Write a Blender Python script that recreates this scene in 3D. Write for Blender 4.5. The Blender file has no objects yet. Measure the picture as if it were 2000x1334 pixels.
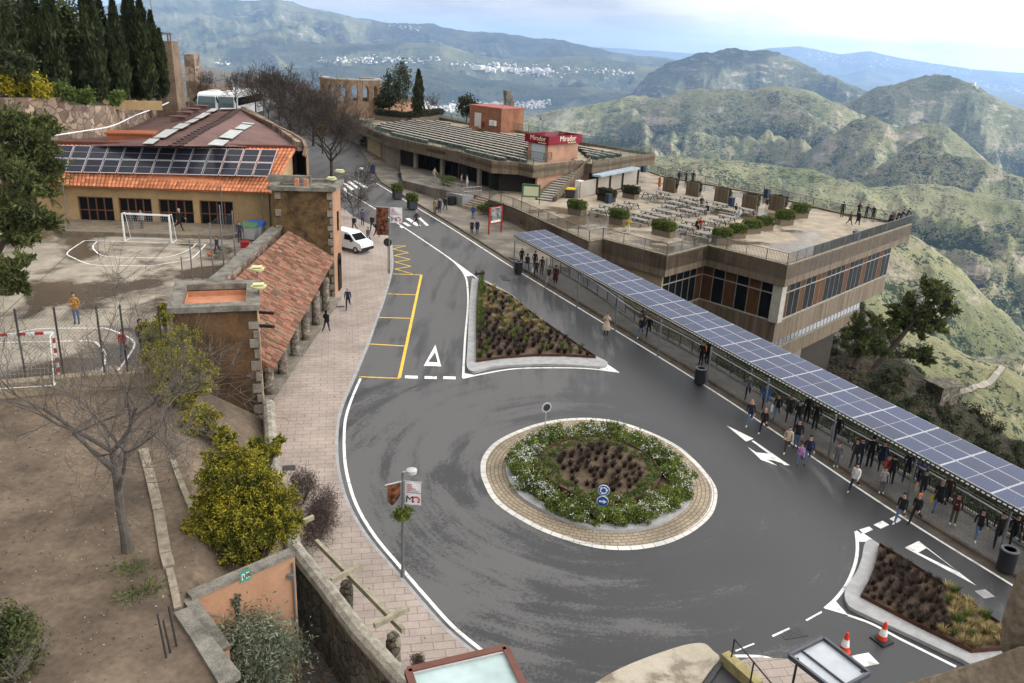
import bpy, bmesh, math, random
import numpy as np
from mathutils import Vector, Matrix
random.seed(7); RNG = np.random.default_rng(7)
S = bpy.context.scene
COL = S.collection
R = math.radians

# ---------------------------------------------------------------- camera, sky, sun, exposure
CF, CH = 1620.0, 20.5                      # focal length in px of the 2000 px wide photograph, eye height
cp, sp, cr, sr = math.cos(R(20)), math.sin(R(20)), math.cos(R(2.8)), math.sin(R(2.8))
FW = np.array([0, cp, -sp]); _up = np.array([0, sp, cp]); _rt = np.array([1.0, 0, 0])
RT = cr * _rt + sr * _up; UP = -sr * _rt + cr * _up
CAM = np.array([0, 0, CH])
cd = bpy.data.cameras.new("camera"); co = bpy.data.objects.new("camera", cd); COL.objects.link(co)
cd.sensor_width = 36; cd.lens = CF / 2000 * 36; cd.clip_start = 0.2; cd.clip_end = 120000
M4 = Matrix.Identity(4)
for i in range(3):
    M4[i][0], M4[i][1], M4[i][2], M4[i][3] = RT[i], UP[i], -FW[i], CAM[i]
co.matrix_world = M4
S.camera = co

SUN_AZ, SUN_EL = R(86), R(31)
SUNV = Vector((math.cos(SUN_EL) * math.sin(SUN_AZ), math.cos(SUN_EL) * math.cos(SUN_AZ), math.sin(SUN_EL)))
W = bpy.data.worlds.new("World"); S.world = W; W.use_nodes = True
nt = W.node_tree; nt.nodes.clear()
def nd(tree, typ, ins=None, **kw):
    n = tree.nodes.new(typ)
    for k, v in kw.items(): setattr(n, k, v)
    for k, v in (ins or {}).items():
        if hasattr(v, 'is_output'): tree.links.new(v, n.inputs[k])
        else: n.inputs[k].default_value = v
    return n
sky = nd(nt, 'ShaderNodeTexSky', sky_type='NISHITA', sun_disc=False, sun_elevation=SUN_EL, sun_rotation=SUN_AZ, altitude=700, air_density=1.2, dust_density=2.0)
tc = nd(nt, 'ShaderNodeTexCoord')
mp = nd(nt, 'ShaderNodeMapping', {'Vector': tc.outputs['Generated'], 'Scale': (2.2, 2.2, 13.0)})
cn = nd(nt, 'ShaderNodeTexNoise', {'Vector': mp.outputs[0], 'Scale': 2.3, 'Detail': 9.0, 'Roughness': 0.6, 'Distortion': 0.3})
cr_ = nd(nt, 'ShaderNodeMapRange', {'Value': cn.outputs['Fac'], 'From Min': 0.24, 'From Max': 0.36})
cn2 = nd(nt, 'ShaderNodeTexNoise', {'Vector': mp.outputs[0], 'Scale': 3.1, 'Detail': 9.0, 'Roughness': 0.6})
crs = nd(nt, 'ShaderNodeMapRange', {'Value': cn2.outputs['Fac'], 'From Min': 0.42, 'From Max': 0.56})
ccol0 = nd(nt, 'ShaderNodeMix', {0: crs.outputs[0], 6: (9.2, 9.35, 9.6, 1), 7: (11.4, 11.2, 10.9, 1)}, data_type='RGBA')
sdot = nd(nt, 'ShaderNodeVectorMath', {0: tc.outputs['Generated'], 1: SUNV}, operation='DOT_PRODUCT')      # thin cloud is brighter round the sun
sglow = nd(nt, 'ShaderNodeMapRange', {'Value': sdot.outputs['Value'], 'From Min': 0.15, 'From Max': 1.0, 'To Min': 0.68, 'To Max': 3.6})
ccol = nd(nt, 'ShaderNodeMix', {0: 1.0, 6: ccol0.outputs[2], 7: sglow.outputs[0]}, data_type='RGBA', blend_type='MULTIPLY')
smix = nd(nt, 'ShaderNodeMix', {0: cr_.outputs[0], 6: sky.outputs[0], 7: ccol.outputs[2]}, data_type='RGBA')
bg = nd(nt, 'ShaderNodeBackground', {'Color': smix.outputs[2], 'Strength': 0.085})
nd(nt, 'ShaderNodeOutputWorld', {'Surface': bg.outputs[0]})
sd = bpy.data.lights.new("sun", 'SUN'); so = bpy.data.objects.new("sun", sd); COL.objects.link(so)
sd.energy = 5.0; sd.angle = R(0.5); sd.color = (1.0, 0.95, 0.87)
so.rotation_euler = SUNV.to_track_quat('Z', 'Y').to_euler(); so.location = (60, 20, 90)
S.view_settings.view_transform = 'Standard'; S.view_settings.look = 'None'
S.view_settings.exposure = 0.42; S.view_settings.gamma = 1.0; S.view_settings.use_curve_mapping = False
S.render.engine = 'CYCLES'
S.cycles.max_bounces = 6; S.cycles.diffuse_bounces = 3; S.cycles.glossy_bounces = 3; S.cycles.transmission_bounces = 4
S.cycles.transparent_max_bounces = 12; S.cycles.volume_bounces = 0; S.cycles.caustics_reflective = False; S.cycles.caustics_refractive = False

# ---------------------------------------------------------------- where things stand (photograph pixel -> point on a real surface)
def zg(x, y): return -.012 * (x - 4.5) + .0252 * (y - 37.5)          # the street climbs gently away from the viewer
def ray(px, py): return ((px - 1000) / CF) * RT + ((667 - py) / CF) * UP + FW
def at(px, py, z):                                                  # point on the level z
    d = ray(px, py); return CAM + d * ((z - CH) / d[2])
def gr(px, py, dz=0.0):                                             # point on the street
    z = 0.0
    for _ in range(25):
        p = at(px, py, z + dz); z = zg(p[0], p[1])
    return p
def far(px, py, dist):
    d = ray(px, py); return CAM + d / math.hypot(d[0], d[1]) * dist
def proj(p):
    d = np.asarray(p, float) - CAM; return 1000 + CF * (d @ RT) / (d @ FW), 667 - CF * (d @ UP) / (d @ FW)
def ztop(p, py):                                                    # height reached above point p at image row py
    lo, hi = -40.0, 60.0
    for _ in range(50):
        m = (lo + hi) / 2
        if proj((p[0], p[1], m))[1] > py: lo = m
        else: hi = m
    return lo

# ---------------------------------------------------------------- mesh helper
class MB:
    def __init__(s): s.v = []; s.f = []; s.m = []; s.cur = 0
    def add(s, vs, fs):
        o = len(s.v); s.v += [tuple(float(c) for c in p) for p in vs]; s.f += [tuple(i + o for i in f) for f in fs]; s.m += [s.cur] * len(fs); return s
    def poly(s, pts): return s.add(pts, [tuple(range(len(pts)))])
    def box(s, c, d, rz=0.0):
        ca, sa = math.cos(rz), math.sin(rz); vs = []
        for k in (-.5, .5):
            for i, j in ((-.5, -.5), (.5, -.5), (.5, .5), (-.5, .5)):
                x, y = i * d[0], j * d[1]; vs.append((c[0] + x * ca - y * sa, c[1] + x * sa + y * ca, c[2] + k * d[2]))
        return s.add(vs, [(3, 2, 1, 0), (4, 5, 6, 7), (0, 1, 5, 4), (1, 2, 6, 5), (2, 3, 7, 6), (3, 0, 4, 7)])
    def hexa(s, b, t):                       # four bottom, four top points (counter-clockwise from above)
        return s.add(list(b) + list(t), [(3, 2, 1, 0), (4, 5, 6, 7), (0, 1, 5, 4), (1, 2, 6, 5), (2, 3, 7, 6), (3, 0, 4, 7)])
    def prism(s, pts, z0, z1):               # z0/z1 numbers or functions of (x, y)
        n = len(pts); a = sum(pts[i][0] * pts[(i + 1) % n][1] - pts[(i + 1) % n][0] * pts[i][1] for i in range(n))
        if a < 0: pts = pts[::-1]
        f0 = z0 if callable(z0) else (lambda x, y: z0); f1 = z1 if callable(z1) else (lambda x, y: z1)
        vs = [(p[0], p[1], f0(p[0], p[1])) for p in pts] + [(p[0], p[1], f1(p[0], p[1])) for p in pts]
        return s.add(vs, [tuple(range(n))[::-1], tuple(range(n, 2 * n))] + [(i, (i + 1) % n, n + (i + 1) % n, n + i) for i in range(n)])
    def beam(s, a, b, w, h, up=(0, 0, 1)):   # rectangular bar from a to b
        a, b, up = Vector(a), Vector(b), Vector(up); d = (b - a).normalized(); x = d.cross(up)
        if x.length < 1e-4: x = Vector((1, 0, 0))
        x.normalize(); z = x.cross(d); x *= w / 2; z *= h / 2
        return s.add([a - x - z, a + x - z, a + x + z, a - x + z, b - x - z, b + x - z, b + x + z, b - x + z],
                     [(0, 1, 2, 3), (7, 6, 5, 4), (0, 4, 5, 1), (1, 5, 6, 2), (2, 6, 7, 3), (3, 7, 4, 0)])
    def tube(s, pts, r, n=6, cap=True):
        pts = [Vector(p) for p in pts]; rs = r if isinstance(r, (list, tuple)) else [r] * len(pts); vs = []; ref = None
        for i, p in enumerate(pts):
            d = (pts[min(i + 1, len(pts) - 1)] - pts[max(i - 1, 0)])
            if d.length < 1e-9: d = Vector((0, 0, 1))
            d.normalize(); u = d.cross(Vector((0, 0, 1)) if abs(d.z) < .95 else Vector((1, 0, 0))) if ref is None else (ref - d * ref.dot(d))
            if u.length < 1e-6: u = d.orthogonal()
            u.normalize(); ref = u; v = d.cross(u)
            vs += [p + (u * math.cos(6.28318 * k / n) + v * math.sin(6.28318 * k / n)) * rs[i] for k in range(n)]
        fs = [(i * n + k, i * n + (k + 1) % n, (i + 1) * n + (k + 1) % n, (i + 1) * n + k) for i in range(len(pts) - 1) for k in range(n)]
        if cap: fs += [tuple(range(n))[::-1], tuple(range((len(pts) - 1) * n, len(pts) * n))]
        return s.add(vs, fs)
    def lathe(s, prof, c=(0, 0, 0), n=16):   # profile of (radius, z)
        vs = [(c[0] + r * math.cos(6.28318 * k / n), c[1] + r * math.sin(6.28318 * k / n), c[2] + z) for r, z in prof for k in range(n)]
        fs = [(i * n + k, i * n + (k + 1) % n, (i + 1) * n + (k + 1) % n, (i + 1) * n + k) for i in range(len(prof) - 1) for k in range(n)]
        return s.add(vs, fs + [tuple(range(n))[::-1], tuple(range((len(prof) - 1) * n, len(prof) * n))])
    def build(s, name, mat, parent=None, org=(0, 0, 0), smooth=False):
        me = bpy.data.meshes.new(name)
        me.from_pydata([(p[0] - org[0], p[1] - org[1], p[2] - org[2]) for p in s.v], [], s.f)
        for m in (mat if isinstance(mat, (list, tuple)) else [mat]): me.materials.append(m)
        if any(s.m): me.polygons.foreach_set('material_index', s.m)
        if smooth: me.polygons.foreach_set('use_smooth', [True] * len(s.f))
        me.update()
        o = bpy.data.objects.new(name, me); COL.objects.link(o)
        if parent is not None: o.parent = parent
        else: o.location = org
        return o
def npmesh(name, V, F, mat, parent=None, smooth=False):                # big meshes from arrays (all faces the same size)
    me = bpy.data.meshes.new(name); V = np.asarray(V, np.float32); F = np.asarray(F, np.int32); k = F.shape[1]
    me.vertices.add(len(V)); me.vertices.foreach_set('co', V.ravel())
    me.loops.add(F.size); me.loops.foreach_set('vertex_index', F.ravel())
    me.polygons.add(len(F)); me.polygons.foreach_set('loop_start', np.arange(len(F), dtype=np.int32) * k)
    if smooth: me.polygons.foreach_set('use_smooth', np.ones(len(F), bool))
    me.materials.append(mat); me.update(calc_edges=True); me.validate()
    o = bpy.data.objects.new(name, me); COL.objects.link(o)
    if parent is not None: o.parent = parent
    return o
def tag(o, label, cat=None, group=None, kind=None):
    o['label'] = label
    if cat: o['category'] = cat
    if group: o['group'] = group
    if kind: o['kind'] = kind
    return o
class Thing:
    """An Empty at the base of a thing; its parts are given in world coordinates."""
    def __init__(s, name, label, cat, loc=(0, 0, 0), group=None):
        s.o = bpy.data.objects.new(name, None); COL.objects.link(s.o); s.o.location = [float(c) for c in loc]; s.o.empty_display_size = .3
        s.L = tuple(float(c) for c in loc); tag(s.o, label, cat, group)
    def part(s, name, mb, mat, parent=None, smooth=False, label=None):
        p = mb.build(name, mat, parent or s.o, s.L, smooth)
        if label: p['label'] = label
        return p
def struct(name, mb, mat, label, smooth=False): return tag(mb.build(name, mat, smooth=smooth), label, kind='structure')
def copy_tree(o, parent=None):
    c = o.copy(); COL.objects.link(c)
    if parent is not None: c.parent = parent
    for ch in list(o.children): copy_tree(ch, c)
    return c
def put(o, p, rz=0.0, sc=None):
    o.location = [float(c) for c in p]; o.rotation_euler = (0, 0, rz)
    if sc is not None: o.scale = (sc, sc, sc)
    return o

# ---------------------------------------------------------------- materials
def mat(name, col, rough=.8, var=.25, scale=3.0, col2=None, fine=0.0, bump=0.0, metal=0.0, spec=.16, island=0.0, det=5.0, mscale=(1, 1, 1), lo=.35, hi=.65):
    m = bpy.data.materials.new(name); m.use_nodes = True; t = m.node_tree; t.nodes.clear()
    tcn = nd(t, 'ShaderNodeTexCoord'); mpn = nd(t, 'ShaderNodeMapping', {'Vector': tcn.outputs['Object'], 'Scale': mscale})
    n1 = nd(t, 'ShaderNodeTexNoise', {'Vector': mpn.outputs[0], 'Scale': scale, 'Detail': det, 'Roughness': .62})
    c2 = col2 or tuple(c * (1 - var) for c in col)
    fac = nd(t, 'ShaderNodeMapRange', {'Value': n1.outputs['Fac'], 'From Min': lo, 'From Max': hi})
    mx = nd(t, 'ShaderNodeMix', {0: fac.outputs[0], 6: (*c2, 1), 7: (*col, 1)}, data_type='RGBA')
    out = mx.outputs[2]
    if fine or island:
        f2 = nd(t, 'ShaderNodeTexNoise', {'Vector': mpn.outputs[0], 'Scale': scale * 14, 'Detail': 2.0})
        v = nd(t, 'ShaderNodeMapRange', {'Value': f2.outputs['Fac'], 'From Min': .3, 'From Max': .7, 'To Min': 1 - fine, 'To Max': 1 + fine}).outputs[0]
        if island:
            g = nd(t, 'ShaderNodeNewGeometry')
            v2 = nd(t, 'ShaderNodeMapRange', {'Value': g.outputs['Random Per Island'], 'To Min': 1 - island, 'To Max': 1 + island})
            v = nd(t, 'ShaderNodeMath', {0: v, 1: v2.outputs[0]}, operation='MULTIPLY').outputs[0]
        hsv = nd(t, 'ShaderNodeHueSaturation', {'Color': out, 'Value': v}); out = hsv.outputs[0]
    b = nd(t, 'ShaderNodeBsdfPrincipled', {'Base Color': out, 'Roughness': rough, 'Metallic': metal, 'Specular IOR Level': spec})
    if bump:
        bn = nd(t, 'ShaderNodeTexNoise', {'Vector': mpn.outputs[0], 'Scale': scale * 6, 'Detail': 4.0})
        bp = nd(t, 'ShaderNodeBump', {'Height': bn.outputs['Fac'], 'Strength': bump, 'Distance': .05}); t.links.new(bp.outputs[0], b.inputs['Normal'])
    nd(t, 'ShaderNodeOutputMaterial', {'Surface': b.outputs[0]})
    return m
def nodes_of(m):
    t = m.node_tree; b = next(n for n in t.nodes if n.type == 'BSDF_PRINCIPLED'); return t, b
# ---------------------------------------------------------------- terrain: the mountainside and the hills beyond
def _h(ix, iy, seed):
    n = (ix.astype(np.int64) * 374761393 + iy.astype(np.int64) * 668265263 + seed * 974711) & 0x7fffffff
    n = ((n ^ (n >> 13)) * 1274126177) & 0x7fffffff
    return ((n ^ (n >> 16)) & 0xffff) / 65535.0
def vnoise(x, y, seed):
    x0, y0 = np.floor(x), np.floor(y); fx, fy = x - x0, y - y0; u, v = fx * fx * (3 - 2 * fx), fy * fy * (3 - 2 * fy)
    a = _h(x0, y0, seed); b = _h(x0 + 1, y0, seed); c = _h(x0, y0 + 1, seed); d = _h(x0 + 1, y0 + 1, seed)
    return (a * (1 - u) + b * u) * (1 - v) + (c * (1 - u) + d * u) * v
def fbm(x, y, octv, seed, ridged=False, gain=.5):
    t = np.zeros_like(x, float); a = 1.0; s = 0.0
    for i in range(octv):
        ca, sa = math.cos(i * 1.1), math.sin(i * 1.1)
        n = vnoise(x * ca - y * sa + 37 * i, x * sa + y * ca, seed + i)
        t += a * ((1 - np.abs(2 * n - 1)) ** 1.6 if ridged else n); s += a; a *= gain; x = x * 2.03; y = y * 2.03
    return t / s
EDGE = np.array([(40, 4), (27.6, 22), (19.6, 38), (13.6, 51), (9.0, 64), (9.5, 80), (14, 95), (22, 119), (17, 142), (2, 165), (-30, 205), (-90, 270), (-260, 420)], float)
def edge_d(x, y):                                                    # metres beyond the rim of the built ledge (negative on the ledge)
    best = np.full(x.shape, 1e9); sg = np.ones(x.shape)
    for (ax, ay), (bx, by) in zip(EDGE[:-1], EDGE[1:]):
        dx, dy = bx - ax, by - ay; L2 = dx * dx + dy * dy
        t = np.clip(((x - ax) * dx + (y - ay) * dy) / L2, 0, 1); d = np.hypot(x - ax - t * dx, y - ay - t * dy)
        c = dx * (y - ay) - dy * (x - ax); k = d < best - 1e-9
        best = np.where(k, d, best); sg = np.where(k, np.where(c < 0, 1.0, -1.0), sg)
    return best * sg
# crests: distance, rounding, slope towards / away from the viewer, noise share, (photo column, photo row) along the crest
RIDGES = [
    (27000, 500, .10, .10, .2, [(900, 82), (1100, 86), (1400, 104), (1500, 92), (1560, 88), (1640, 104), (1700, 99), (1790, 116), (1900, 133), (2050, 146)]),
    (13000, 500, .16, .2, .8, [(-300, 30), (0, 10), (180, 6), (250, -4), (300, -10), (540, -8), (600, 1), (650, 9), (700, 24), (800, 39), (850, 42), (900, 48), (960, 58), (1050, 67), (1140, 80), (1200, 92), (1270, 98), (1320, 106), (1420, 130)]),
    (9500, 300, .14, .2, .8, [(-200, 110), (300, 116), (420, 99), (507, 85), (600, 82), (700, 77), (790, 73), (860, 80), (930, 102), (1000, 112), (1080, 107), (1160, 103), (1240, 112), (1310, 130)]),
    (7600, 200, .10, .12, .5, [(-200, 160), (400, 148), (520, 135), (640, 128), (760, 124), (870, 132), (950, 150), (1050, 163), (1150, 170), (1250, 178), (1350, 190)]),
    (7200, 120, .28, .3, 1.3, [(1235, 165), (1270, 125), (1310, 101), (1360, 89), (1393, 92), (1425, 84), (1465, 91), (1500, 89), (1540, 102), (1575, 117), (1625, 134), (1675, 152), (1720, 172), (1800, 215)]),
    (4600, 70, .42, .5, 1.4, [(1560, 260), (1640, 200), (1700, 171), (1750, 155), (1780, 140), (1810, 130), (1830, 127), (1860, 134), (1900, 155), (1925, 170), (1960, 186), (2000, 203), (2080, 230), (2200, 300)]),
    (3900, 100, .17, .3, 1.1, [(940, 290), (985, 240), (1020, 217), (1070, 205), (1125, 196), (1190, 186), (1250, 180), (1325, 171), (1375, 164), (1450, 164), (1540, 161), (1585, 171), (1625, 186), (1665, 202), (1710, 224), (1760, 258), (1830, 330)]),
    (3100, 16, .42, .45, 1.5, [(1560, 300), (1600, 262), (1650, 238), (1700, 212), (1730, 218), (1760, 236), (1800, 226), (1850, 232), (1880, 262), (1910, 290), (1960, 330)]),
    (2500, 14, .45, .45, 1.6, [(1690, 330), (1760, 280), (1800, 258), (1830, 262), (1850, 286), (1900, 292), (1930, 297), (1960, 318), (2010, 350), (2100, 420)]),
    (1900, 70, .20, .25, 1.0, [(980, 420), (1100, 310), (1280, 296), (1400, 300), (1500, 308), (1600, 330), (1700, 352), (1800, 360), (1900, 372), (2050, 400)]),
    (1050, 25, .45, .32, .8, [(1560, 420), (1690, 420), (1770, 452), (1850, 503), (1925, 578), (2000, 648), (2100, 740)]),
    (560, 14, .34, .42, .6, [(1560, 545), (1640, 560), (1700, 579), (1750, 611), (1820, 663), (1900, 700), (1960, 722), (2050, 760)]),
    (98, 4, .22, .75, .25, [(1520, 715), (1600, 700), (1680, 690), (1760, 705), (1830, 752), (1880, 790), (1930, 826), (1990, 872), (2060, 930), (2150, 1000)]),
]
def TH(x, y):
    r = np.hypot(x, y) + 1e-6; az = np.arctan2(x, y)
    base = np.interp(r, [0, 700, 2500, 6000, 12000, 46000], [-150, -330, -440, -480, -520, -560])
    K = np.clip(r * .006, 1.5, 30); acc = np.exp(np.clip((base + 0) / K - base / K, -60, 60)); mxz = base.copy(); zs = []
    rn = 1 + .10 * (fbm(az * 9 + 11, r * 0 + 3.3, 4, 5) - .5)
    for k, (D, w, sf, sb, ns, pts) in enumerate(RIDGES):
        A = []; Z = []
        for px, py in pts:
            p = far(px, py, D); A.append(math.atan2(p[0], p[1])); Z.append(p[2])
        A, Z = np.array(A), np.array(Z); hc = np.interp(az, A, Z)
        over = np.maximum(A[0] - az, 0) + np.maximum(az - A[-1], 0); hc = hc - over * D * .5
        rc = D * (rn if D > 300 else 1.0); dr = r - rc; w2 = np.sqrt(dr * dr + w * w) - w
        wx = fbm(x / (D * .14), y / (D * .14), 2, 50 + k) * D * .10; wy = fbm(x / (D * .14) + 9, y / (D * .14), 2, 70 + k) * D * .10; rug = fbm((x + wx) / (D * .085) + k * 7.1, (y + wy) / (D * .085), 7, 20 + k * 9, True, .56)
        s = np.where(dr < 0, sf, sb); crest = np.clip(w2 / (D * .10), 0, 1)
        z = hc - s * w2 - ns * D * .055 * (1 - rug) * (.2 + .8 * crest)
        zs.append(z); mxz = np.maximum(mxz, z)
    acc = np.exp((base - mxz) / K)
    for z in zs: acc = acc + np.exp((z - mxz) / K)
    zf = mxz + K * np.log(acc) + (fbm(x / 90, y / 90, 5, 77) - .5) * np.clip(r * .012, .2, 14)
    d = edge_d(x, y)
    zn = zg(np.clip(x, -400, 60), np.clip(y, 0, 300)) - .9 - .34 * np.clip(d, 0, 20) - .9 * np.clip(d - 20, 0, None) + (fbm(x / 7, y / 7, 4, 99) - .5) * np.clip(d * .25, 0, 2.2) - 6.5 * np.exp(-(((x - 31) ** 2 + (y - 82) ** 2) / 14.0 ** 2) ** 2)
    z = np.maximum(zn, zf)
    return np.where(d < 0, zn - 1.2, z)
def th1(x, y): return float(TH(np.array([float(x)]), np.array([float(y)]))[0])
def hit(pxs, r0=60, r1=29000):                                       # where sight lines through photo points meet the terrain
    D = np.array([ray(px, py) for px, py in pxs]); D = D / np.hypot(D[:, 0], D[:, 1])[:, None]
    rr = np.geomspace(r0, r1, 900); X = D[:, 0:1] * rr; Y = D[:, 1:2] * rr; Zr = CH + D[:, 2:3] * rr
    below = TH(X.ravel(), Y.ravel()).reshape(X.shape) > Zr; i = below.argmax(1); ok = below.any(1)
    i = np.maximum(i, 1); q = np.arange(len(i)); return np.c_[X[q, i], Y[q, i], Zr[q, i]], ok

def terrain_material():
    m = bpy.data.materials.new('hillside'); m.use_nodes = True; t = m.node_tree; t.nodes.clear()
    P = nd(t, 'ShaderNodeTexCoord').outputs['Object']
    def noise(sc, det=8., rough=.65, dist=0.): return nd(t, 'ShaderNodeTexNoise', {'Vector': P, 'Scale': sc, 'Detail': det, 'Roughness': rough, 'Distortion': dist}).outputs['Fac']
    def rng(v, a, b, c=0., d=1.): return nd(t, 'ShaderNodeMapRange', {'Value': v, 'From Min': a, 'From Max': b, 'To Min': c, 'To Max': d}).outputs[0]
    def mix(f, a, b): return nd(t, 'ShaderNodeMix', {0: f, 6: a if hasattr(a, 'is_output') else (*a, 1), 7: b if hasattr(b, 'is_output') else (*b, 1)}, data_type='RGBA').outputs[2]
    def mul(a, b): return nd(t, 'ShaderNodeMath', {0: a, 1: b}, operation='MULTIPLY').outputs[0]
    sep = nd(t, 'ShaderNodeSeparateXYZ', {0: P}); ln = nd(t, 'ShaderNodeVectorMath', {0: P}, operation='LENGTH').outputs['Value']
    grass = mix(rng(noise(.004, 9), .38, .62), (.125, .138, .060), (.235, .222, .122))
    wood = mix(rng(noise(.02, 6), .35, .65), (.016, .027, .012), (.036, .050, .022))
    cover = rng(noise(.0035, 11, .72, .4), .40, .60)
    shrub = nd(t, 'ShaderNodeMix', {0: .45, 2: rng(noise(.055, 6, .75), .42, .58), 3: rng(noise(.22, 3, .7), .42, .58)}).outputs[0]
    gl = nd(t, 'ShaderNodeAttribute', attribute_name='gully').outputs['Fac']
    cov = nd(t, 'ShaderNodeMath', {0: mul(rng(cover, 0, 1, .30, 1.), .75), 1: rng(gl, .42, .75, -.35, .55)}, operation='ADD').outputs[0]
    wf = rng(nd(t, 'ShaderNodeMath', {0: cov, 1: mul(nd(t, 'ShaderNodeMath', {0: shrub, 1: .5}, operation='SUBTRACT').outputs[0], 1.25)}, operation='ADD').outputs[0], .36, .58)
    col = mix(wf, grass, wood)
    farw = rng(ln, 3800, 6500); col = mix(mul(farw, .75), col, mix(rng(noise(.0016, 10, .7), .42, .6), (.04, .055, .032), (.12, .125, .07)))
    geo = nd(t, 'ShaderNodeNewGeometry'); nz = nd(t, 'ShaderNodeSeparateXYZ', {0: geo.outputs['Normal']}).outputs['Z']
    rock = mix(rng(noise(.05, 8, .7), .35, .65), (.20, .165, .125), (.42, .36, .28))
    strata = nd(t, 'ShaderNodeMapping', {'Vector': P, 'Scale': (.008, .008, .034)}).outputs[0]
    sn = nd(t, 'ShaderNodeTexNoise', {'Vector': strata, 'Scale': 1.0, 'Detail': 9.0, 'Roughness': .7}).outputs['Fac']
    rk = nd(t, 'ShaderNodeMath', {0: rng(nz, .93, .78), 1: rng(sn, .53, .61)}, operation='MULTIPLY').outputs[0]
    soil = mul(rng(noise(.0065, 11, .78, .8), .575, .63), rng(ln, 6000, 3000))
    col = mix(mul(soil, .8), col, (.36, .29, .19)); col = mix(mul(rk, .9), col, rock)
    near = rng(ln, 240, 120); nearc = mix(rng(noise(.35, 8, .7), .40, .62), (.022, .026, .012), (.085, .066, .042))
    nearr = mix(rng(noise(.9, 8, .75), .35, .65), (.08, .067, .05), (.19, .165, .13))
    nearc = mix(rng(nz, .90, .74), nearc, nearr); col = mix(near, col, nearc)
    b = nd(t, 'ShaderNodeBsdfPrincipled', {'Base Color': col, 'Roughness': .95, 'Specular IOR Level': .1})
    bmp = nd(t, 'ShaderNodeBump', {'Height': noise(.018, 9, .72), 'Strength': 1.0, 'Distance': 26.0}); t.links.new(bmp.outputs[0], b.inputs['Normal'])
    nd(t, 'ShaderNodeOutputMaterial', {'Surface': b.outputs[0]}); return m
NA, NR = 880, 800
_az = np.linspace(R(-44), R(46), NA); _r = np.concatenate([np.linspace(22, 150, 150)[:-1], np.geomspace(150, 31000, NR - 149)])
_A, _Rr = np.meshgrid(_az, _r); _X = np.sin(_A) * _Rr; _Y = np.cos(_A) * _Rr; _Z = TH(_X.ravel(), _Y.ravel()).reshape(_X.shape)
_i = np.arange(NR - 1)[:, None] * NA + np.arange(NA - 1)[None, :]
_F = np.stack([_i, _i + 1, _i + 1 + NA, _i + NA], -1).reshape(-1, 4)[:, ::-1]
M_HILL = terrain_material()
def _blur(a, k):
    for ax in (0, 1):
        c = np.cumsum(np.concatenate([np.repeat(np.take(a, [0], ax), k + 1, ax), a, np.repeat(np.take(a, [-1], ax), k, ax)], ax), ax); n = a.shape[ax]
        a = (np.take(c, range(2 * k + 1, 2 * k + 1 + n), ax) - np.take(c, range(0, n), ax)) / (2 * k + 1)
    return a
_G = np.clip(.5 - (_Z - _blur(_blur(_Z, 5), 5)) / (_Rr * .012 + .5) * .5, 0, 1) * .6 + np.clip(.5 - (_Z - _blur(_blur(_Z, 14), 14)) / (_Rr * .03 + .5) * .5, 0, 1) * .4
_ho = npmesh('hills', np.stack([_X, _Y, _Z], -1).reshape(-1, 3), _F, M_HILL, smooth=True); _ga = _ho.data.attributes.new('gully', 'FLOAT', 'POINT'); _ga.data.foreach_set('value', _G.ravel().astype(np.float32))
tag(_ho, 'green mountainside with limestone bands falling to the valley and blue hills beyond', kind='structure')

# towns far below and beyond: too many small white houses to tell apart
M_HOUSE = mat('far_house', (.80, .76, .70), .8, .35, .02)
def town(name, label, boxes, n, size):
    pts = []
    while len(pts) < n:
        x0, y0, x1, y1, sl = random.choices(boxes, [abs((b[2] - b[0]) * (b[3] - b[1])) for b in boxes])[0]
        x = random.uniform(x0, x1); pts.append((x, random.triangular(y0, y1) + sl * (x - x0)))
    P, ok = hit(pts, 300); mb = MB()
    for p, k in zip(P, ok):
        if not k: continue
        s = random.uniform(*size) * (np.hypot(p[0], p[1]) / 7000) ** .6
        mb.box((p[0], p[1], p[2] + s * .28), (s * random.uniform(.7, 1.5), s * .8, s * .9), random.uniform(0, 3))
    tag(mb.build(name, M_HOUSE), label, 'town', kind='stuff')
town('valley_town', 'white houses of the town along the river behind the rooftop terrace', [(770, 205, 900, 222, -.02), (880, 199, 1062, 214, .0), (1030, 196, 1075, 206, 0)], 420, (11, 20))
town('hillside_town', 'band of white houses on the wooded slope across the valley', [(610, 112, 860, 126, .0), (700, 108, 780, 120, 0), (880, 118, 1010, 132, .03), (980, 135, 1120, 150, .05), (1040, 125, 1240, 142, .05), (760, 40, 820, 55, .2), (420, 118, 450, 130, 0)], 520, (9, 19))
town('industrial_estate', 'long white warehouse roofs in front of the hillside houses', [(920, 131, 1070, 139, .06)], 60, (26, 44))
town('coastal_town', 'pale houses scattered on the hazy plain at the right', [(1890, 150, 2010, 178, .1), (1570, 93, 1900, 118, .12), (1290, 97, 1330, 100, 0)], 200, (10, 22))

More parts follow.
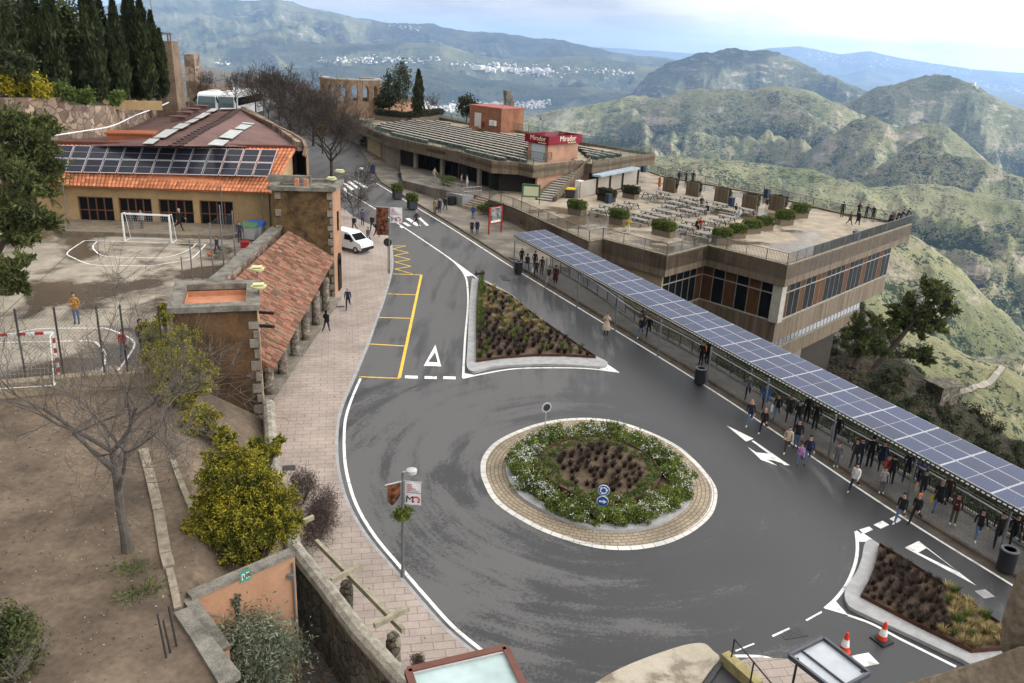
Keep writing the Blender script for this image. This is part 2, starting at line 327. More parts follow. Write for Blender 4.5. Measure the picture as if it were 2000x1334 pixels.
# bare tracks on the slopes (each a strip draped over the ground)
M_TRACK = mat('pale_track', (.25, .225, .18), .95, .3, .05)
def track(pix, wd, label):
    xs = []
    for (a, b), (c, d) in zip(pix[:-1], pix[1:]): xs += [(a + (c - a) * k / 12, b + (d - b) * k / 12) for k in range(12)]
    P, ok = hit(xs + [pix[-1]], 120); P = P[ok]; mb = MB()
    for k in range(25): P[1:-1] = (P[:-2] + P[1:-1] * 2 + P[2:]) / 4
    V = []
    for i, p in enumerate(P):
        d = P[min(i + 1, len(P) - 1)] - P[max(i - 1, 0)]; n = np.array([-d[1], d[0]]); n = n / (np.linalg.norm(n) + 1e-9) * wd / 2
        for s in (-1, 0, 1):
            x, y = p[0] + s * n[0], p[1] + s * n[1]; V.append((x, y, th1(x, y) + .25 + np.hypot(x, y) * .0012))
    mb.add(V, [(i * 3 + k, i * 3 + k + 1, i * 3 + k + 4, i * 3 + k + 3) for i in range(len(P) - 1) for k in (0, 1)])
    tag(mb.build('dirt_track', M_TRACK), label, kind='structure')
track([(1862, 776), (1900, 766), (1950, 742), (2003, 712)], 3.4, 'pale dirt track on the slope below the pine')

# clouds: outside the picture above, they shade the ledge and patches of the hills
M_CLOUD = mat('cloud', (.95, .95, .96), 1.0, .05, .01, spec=0)
def cloud_over(cx, cy, cz, rx, ry, alt=1700, seed=1):
    k = (alt - cz) / SUNV.z; X, Y = cx + SUNV.x * k, cy + SUNV.y * k; rr = random.Random(seed); bm = bmesh.new()
    for j in range(9):
        a, q = rr.uniform(0, 6.28), math.sqrt(rr.random()) * (.0 if j == 0 else .62); s = rr.uniform(.45, .7) if j else .8
        bmesh.ops.create_icosphere(bm, subdivisions=3, radius=1, matrix=Matrix.Translation((X + math.cos(a) * q * rx, Y + math.sin(a) * q * ry, alt + rr.uniform(-30, 30))) @ Matrix.Diagonal((rx * s, ry * s, min(rx, ry) * .22, 1)))
    for v in bm.verts:
        v.co += v.normal * 25 * (fbm(np.array([v.co.x / 90]), np.array([v.co.y / 90 + v.co.z / 70]), 3, 3)[0] - .5) * min(rx, ry) / 200
    me = bpy.data.meshes.new('cloud'); bm.to_mesh(me); bm.free(); me.materials.append(M_CLOUD)
    for p in me.polygons: p.use_smooth = True
    o = bpy.data.objects.new('cloud', me); COL.objects.link(o); tag(o, 'white cumulus cloud high above the valley', kind='structure')
cloud_over(-6, 62, 3, 260, 240, seed=3)
for k, (px, py, d, rx, ry) in enumerate([(1400, 200, 3700, 260, 330), (1240, 200, 4100, 160, 220), (700, 165, 7200, 1500, 900), (430, 150, 8000, 900, 700), (960, 150, 7000, 900, 650), (1130, 175, 6600, 600, 420), (560, 100, 9800, 900, 800),
                                        (1400, 125, 7200, 450, 500), (1560, 195, 3600, 130, 240), (1690, 215, 3000, 150, 260), (1470, 265, 2600, 110, 160), (1750, 170, 4600, 250, 420), (1000, 90, 12500, 1500, 1500), (1840, 300, 2400, 160, 260), (1930, 470, 1500, 130, 150), (860, 60, 13000, 1400, 900)]):
    p = far(px, py, d); cloud_over(p[0], p[1], p[2], rx, ry, 2100, seed=20 + k)
# ---------------------------------------------------------------- street, pavements, markings
def smooth(pts, n=6, closed=False):
    P = [np.array(p, float) for p in pts]; out = []; N = len(P)
    for i in range(N if closed else N - 1):
        g = (lambda k: P[k % N]) if closed else (lambda k: P[min(max(k, 0), N - 1)])
        a, b, c, d = g(i - 1), g(i), g(i + 1), g(i + 2)
        for k in range(n):
            t = k / n; out.append(.5 * (2 * b + (c - a) * t + (2 * a - 5 * b + 4 * c - d) * t * t + (3 * b - a - 3 * c + d) * t ** 3))
    if not closed: out.append(P[-1])
    return out
def Z(z, s, ox, oy): return [(x / s + ox, y / s + oy) for x, y in z]          # photo pixels noted in an enlarged view
def g2(pts): return [gr(*p)[:2] for p in pts]
def offset(pts, d):                                                     # shift a plan line sideways (positive to its right)
    P = [np.array(p[:2], float) for p in pts]; out = []
    for i in range(len(P)):
        t = P[min(i + 1, len(P) - 1)] - P[max(i - 1, 0)]; t = t / (np.linalg.norm(t) + 1e-9); out.append(P[i] + d * np.array([t[1], -t[0]]))
    return out
def ribbon(mb, pts, w, z=None, dz=.008):                                # painted line of width w lying on the street
    z = z or zg; a, b = offset(pts, -w / 2), offset(pts, w / 2); n = len(a)
    mb.add([(p[0], p[1], z(p[0], p[1]) + dz) for p in a] + [(p[0], p[1], z(p[0], p[1]) + dz) for p in b], [(i, n + i, n + i + 1, i + 1) for i in range(n - 1)])
def patch(mb, pts, z=None, dz=.008):
    z = z or zg; pts = [p[:2] for p in pts]; n = len(pts)
    a = sum(pts[i][0] * pts[(i + 1) % n][1] - pts[(i + 1) % n][0] * pts[i][1] for i in range(n)); pts = pts if a > 0 else pts[::-1]
    mb.poly([(p[0], p[1], z(p[0], p[1]) + dz) for p in pts])

def asphalt():
    m = bpy.data.materials.new('asphalt'); m.use_nodes = True; t = m.node_tree; t.nodes.clear()
    P = nd(t, 'ShaderNodeTexCoord').outputs['Object']
    def rng(v, a, b, c=0., d=1.): return nd(t, 'ShaderNodeMapRange', {'Value': v, 'From Min': a, 'From Max': b, 'To Min': c, 'To Max': d}).outputs[0]
    def M(op, a, b): return nd(t, 'ShaderNodeMath', {0: a, 1: b}, operation=op).outputs[0]
    # streaks worn by wheels: along the lane on the left, round the island elsewhere
    rel = nd(t, 'ShaderNodeVectorMath', {0: P, 1: (4.4, 37.3, 0)}, operation='SUBTRACT').outputs[0]
    sx = nd(t, 'ShaderNodeSeparateXYZ', {0: rel}); ln = nd(t, 'ShaderNodeVectorMath', {0: rel}, operation='LENGTH').outputs['Value']
    nrm = nd(t, 'ShaderNodeVectorMath', {0: rel}, operation='NORMALIZE').outputs[0]; sn = nd(t, 'ShaderNodeSeparateXYZ', {0: nrm})
    ring = nd(t, 'ShaderNodeCombineXYZ', {'X': M('MULTIPLY', ln, 1.05), 'Y': M('MULTIPLY', sn.outputs['X'], 1.5), 'Z': M('MULTIPLY', sn.outputs['Y'], 1.5)}).outputs[0]
    lane = nd(t, 'ShaderNodeMapping', {'Vector': P, 'Rotation': (0, 0, R(4)), 'Scale': (.95, .11, 1)}).outputs[0]
    n1 = nd(t, 'ShaderNodeTexNoise', {'Vector': ring, 'Scale': 1.0, 'Detail': 9.0, 'Roughness': .62, 'Distortion': .3}).outputs['Fac']
    n2 = nd(t, 'ShaderNodeTexNoise', {'Vector': lane, 'Scale': 1.0, 'Detail': 9.0, 'Roughness': .62, 'Distortion': .2}).outputs['Fac']
    isl = rng(sx.outputs['Y'], 7, 12); nmix = nd(t, 'ShaderNodeMix', {0: isl, 2: n1, 3: n2}).outputs[0]
    n3 = nd(t, 'ShaderNodeTexNoise', {'Vector': P, 'Scale': .16, 'Detail': 5.0, 'Roughness': .55}).outputs['Fac']
    n4 = nd(t, 'ShaderNodeTexNoise', {'Vector': P, 'Scale': 7.0, 'Detail': 8.0, 'Roughness': .85}).outputs['Fac']
    side = rng(sx.outputs['X'], -5, 7, .035, -.13)                         # the side by the shelter stays wet
    v = M('ADD', M('ADD', M('MULTIPLY', nmix, .62), M('MULTIPLY', n3, .38)), M('ADD', side, M('MULTIPLY', M('SUBTRACT', n4, .5), .50)))
    dry = rng(v, .47, .53)
    fine = nd(t, 'ShaderNodeTexNoise', {'Vector': P, 'Scale': 60.0, 'Detail': 2.0}).outputs['Fac']
    cw = nd(t, 'ShaderNodeMix', {0: n3, 6: (.032, .032, .033, 1), 7: (.052, .051, .051, 1)}, data_type='RGBA').outputs[2]
    cd_ = nd(t, 'ShaderNodeMix', {0: fine, 6: (.086, .083, .081, 1), 7: (.136, .131, .127, 1)}, data_type='RGBA').outputs[2]
    col = nd(t, 'ShaderNodeMix', {0: dry, 6: cw, 7: cd_}, data_type='RGBA').outputs[2]
    b = nd(t, 'ShaderNodeBsdfPrincipled', {'Base Color': col, 'Roughness': rng(dry, 0, 1, .38, .9), 'Specular IOR Level': rng(dry, 0, 1, .17, .08)})
    bp = nd(t, 'ShaderNodeBump', {'Height': fine, 'Strength': .25, 'Distance': .01}); t.links.new(bp.outputs[0], b.inputs['Normal'])
    nd(t, 'ShaderNodeOutputMaterial', {'Surface': b.outputs[0]}); return m
def pavers(name, c1, c2, mortar, bw, bh, rz, ms=.012, rough=.8, stain=.25, polar=None):
    m = bpy.data.materials.new(name); m.use_nodes = True; t = m.node_tree; t.nodes.clear()
    P = nd(t, 'ShaderNodeTexCoord').outputs['Object']
    if polar:
        rel = nd(t, 'ShaderNodeVectorMath', {0: P, 1: (*polar, 0)}, operation='SUBTRACT').outputs[0]; sx = nd(t, 'ShaderNodeSeparateXYZ', {0: rel})
        an = nd(t, 'ShaderNodeMath', {0: sx.outputs['Y'], 1: sx.outputs['X']}, operation='ARCTAN2').outputs[0]
        fl = nd(t, 'ShaderNodeVectorMath', {0: rel, 1: (1, 1, 0)}, operation='MULTIPLY').outputs[0]
        ln = nd(t, 'ShaderNodeVectorMath', {0: fl}, operation='LENGTH').outputs['Value']
        vec = nd(t, 'ShaderNodeCombineXYZ', {'X': nd(t, 'ShaderNodeMath', {0: an, 1: 6.0}, operation='MULTIPLY').outputs[0], 'Y': ln}).outputs[0]
    else: vec = nd(t, 'ShaderNodeMapping', {'Vector': P, 'Rotation': (0, 0, rz)}).outputs[0]
    br = nd(t, 'ShaderNodeTexBrick', {'Vector': vec, 'Color1': (*c1, 1), 'Color2': (*c2, 1), 'Mortar': (*mortar, 1), 'Scale': 1.0, 'Mortar Size': ms, 'Mortar Smooth': .1, 'Bias': 0.0, 'Brick Width': bw, 'Row Height': bh})
    n = nd(t, 'ShaderNodeTexNoise', {'Vector': P, 'Scale': .45, 'Detail': 7.0, 'Roughness': .65}).outputs['Fac']
    v = nd(t, 'ShaderNodeMapRange', {'Value': n, 'From Min': .35, 'From Max': .6, 'To Min': 1 - stain, 'To Max': 1.04}).outputs[0]
    n2 = nd(t, 'ShaderNodeTexNoise', {'Vector': P, 'Scale': 9.0, 'Detail': 4.0, 'Roughness': .7}).outputs['Fac']
    v2 = nd(t, 'ShaderNodeMapRange', {'Value': n2, 'From Min': .3, 'From Max': .7, 'To Min': .9, 'To Max': 1.08}).outputs[0]
    h = nd(t, 'ShaderNodeHueSaturation', {'Color': br.outputs['Color'], 'Value': nd(t, 'ShaderNodeMath', {0: v, 1: v2}, operation='MULTIPLY').outputs[0]})
    b = nd(t, 'ShaderNodeBsdfPrincipled', {'Base Color': h.outputs[0], 'Roughness': rough, 'Specular IOR Level': .15})
    bp = nd(t, 'ShaderNodeBump', {'Height': br.outputs['Fac'], 'Strength': .3, 'Distance': .01}, invert=True); t.links.new(bp.outputs[0], b.inputs['Normal'])
    nd(t, 'ShaderNodeOutputMaterial', {'Surface': b.outputs[0]}); return m

M_ASPH = asphalt()
M_PAVE = pavers('pink_pavers', (.355, .29, .245), (.32, .26, .22), (.19, .155, .13), .8, .4, R(-12), .016)
M_WALK = pavers('grey_pavers', (.150, .138, .122), (.125, .115, .102), (.075, .068, .06), .4, .2, R(28), .010, .6, .35)
M_PLAZA = pavers('plaza_flags', (.235, .20, .155), (.16, .14, .115), (.11, .095, .08), 2.6, 1.5, R(28), .02, .7, .5)
M_WHITE = mat('white_paint', (.70, .68, .64), .7, .3, 2.2, col2=(.36, .35, .33), fine=.2, det=10, lo=.33, hi=.47)
M_YELLOW = mat('yellow_paint', (.66, .43, .06), .7, .25, 2.2, col2=(.36, .25, .06), fine=.2, det=10, lo=.33, hi=.47)
M_KERB = mat('kerb_granite', (.34, .335, .325), .8, .25, 2.0, fine=.15)
M_KERBD = mat('kerb_stained', (.13, .105, .08), .8, .4, 1.5, fine=.2)
M_COBBLE = pavers('island_pavers', (.33, .26, .18), (.27, .215, .15), (.10, .085, .065), .38, .2, 0, .018, .75, .3, polar=(4.42, 37.2))
M_CORTEN = mat('rusty_steel', (.085, .038, .024), .8, .45, 3.0, fine=.2)
M_SOIL = mat('planting_soil', (.135, .095, .062), .95, .45, 2.5, fine=.3, bump=.6)

mb = MB(); RIM = [tuple(p) for p in EDGE]
mb.poly([(x, y, zg(x, y)) for x, y in RIM + [(-260, 60), (-60, 2)]]); struct('road', mb, M_ASPH, 'dark asphalt road with a roundabout, part wet part dry')
mb = MB()                                                                # retaining face under the rim of the ledge
for (ax, ay), (bx, by) in zip(RIM[:-1], RIM[1:]): mb.poly([(ax, ay, zg(ax, ay)), (ax, ay, zg(ax, ay) - 7), (bx, by, zg(bx, by) - 7), (bx, by, zg(bx, by))])
struct('ledge_ground', mb, mat('ledge_rock', (.2, .17, .13), .95, .4, .4, fine=.3, bump=.6), 'rocky rim under the edge of the plaza')

WL = smooth(g2([(960, 1288), (948, 1276), (885, 1224), (831, 1164.5), (780, 1105), (731, 1045.5), (696, 986), (678.5, 930), (672.5, 884.5), (673, 834), (678.5, 804), (689, 774), (704, 739.5)]), 5)
KL = [p for p in offset(WL, -.30)] + smooth(g2([(722, 672), (740, 619.5), (750, 592), (765, 540), (768.7, 515), (767.5, 495), (765, 475), (757.5, 462.5), (750, 454.5), (735, 446), (712, 436), (690, 424), (672, 410)]), 4)
WR = smooth(g2([(735, 358), (780, 385), (880, 445), (1005, 525), (1180, 632), (1400, 768), (1730, 989), (1985, 1148), (2100, 1222)]), 8)
KR = offset(WR, -.62)                                                    # kerb of the walkway, beyond a brown gutter
if KR[0][0] < WR[0][0]: KR = offset(WR, .62)
SW = .13
mb = MB(); mb.prism([tuple(p) for p in KL] + [(-30, 96), (-19.6, 80), (-17, 66), (-16.6, 44), (-12.2, 36), (-7.7, 27), (-1.5, 18.2), (-.2, 17)], lambda x, y: zg(x, y) - .1, lambda x, y: zg(x, y) + SW)
struct('pavement', mb, M_PAVE, 'pink block pavement along the arcade')
mb = MB(); k_ = offset(KL, -.14)
n_ = len(KL); mb.add([(p[0], p[1], zg(*p) + SW + .004) for p in KL] + [(p[0], p[1], zg(*p) + SW + .004) for p in k_] + [(p[0] + .004, p[1], zg(*p) - .02) for p in offset(KL, .004)],
    [(i, i + 1, n_ + i + 1, n_ + i) for i in range(n_ - 1)] + [(i, 2 * n_ + i, 2 * n_ + i + 1, i + 1) for i in range(n_ - 1)]); struct('kerb', mb, M_KERB, 'grey kerb of the pink pavement')
FENCE = [(1078, 522), (1160, 571), (1238.8, 628), (1340, 683), (1453, 750), (1610, 842), (1740, 914), (1874, 991), (1990, 1062), (2080, 1118)]
FN = smooth([gr(p[0], p[1], SW)[:2] for p in FENCE], 3)
wall_a, wall_b, wall_n = at(953.5, 390.5, 3.15), at(1000, 405, 3.15), at(1150, 472.5, 3.15)
mb = MB(); wk = [tuple(p) for p in KR if p[1] < 76]; wk = wk[::-1] if wk[0][1] > wk[-1][1] else wk
mb.prism(wk + [tuple(p + np.array([.35, .2])) for p in FN], lambda x, y: zg(x, y) - .1, lambda x, y: zg(x, y) + SW); struct('walkway', mb, M_WALK, 'grey block walkway under the solar canopy')
pz = [tuple(p) for p in KR if p[1] >= 75.5]; pz = pz[::-1] if pz[0][1] > pz[-1][1] else pz
mb = MB(); mb.prism(pz + [(-30, 150), (-16, 150), (-8, 118), (6, 100), (9, 84), tuple(FN[0] + np.array([1.6, 1.0])), tuple(FN[0] + np.array([.3, -.5]))], lambda x, y: zg(x, y) - .1, lambda x, y: zg(x, y) + SW - .004); struct('plaza_pavement', mb, M_PLAZA, 'stained flagstone pavement in front of the low concrete building')
mb = MB(); a_, b_ = offset(WR, .0), KR
n_ = len(KR); mb.add([(p[0], p[1], zg(*p) + SW + .006) for p in KR] + [(p[0], p[1], zg(*p) + SW + .006) for p in [q + (q - w) * .3 for q, w in zip(KR, WR)]] + [(p[0], p[1], zg(*p) + .004) for p in [q - (q - w) * .02 for q, w in zip(KR, WR)]] + [(p[0], p[1], zg(*p) + .004) for p in [w + (q - w) * .2 for q, w in zip(KR, WR)]],
    [(i, i + 1, n_ + i + 1, n_ + i) for i in range(n_ - 1)] + [(i, 2 * n_ + i, 2 * n_ + i + 1, i + 1) for i in range(n_ - 1)] + [(2 * n_ + i, 3 * n_ + i, 3 * n_ + i + 1, 2 * n_ + i + 1) for i in range(n_ - 1)])
struct('gutter', mb, M_KERBD, 'brown stained kerb and gutter of the walkway')

mb = MB(); y_ = MB()
ribbon(mb, WL, .15); ribbon(mb, WR, .14)
for pl in ([(672, 371), (685, 380), (720, 400), (782.5, 440), (835, 475), (875, 502.5), (895, 520), (909, 540), (913.5, 565), (914, 600), (908.6, 660), (904.5, 738)], [(904, 739), (950, 729), (1010, 720), (1100, 718.5), (1160, 721), (1209, 727.5)], [(925, 538), (935, 546), (950, 550)]):
    ribbon(mb, smooth(g2(pl), 4), .15)
for q in ([(875, 501), (926, 538), (909, 540), (897, 521)], [(904, 738), (905, 729), (929, 733)], [(1170, 720.5), (1187, 712), (1209, 727)]): patch(mb, g2(q), dz=.010)
def frame_tri(o, i, s, ox, oy):
    o, i = g2(Z(o, s, ox, oy)), g2(Z(i, s, ox, oy))
    for k in range(3): patch(mb, [o[k], o[(k + 1) % 3], i[(k + 1) % 3], i[k]])
frame_tri([(668, 245), (592, 382), (706, 386)], [(666, 292), (622, 357), (683, 360)], 3.333, 650, 600)
frame_tri([(1335, 485), (1412, 448), (1735, 698)], [(1410, 513), (1455, 488), (1640, 625)], 2.857, 1300, 900)
for q in ([(470, 445), (553, 447), (553, 466), (470, 463)], [(597, 449), (677, 450), (677, 469), (597, 466)], [(718, 450), (800, 452), (800, 470), (718, 468)]): patch(mb, g2(Z(q, 3.333, 650, 600)))
for q in ([(195, 520), (235, 510), (350, 600), (310, 610)], [(240, 495), (290, 490), (430, 590), (390, 595)], [(330, 490), (370, 485), (535, 578), (490, 585)], [(200, 585), (225, 580), (260, 612), (240, 620)],
          [(1010, 980), (1065, 975), (1215, 1075), (1155, 1080)], [(1178, 975), (1210, 970), (1318, 1068), (1285, 1075)], [(970, 1035), (1010, 1030), (1090, 1075), (1040, 1082)], [(930, 1080), (960, 1075), (990, 1100), (960, 1105)]): patch(mb, g2(Z(q, 6.667, 640, 280)), dz=.012)
for q in ([(212, 558), (375, 637), (330, 655)], [(362, 652), (374, 648), (592, 798), (560, 796)], [(340, 688), (392, 720), (465, 727), (592, 800), (500, 770), (455, 762)], [(340, 688), (455, 762), (518, 800), (420, 765)]): patch(mb, g2(Z(q, 3.077, 1350, 650)), dz=.010 + .001 * q[0][0] / 100)
for q in ([(1080, 385), (1135, 368), (1158, 385), (1105, 408)], [(1160, 358), (1210, 335), (1248, 358), (1200, 380)], [(1248, 325), (1280, 308), (1318, 330), (1290, 348)], [(780, 888), (868, 840), (874, 848), (788, 896)], [(592, 975), (688, 932), (694, 940), (600, 985)], [(388, 1058), (490, 1018), (498, 1024), (392, 1066)],
          [(1062, 388), (1172, 455), (1075, 452)], [(888, 825), (945, 780), (1020, 864)]): patch(mb, g2(Z(q, 2.857, 1300, 900)), dz=.012)
for pl in ([(1062, 395), (1069, 450), (1068, 520), (1050, 600), (1010, 690), (950, 770), (890, 825)], [(1015, 862), (1150, 910), (1300, 990), (1450, 1065), (1620, 1150)], [(1095, 405), (1172, 458)], [(345, 1092), (450, 1090), (560, 1098), (640, 1130), (720, 1170), (850, 1240)]): ribbon(mb, smooth(g2(Z(pl, 2.857, 1300, 900)), 5), .14)
struct('road_markings', mb, M_WHITE, 'white lines, arrows and give way triangles painted on the road')
for pl in ([(768, 535), (823, 537)], [(823, 537), (780, 738)], [(757, 574), (815, 576)], [(740, 620), (806, 622)], [(722, 672), (792, 676)], [(701, 736), (780, 739)]): ribbon(y_, g2(pl), .14 if pl[0][0] != 823 else .2, dz=.008 if pl[0][0] != 823 else .012)
zz = g2(Z([(1040, 722), (1170, 722), (1070, 745), (1190, 775), (1080, 797), (1205, 828), (1085, 848), (1210, 882), (1085, 903), (1220, 940)], 4, 500, 300))
for a, b in zip(zz[:-1], zz[1:]): ribbon(y_, [a, b], .13, dz=.014 + .0007 * a[1] % .003)
struct('yellow_markings', y_, M_YELLOW, 'yellow bay lines and zigzag painted on the road')

# the roundabout and the two splitter islands
OUT = smooth(g2(Z([(860, 132), (1080, 150), (1300, 215), (1540, 330), (1700, 470), (1800, 600), (1822, 690), (1790, 810), (1700, 905), (1580, 980), (1420, 1040), (1190, 1072), (950, 1055), (700, 985), (480, 890), (250, 740), (160, 590), (140, 490), (160, 400), (250, 300), (420, 215), (620, 155)], 3.636, 900, 780)), 4, True)
RC = np.mean(OUT, 0)
def ringpts(s): return [RC + (p - RC) * s for p in OUT]
def ring(mb, s0, s1, z0, z1, dz=0):
    a, b = ringpts(s0), ringpts(s1); n = len(a)
    mb.add([(p[0], p[1], zg(*p) + z0) for p in a] + [(p[0], p[1], zg(*p) + z1) for p in b], [(i, (i + 1) % n, n + (i + 1) % n, n + i) for i in range(n)])
mb = MB(); ring(mb, 1.0, .955, .012, .03); struct('island_rim', mb, pavers('white_setts', (.60, .57, .51), (.52, .50, .45), (.25, .23, .2), .55, 2.0, 0, .02, .7, .2, polar=(4.42, 37.2)), 'ring of white setts round the roundabout')
mb = MB(); ring(mb, .955, .79, .03, .07); struct('island_apron', mb, M_COBBLE, 'tan cobbled apron of the roundabout')
mb = MB(); ring(mb, .795, .79, .05, .2); ring(mb, .79, .755, .2, .21); ring(mb, .755, .70, .205, .205); struct('island_kerb', mb, M_KERB, 'grey stone kerb of the round flower bed')
mb = MB(); mb.poly([(p[0], p[1], zg(*p) + .2) for p in ringpts(.70)][::-1]); struct('island_soil', mb, M_SOIL, 'soil of the round flower bed')
mb = MB(); ring(mb, .51, .51, .15, .66); ring(mb, .51, .502, .66, .66); ring(mb, .502, .502, .66, .5); tag(mb.build('planter_ring', M_CORTEN), 'rusty steel ring holding the inner bed of the roundabout', 'planter')
mb = MB(); mb.poly([(p[0], p[1], zg(*p) + .56) for p in ringpts(.503)][::-1]); struct('inner_soil', mb, M_SOIL, 'soil inside the rusty ring of the roundabout')
I1K = smooth(g2([(926, 548), (935, 547), (948, 551), (997.5, 578), (1022, 600), (1049, 622), (1142, 687), (1180, 707), (1186, 714), (1172, 720), (1100, 715.5), (1040, 715.5), (965, 720), (934, 728.5), (919, 728), (911, 716), (913, 680), (916.5, 600), (921, 551)]), 3, True)
I1B = g2([(935, 553), (997, 583), (1049, 626), (1110, 668), (1163, 704), (1100, 700.5), (1040, 700.5), (980, 705), (930, 712), (930, 640), (931, 590)])
I2K = smooth(g2(Z([(1125, 458), (1150, 456), (1185, 478), (1380, 598), (1600, 738), (1885, 943), (2080, 1085), (1900, 1240), (1640, 1122), (1350, 985), (1060, 852), (1010, 812), (995, 762), (1012, 708), (1060, 638), (1090, 560), (1103, 490)], 2.857, 1300, 900)), 3, True)
I2B = g2(Z([(1186, 492), (1380, 612), (1600, 754), (1880, 955), (2020, 1065), (1700, 1092), (1400, 945), (1084, 780), (1130, 700), (1160, 620), (1178, 550)], 2.857, 1300, 900))
BEDS = []
for nm, K_, B_ in (('triangular', I1K, I1B), ('long', I2K, I2B)):
    mb = MB(); mb.prism([tuple(p) for p in K_], lambda x, y: zg(x, y) - .05, lambda x, y: zg(x, y) + .16); struct('traffic_island', mb, M_KERB, 'grey stone kerb of the %s splitter island' % nm)
    mb = MB(); mb.prism([tuple(p) for p in B_], lambda x, y: zg(x, y) + .1, lambda x, y: zg(x, y) + .2); struct('bed_soil', mb, M_SOIL, 'soil of the %s planted island' % nm)
    mb = MB(); n = len(B_)
    for i in range(n):
        a, b = B_[i], B_[(i + 1) % n]; mb.beam((a[0], a[1], zg(*a) + .21), (b[0], b[1], zg(*b) + .21), .02, .26)
    tag(mb.build('bed_edging', M_CORTEN), 'rusty steel edging round the soil of the %s island' % nm, 'edging')
# small road furniture set in the asphalt
M_IRON = mat('cast_iron', (.06, .06, .06), .6, .3, 6)
for px, py, label, m, s in ((983, 541, 'dark iron drain grate by the far kerb', M_IRON, (.6, 2.2)), (661, 599, 'square manhole on the pink pavement by the walking man', M_IRON, (.9, .35)), (1549, 1237, 'drain grate at the dashed line beside the cones', M_IRON, (1.0, .5)), (1923, 1160, 'pale square hatch below the long give way triangle', M_KERB, (.55, .5)), (1690, 1289, 'white square hatch beside the traffic cones', M_WHITE, (.75, .6)), (564, 914, 'small dark hatch on the pavement by the yellow tree', M_IRON, (.6, .5)), (646, 601, 'rust coloured manhole on the pavement by the arcade', M_CORTEN, (.7, .35))):
    p = gr(px, py, SW if px < 700 else 0); mb = MB(); mb.box((p[0], p[1], p[2] + .004), (s[0], s[1], .02), .3)
    for k in range(5): mb.box((p[0] + (k - 2) * s[0] * .15 * math.cos(.3), p[1] + (k - 2) * s[0] * .15 * math.sin(.3), p[2] + .017), (.03, s[1] * .8, .008), .3)
    tag(mb.build('manhole_cover', m), label, 'cover')
# ---------------------------------------------------------------- buildings on the left: arcade, towers, hall, sports court
ZC = 5.3                                                                # level of the sports court
M_STUCCO = mat('ochre_stucco', (.125, .07, .033), .95, .35, .5, col2=(.034, .021, .013), fine=.15, bump=.25, det=9, lo=.35, hi=.62)
M_RUBBLE = mat('brown_rubble', (.15, .095, .04), .95, .5, 1.2, col2=(.04, .026, .014), fine=.3, bump=.7, det=10)
M_STONE = mat('grey_stone', (.25, .215, .17), .9, .45, 1.3, fine=.25, bump=.4)
M_CAP = mat('weathered_coping', (.22, .20, .165), .9, .6, 1.6, fine=.3, bump=.4, det=9)
M_TERRA = mat('terracotta_floor', (.50, .225, .125), .85, .25, 2)
M_ORANGE = mat('orange_render', (.39, .215, .125), .9, .25, .6, fine=.06, det=8)
M_PLAST = mat('sand_plaster', (.40, .275, .14), .9, .3, .7, fine=.08, det=8)
M_TILE_OLD = mat('old_roof_tile', (.205, .075, .048), .9, .4, 2.2, col2=(.19, .13, .085), island=.5, fine=.2)
M_TILE_NEW = mat('new_roof_tile', (.48, .185, .085), .8, .25, 1.5, col2=(.36, .13, .065), island=.3, fine=.1)
M_DARK = mat('dark_opening', (.012, .011, .010), .6, .3, 1)
M_GLASS = mat('dark_glass', (.012, .013, .014), .16, .3, .6, spec=.12)
nodes_of(M_GLASS)[1].inputs['IOR'].default_value = 1.10
M_WOOD = mat('brown_joinery', (.16, .066, .030), .6, .3, 4)
M_STEEL = mat('grey_steel', (.19, .19, .19), .5, .25, 3, metal=.4)
M_DSTEEL = mat('dark_steel', (.045, .045, .045), .55, .25, 4, metal=.2)
M_WHITEM = mat('white_metal', (.72, .72, .70), .5, .15, 3)
M_LAMPY = mat('yellow_lamp_glass', (.62, .60, .30), .3, .2, 3)
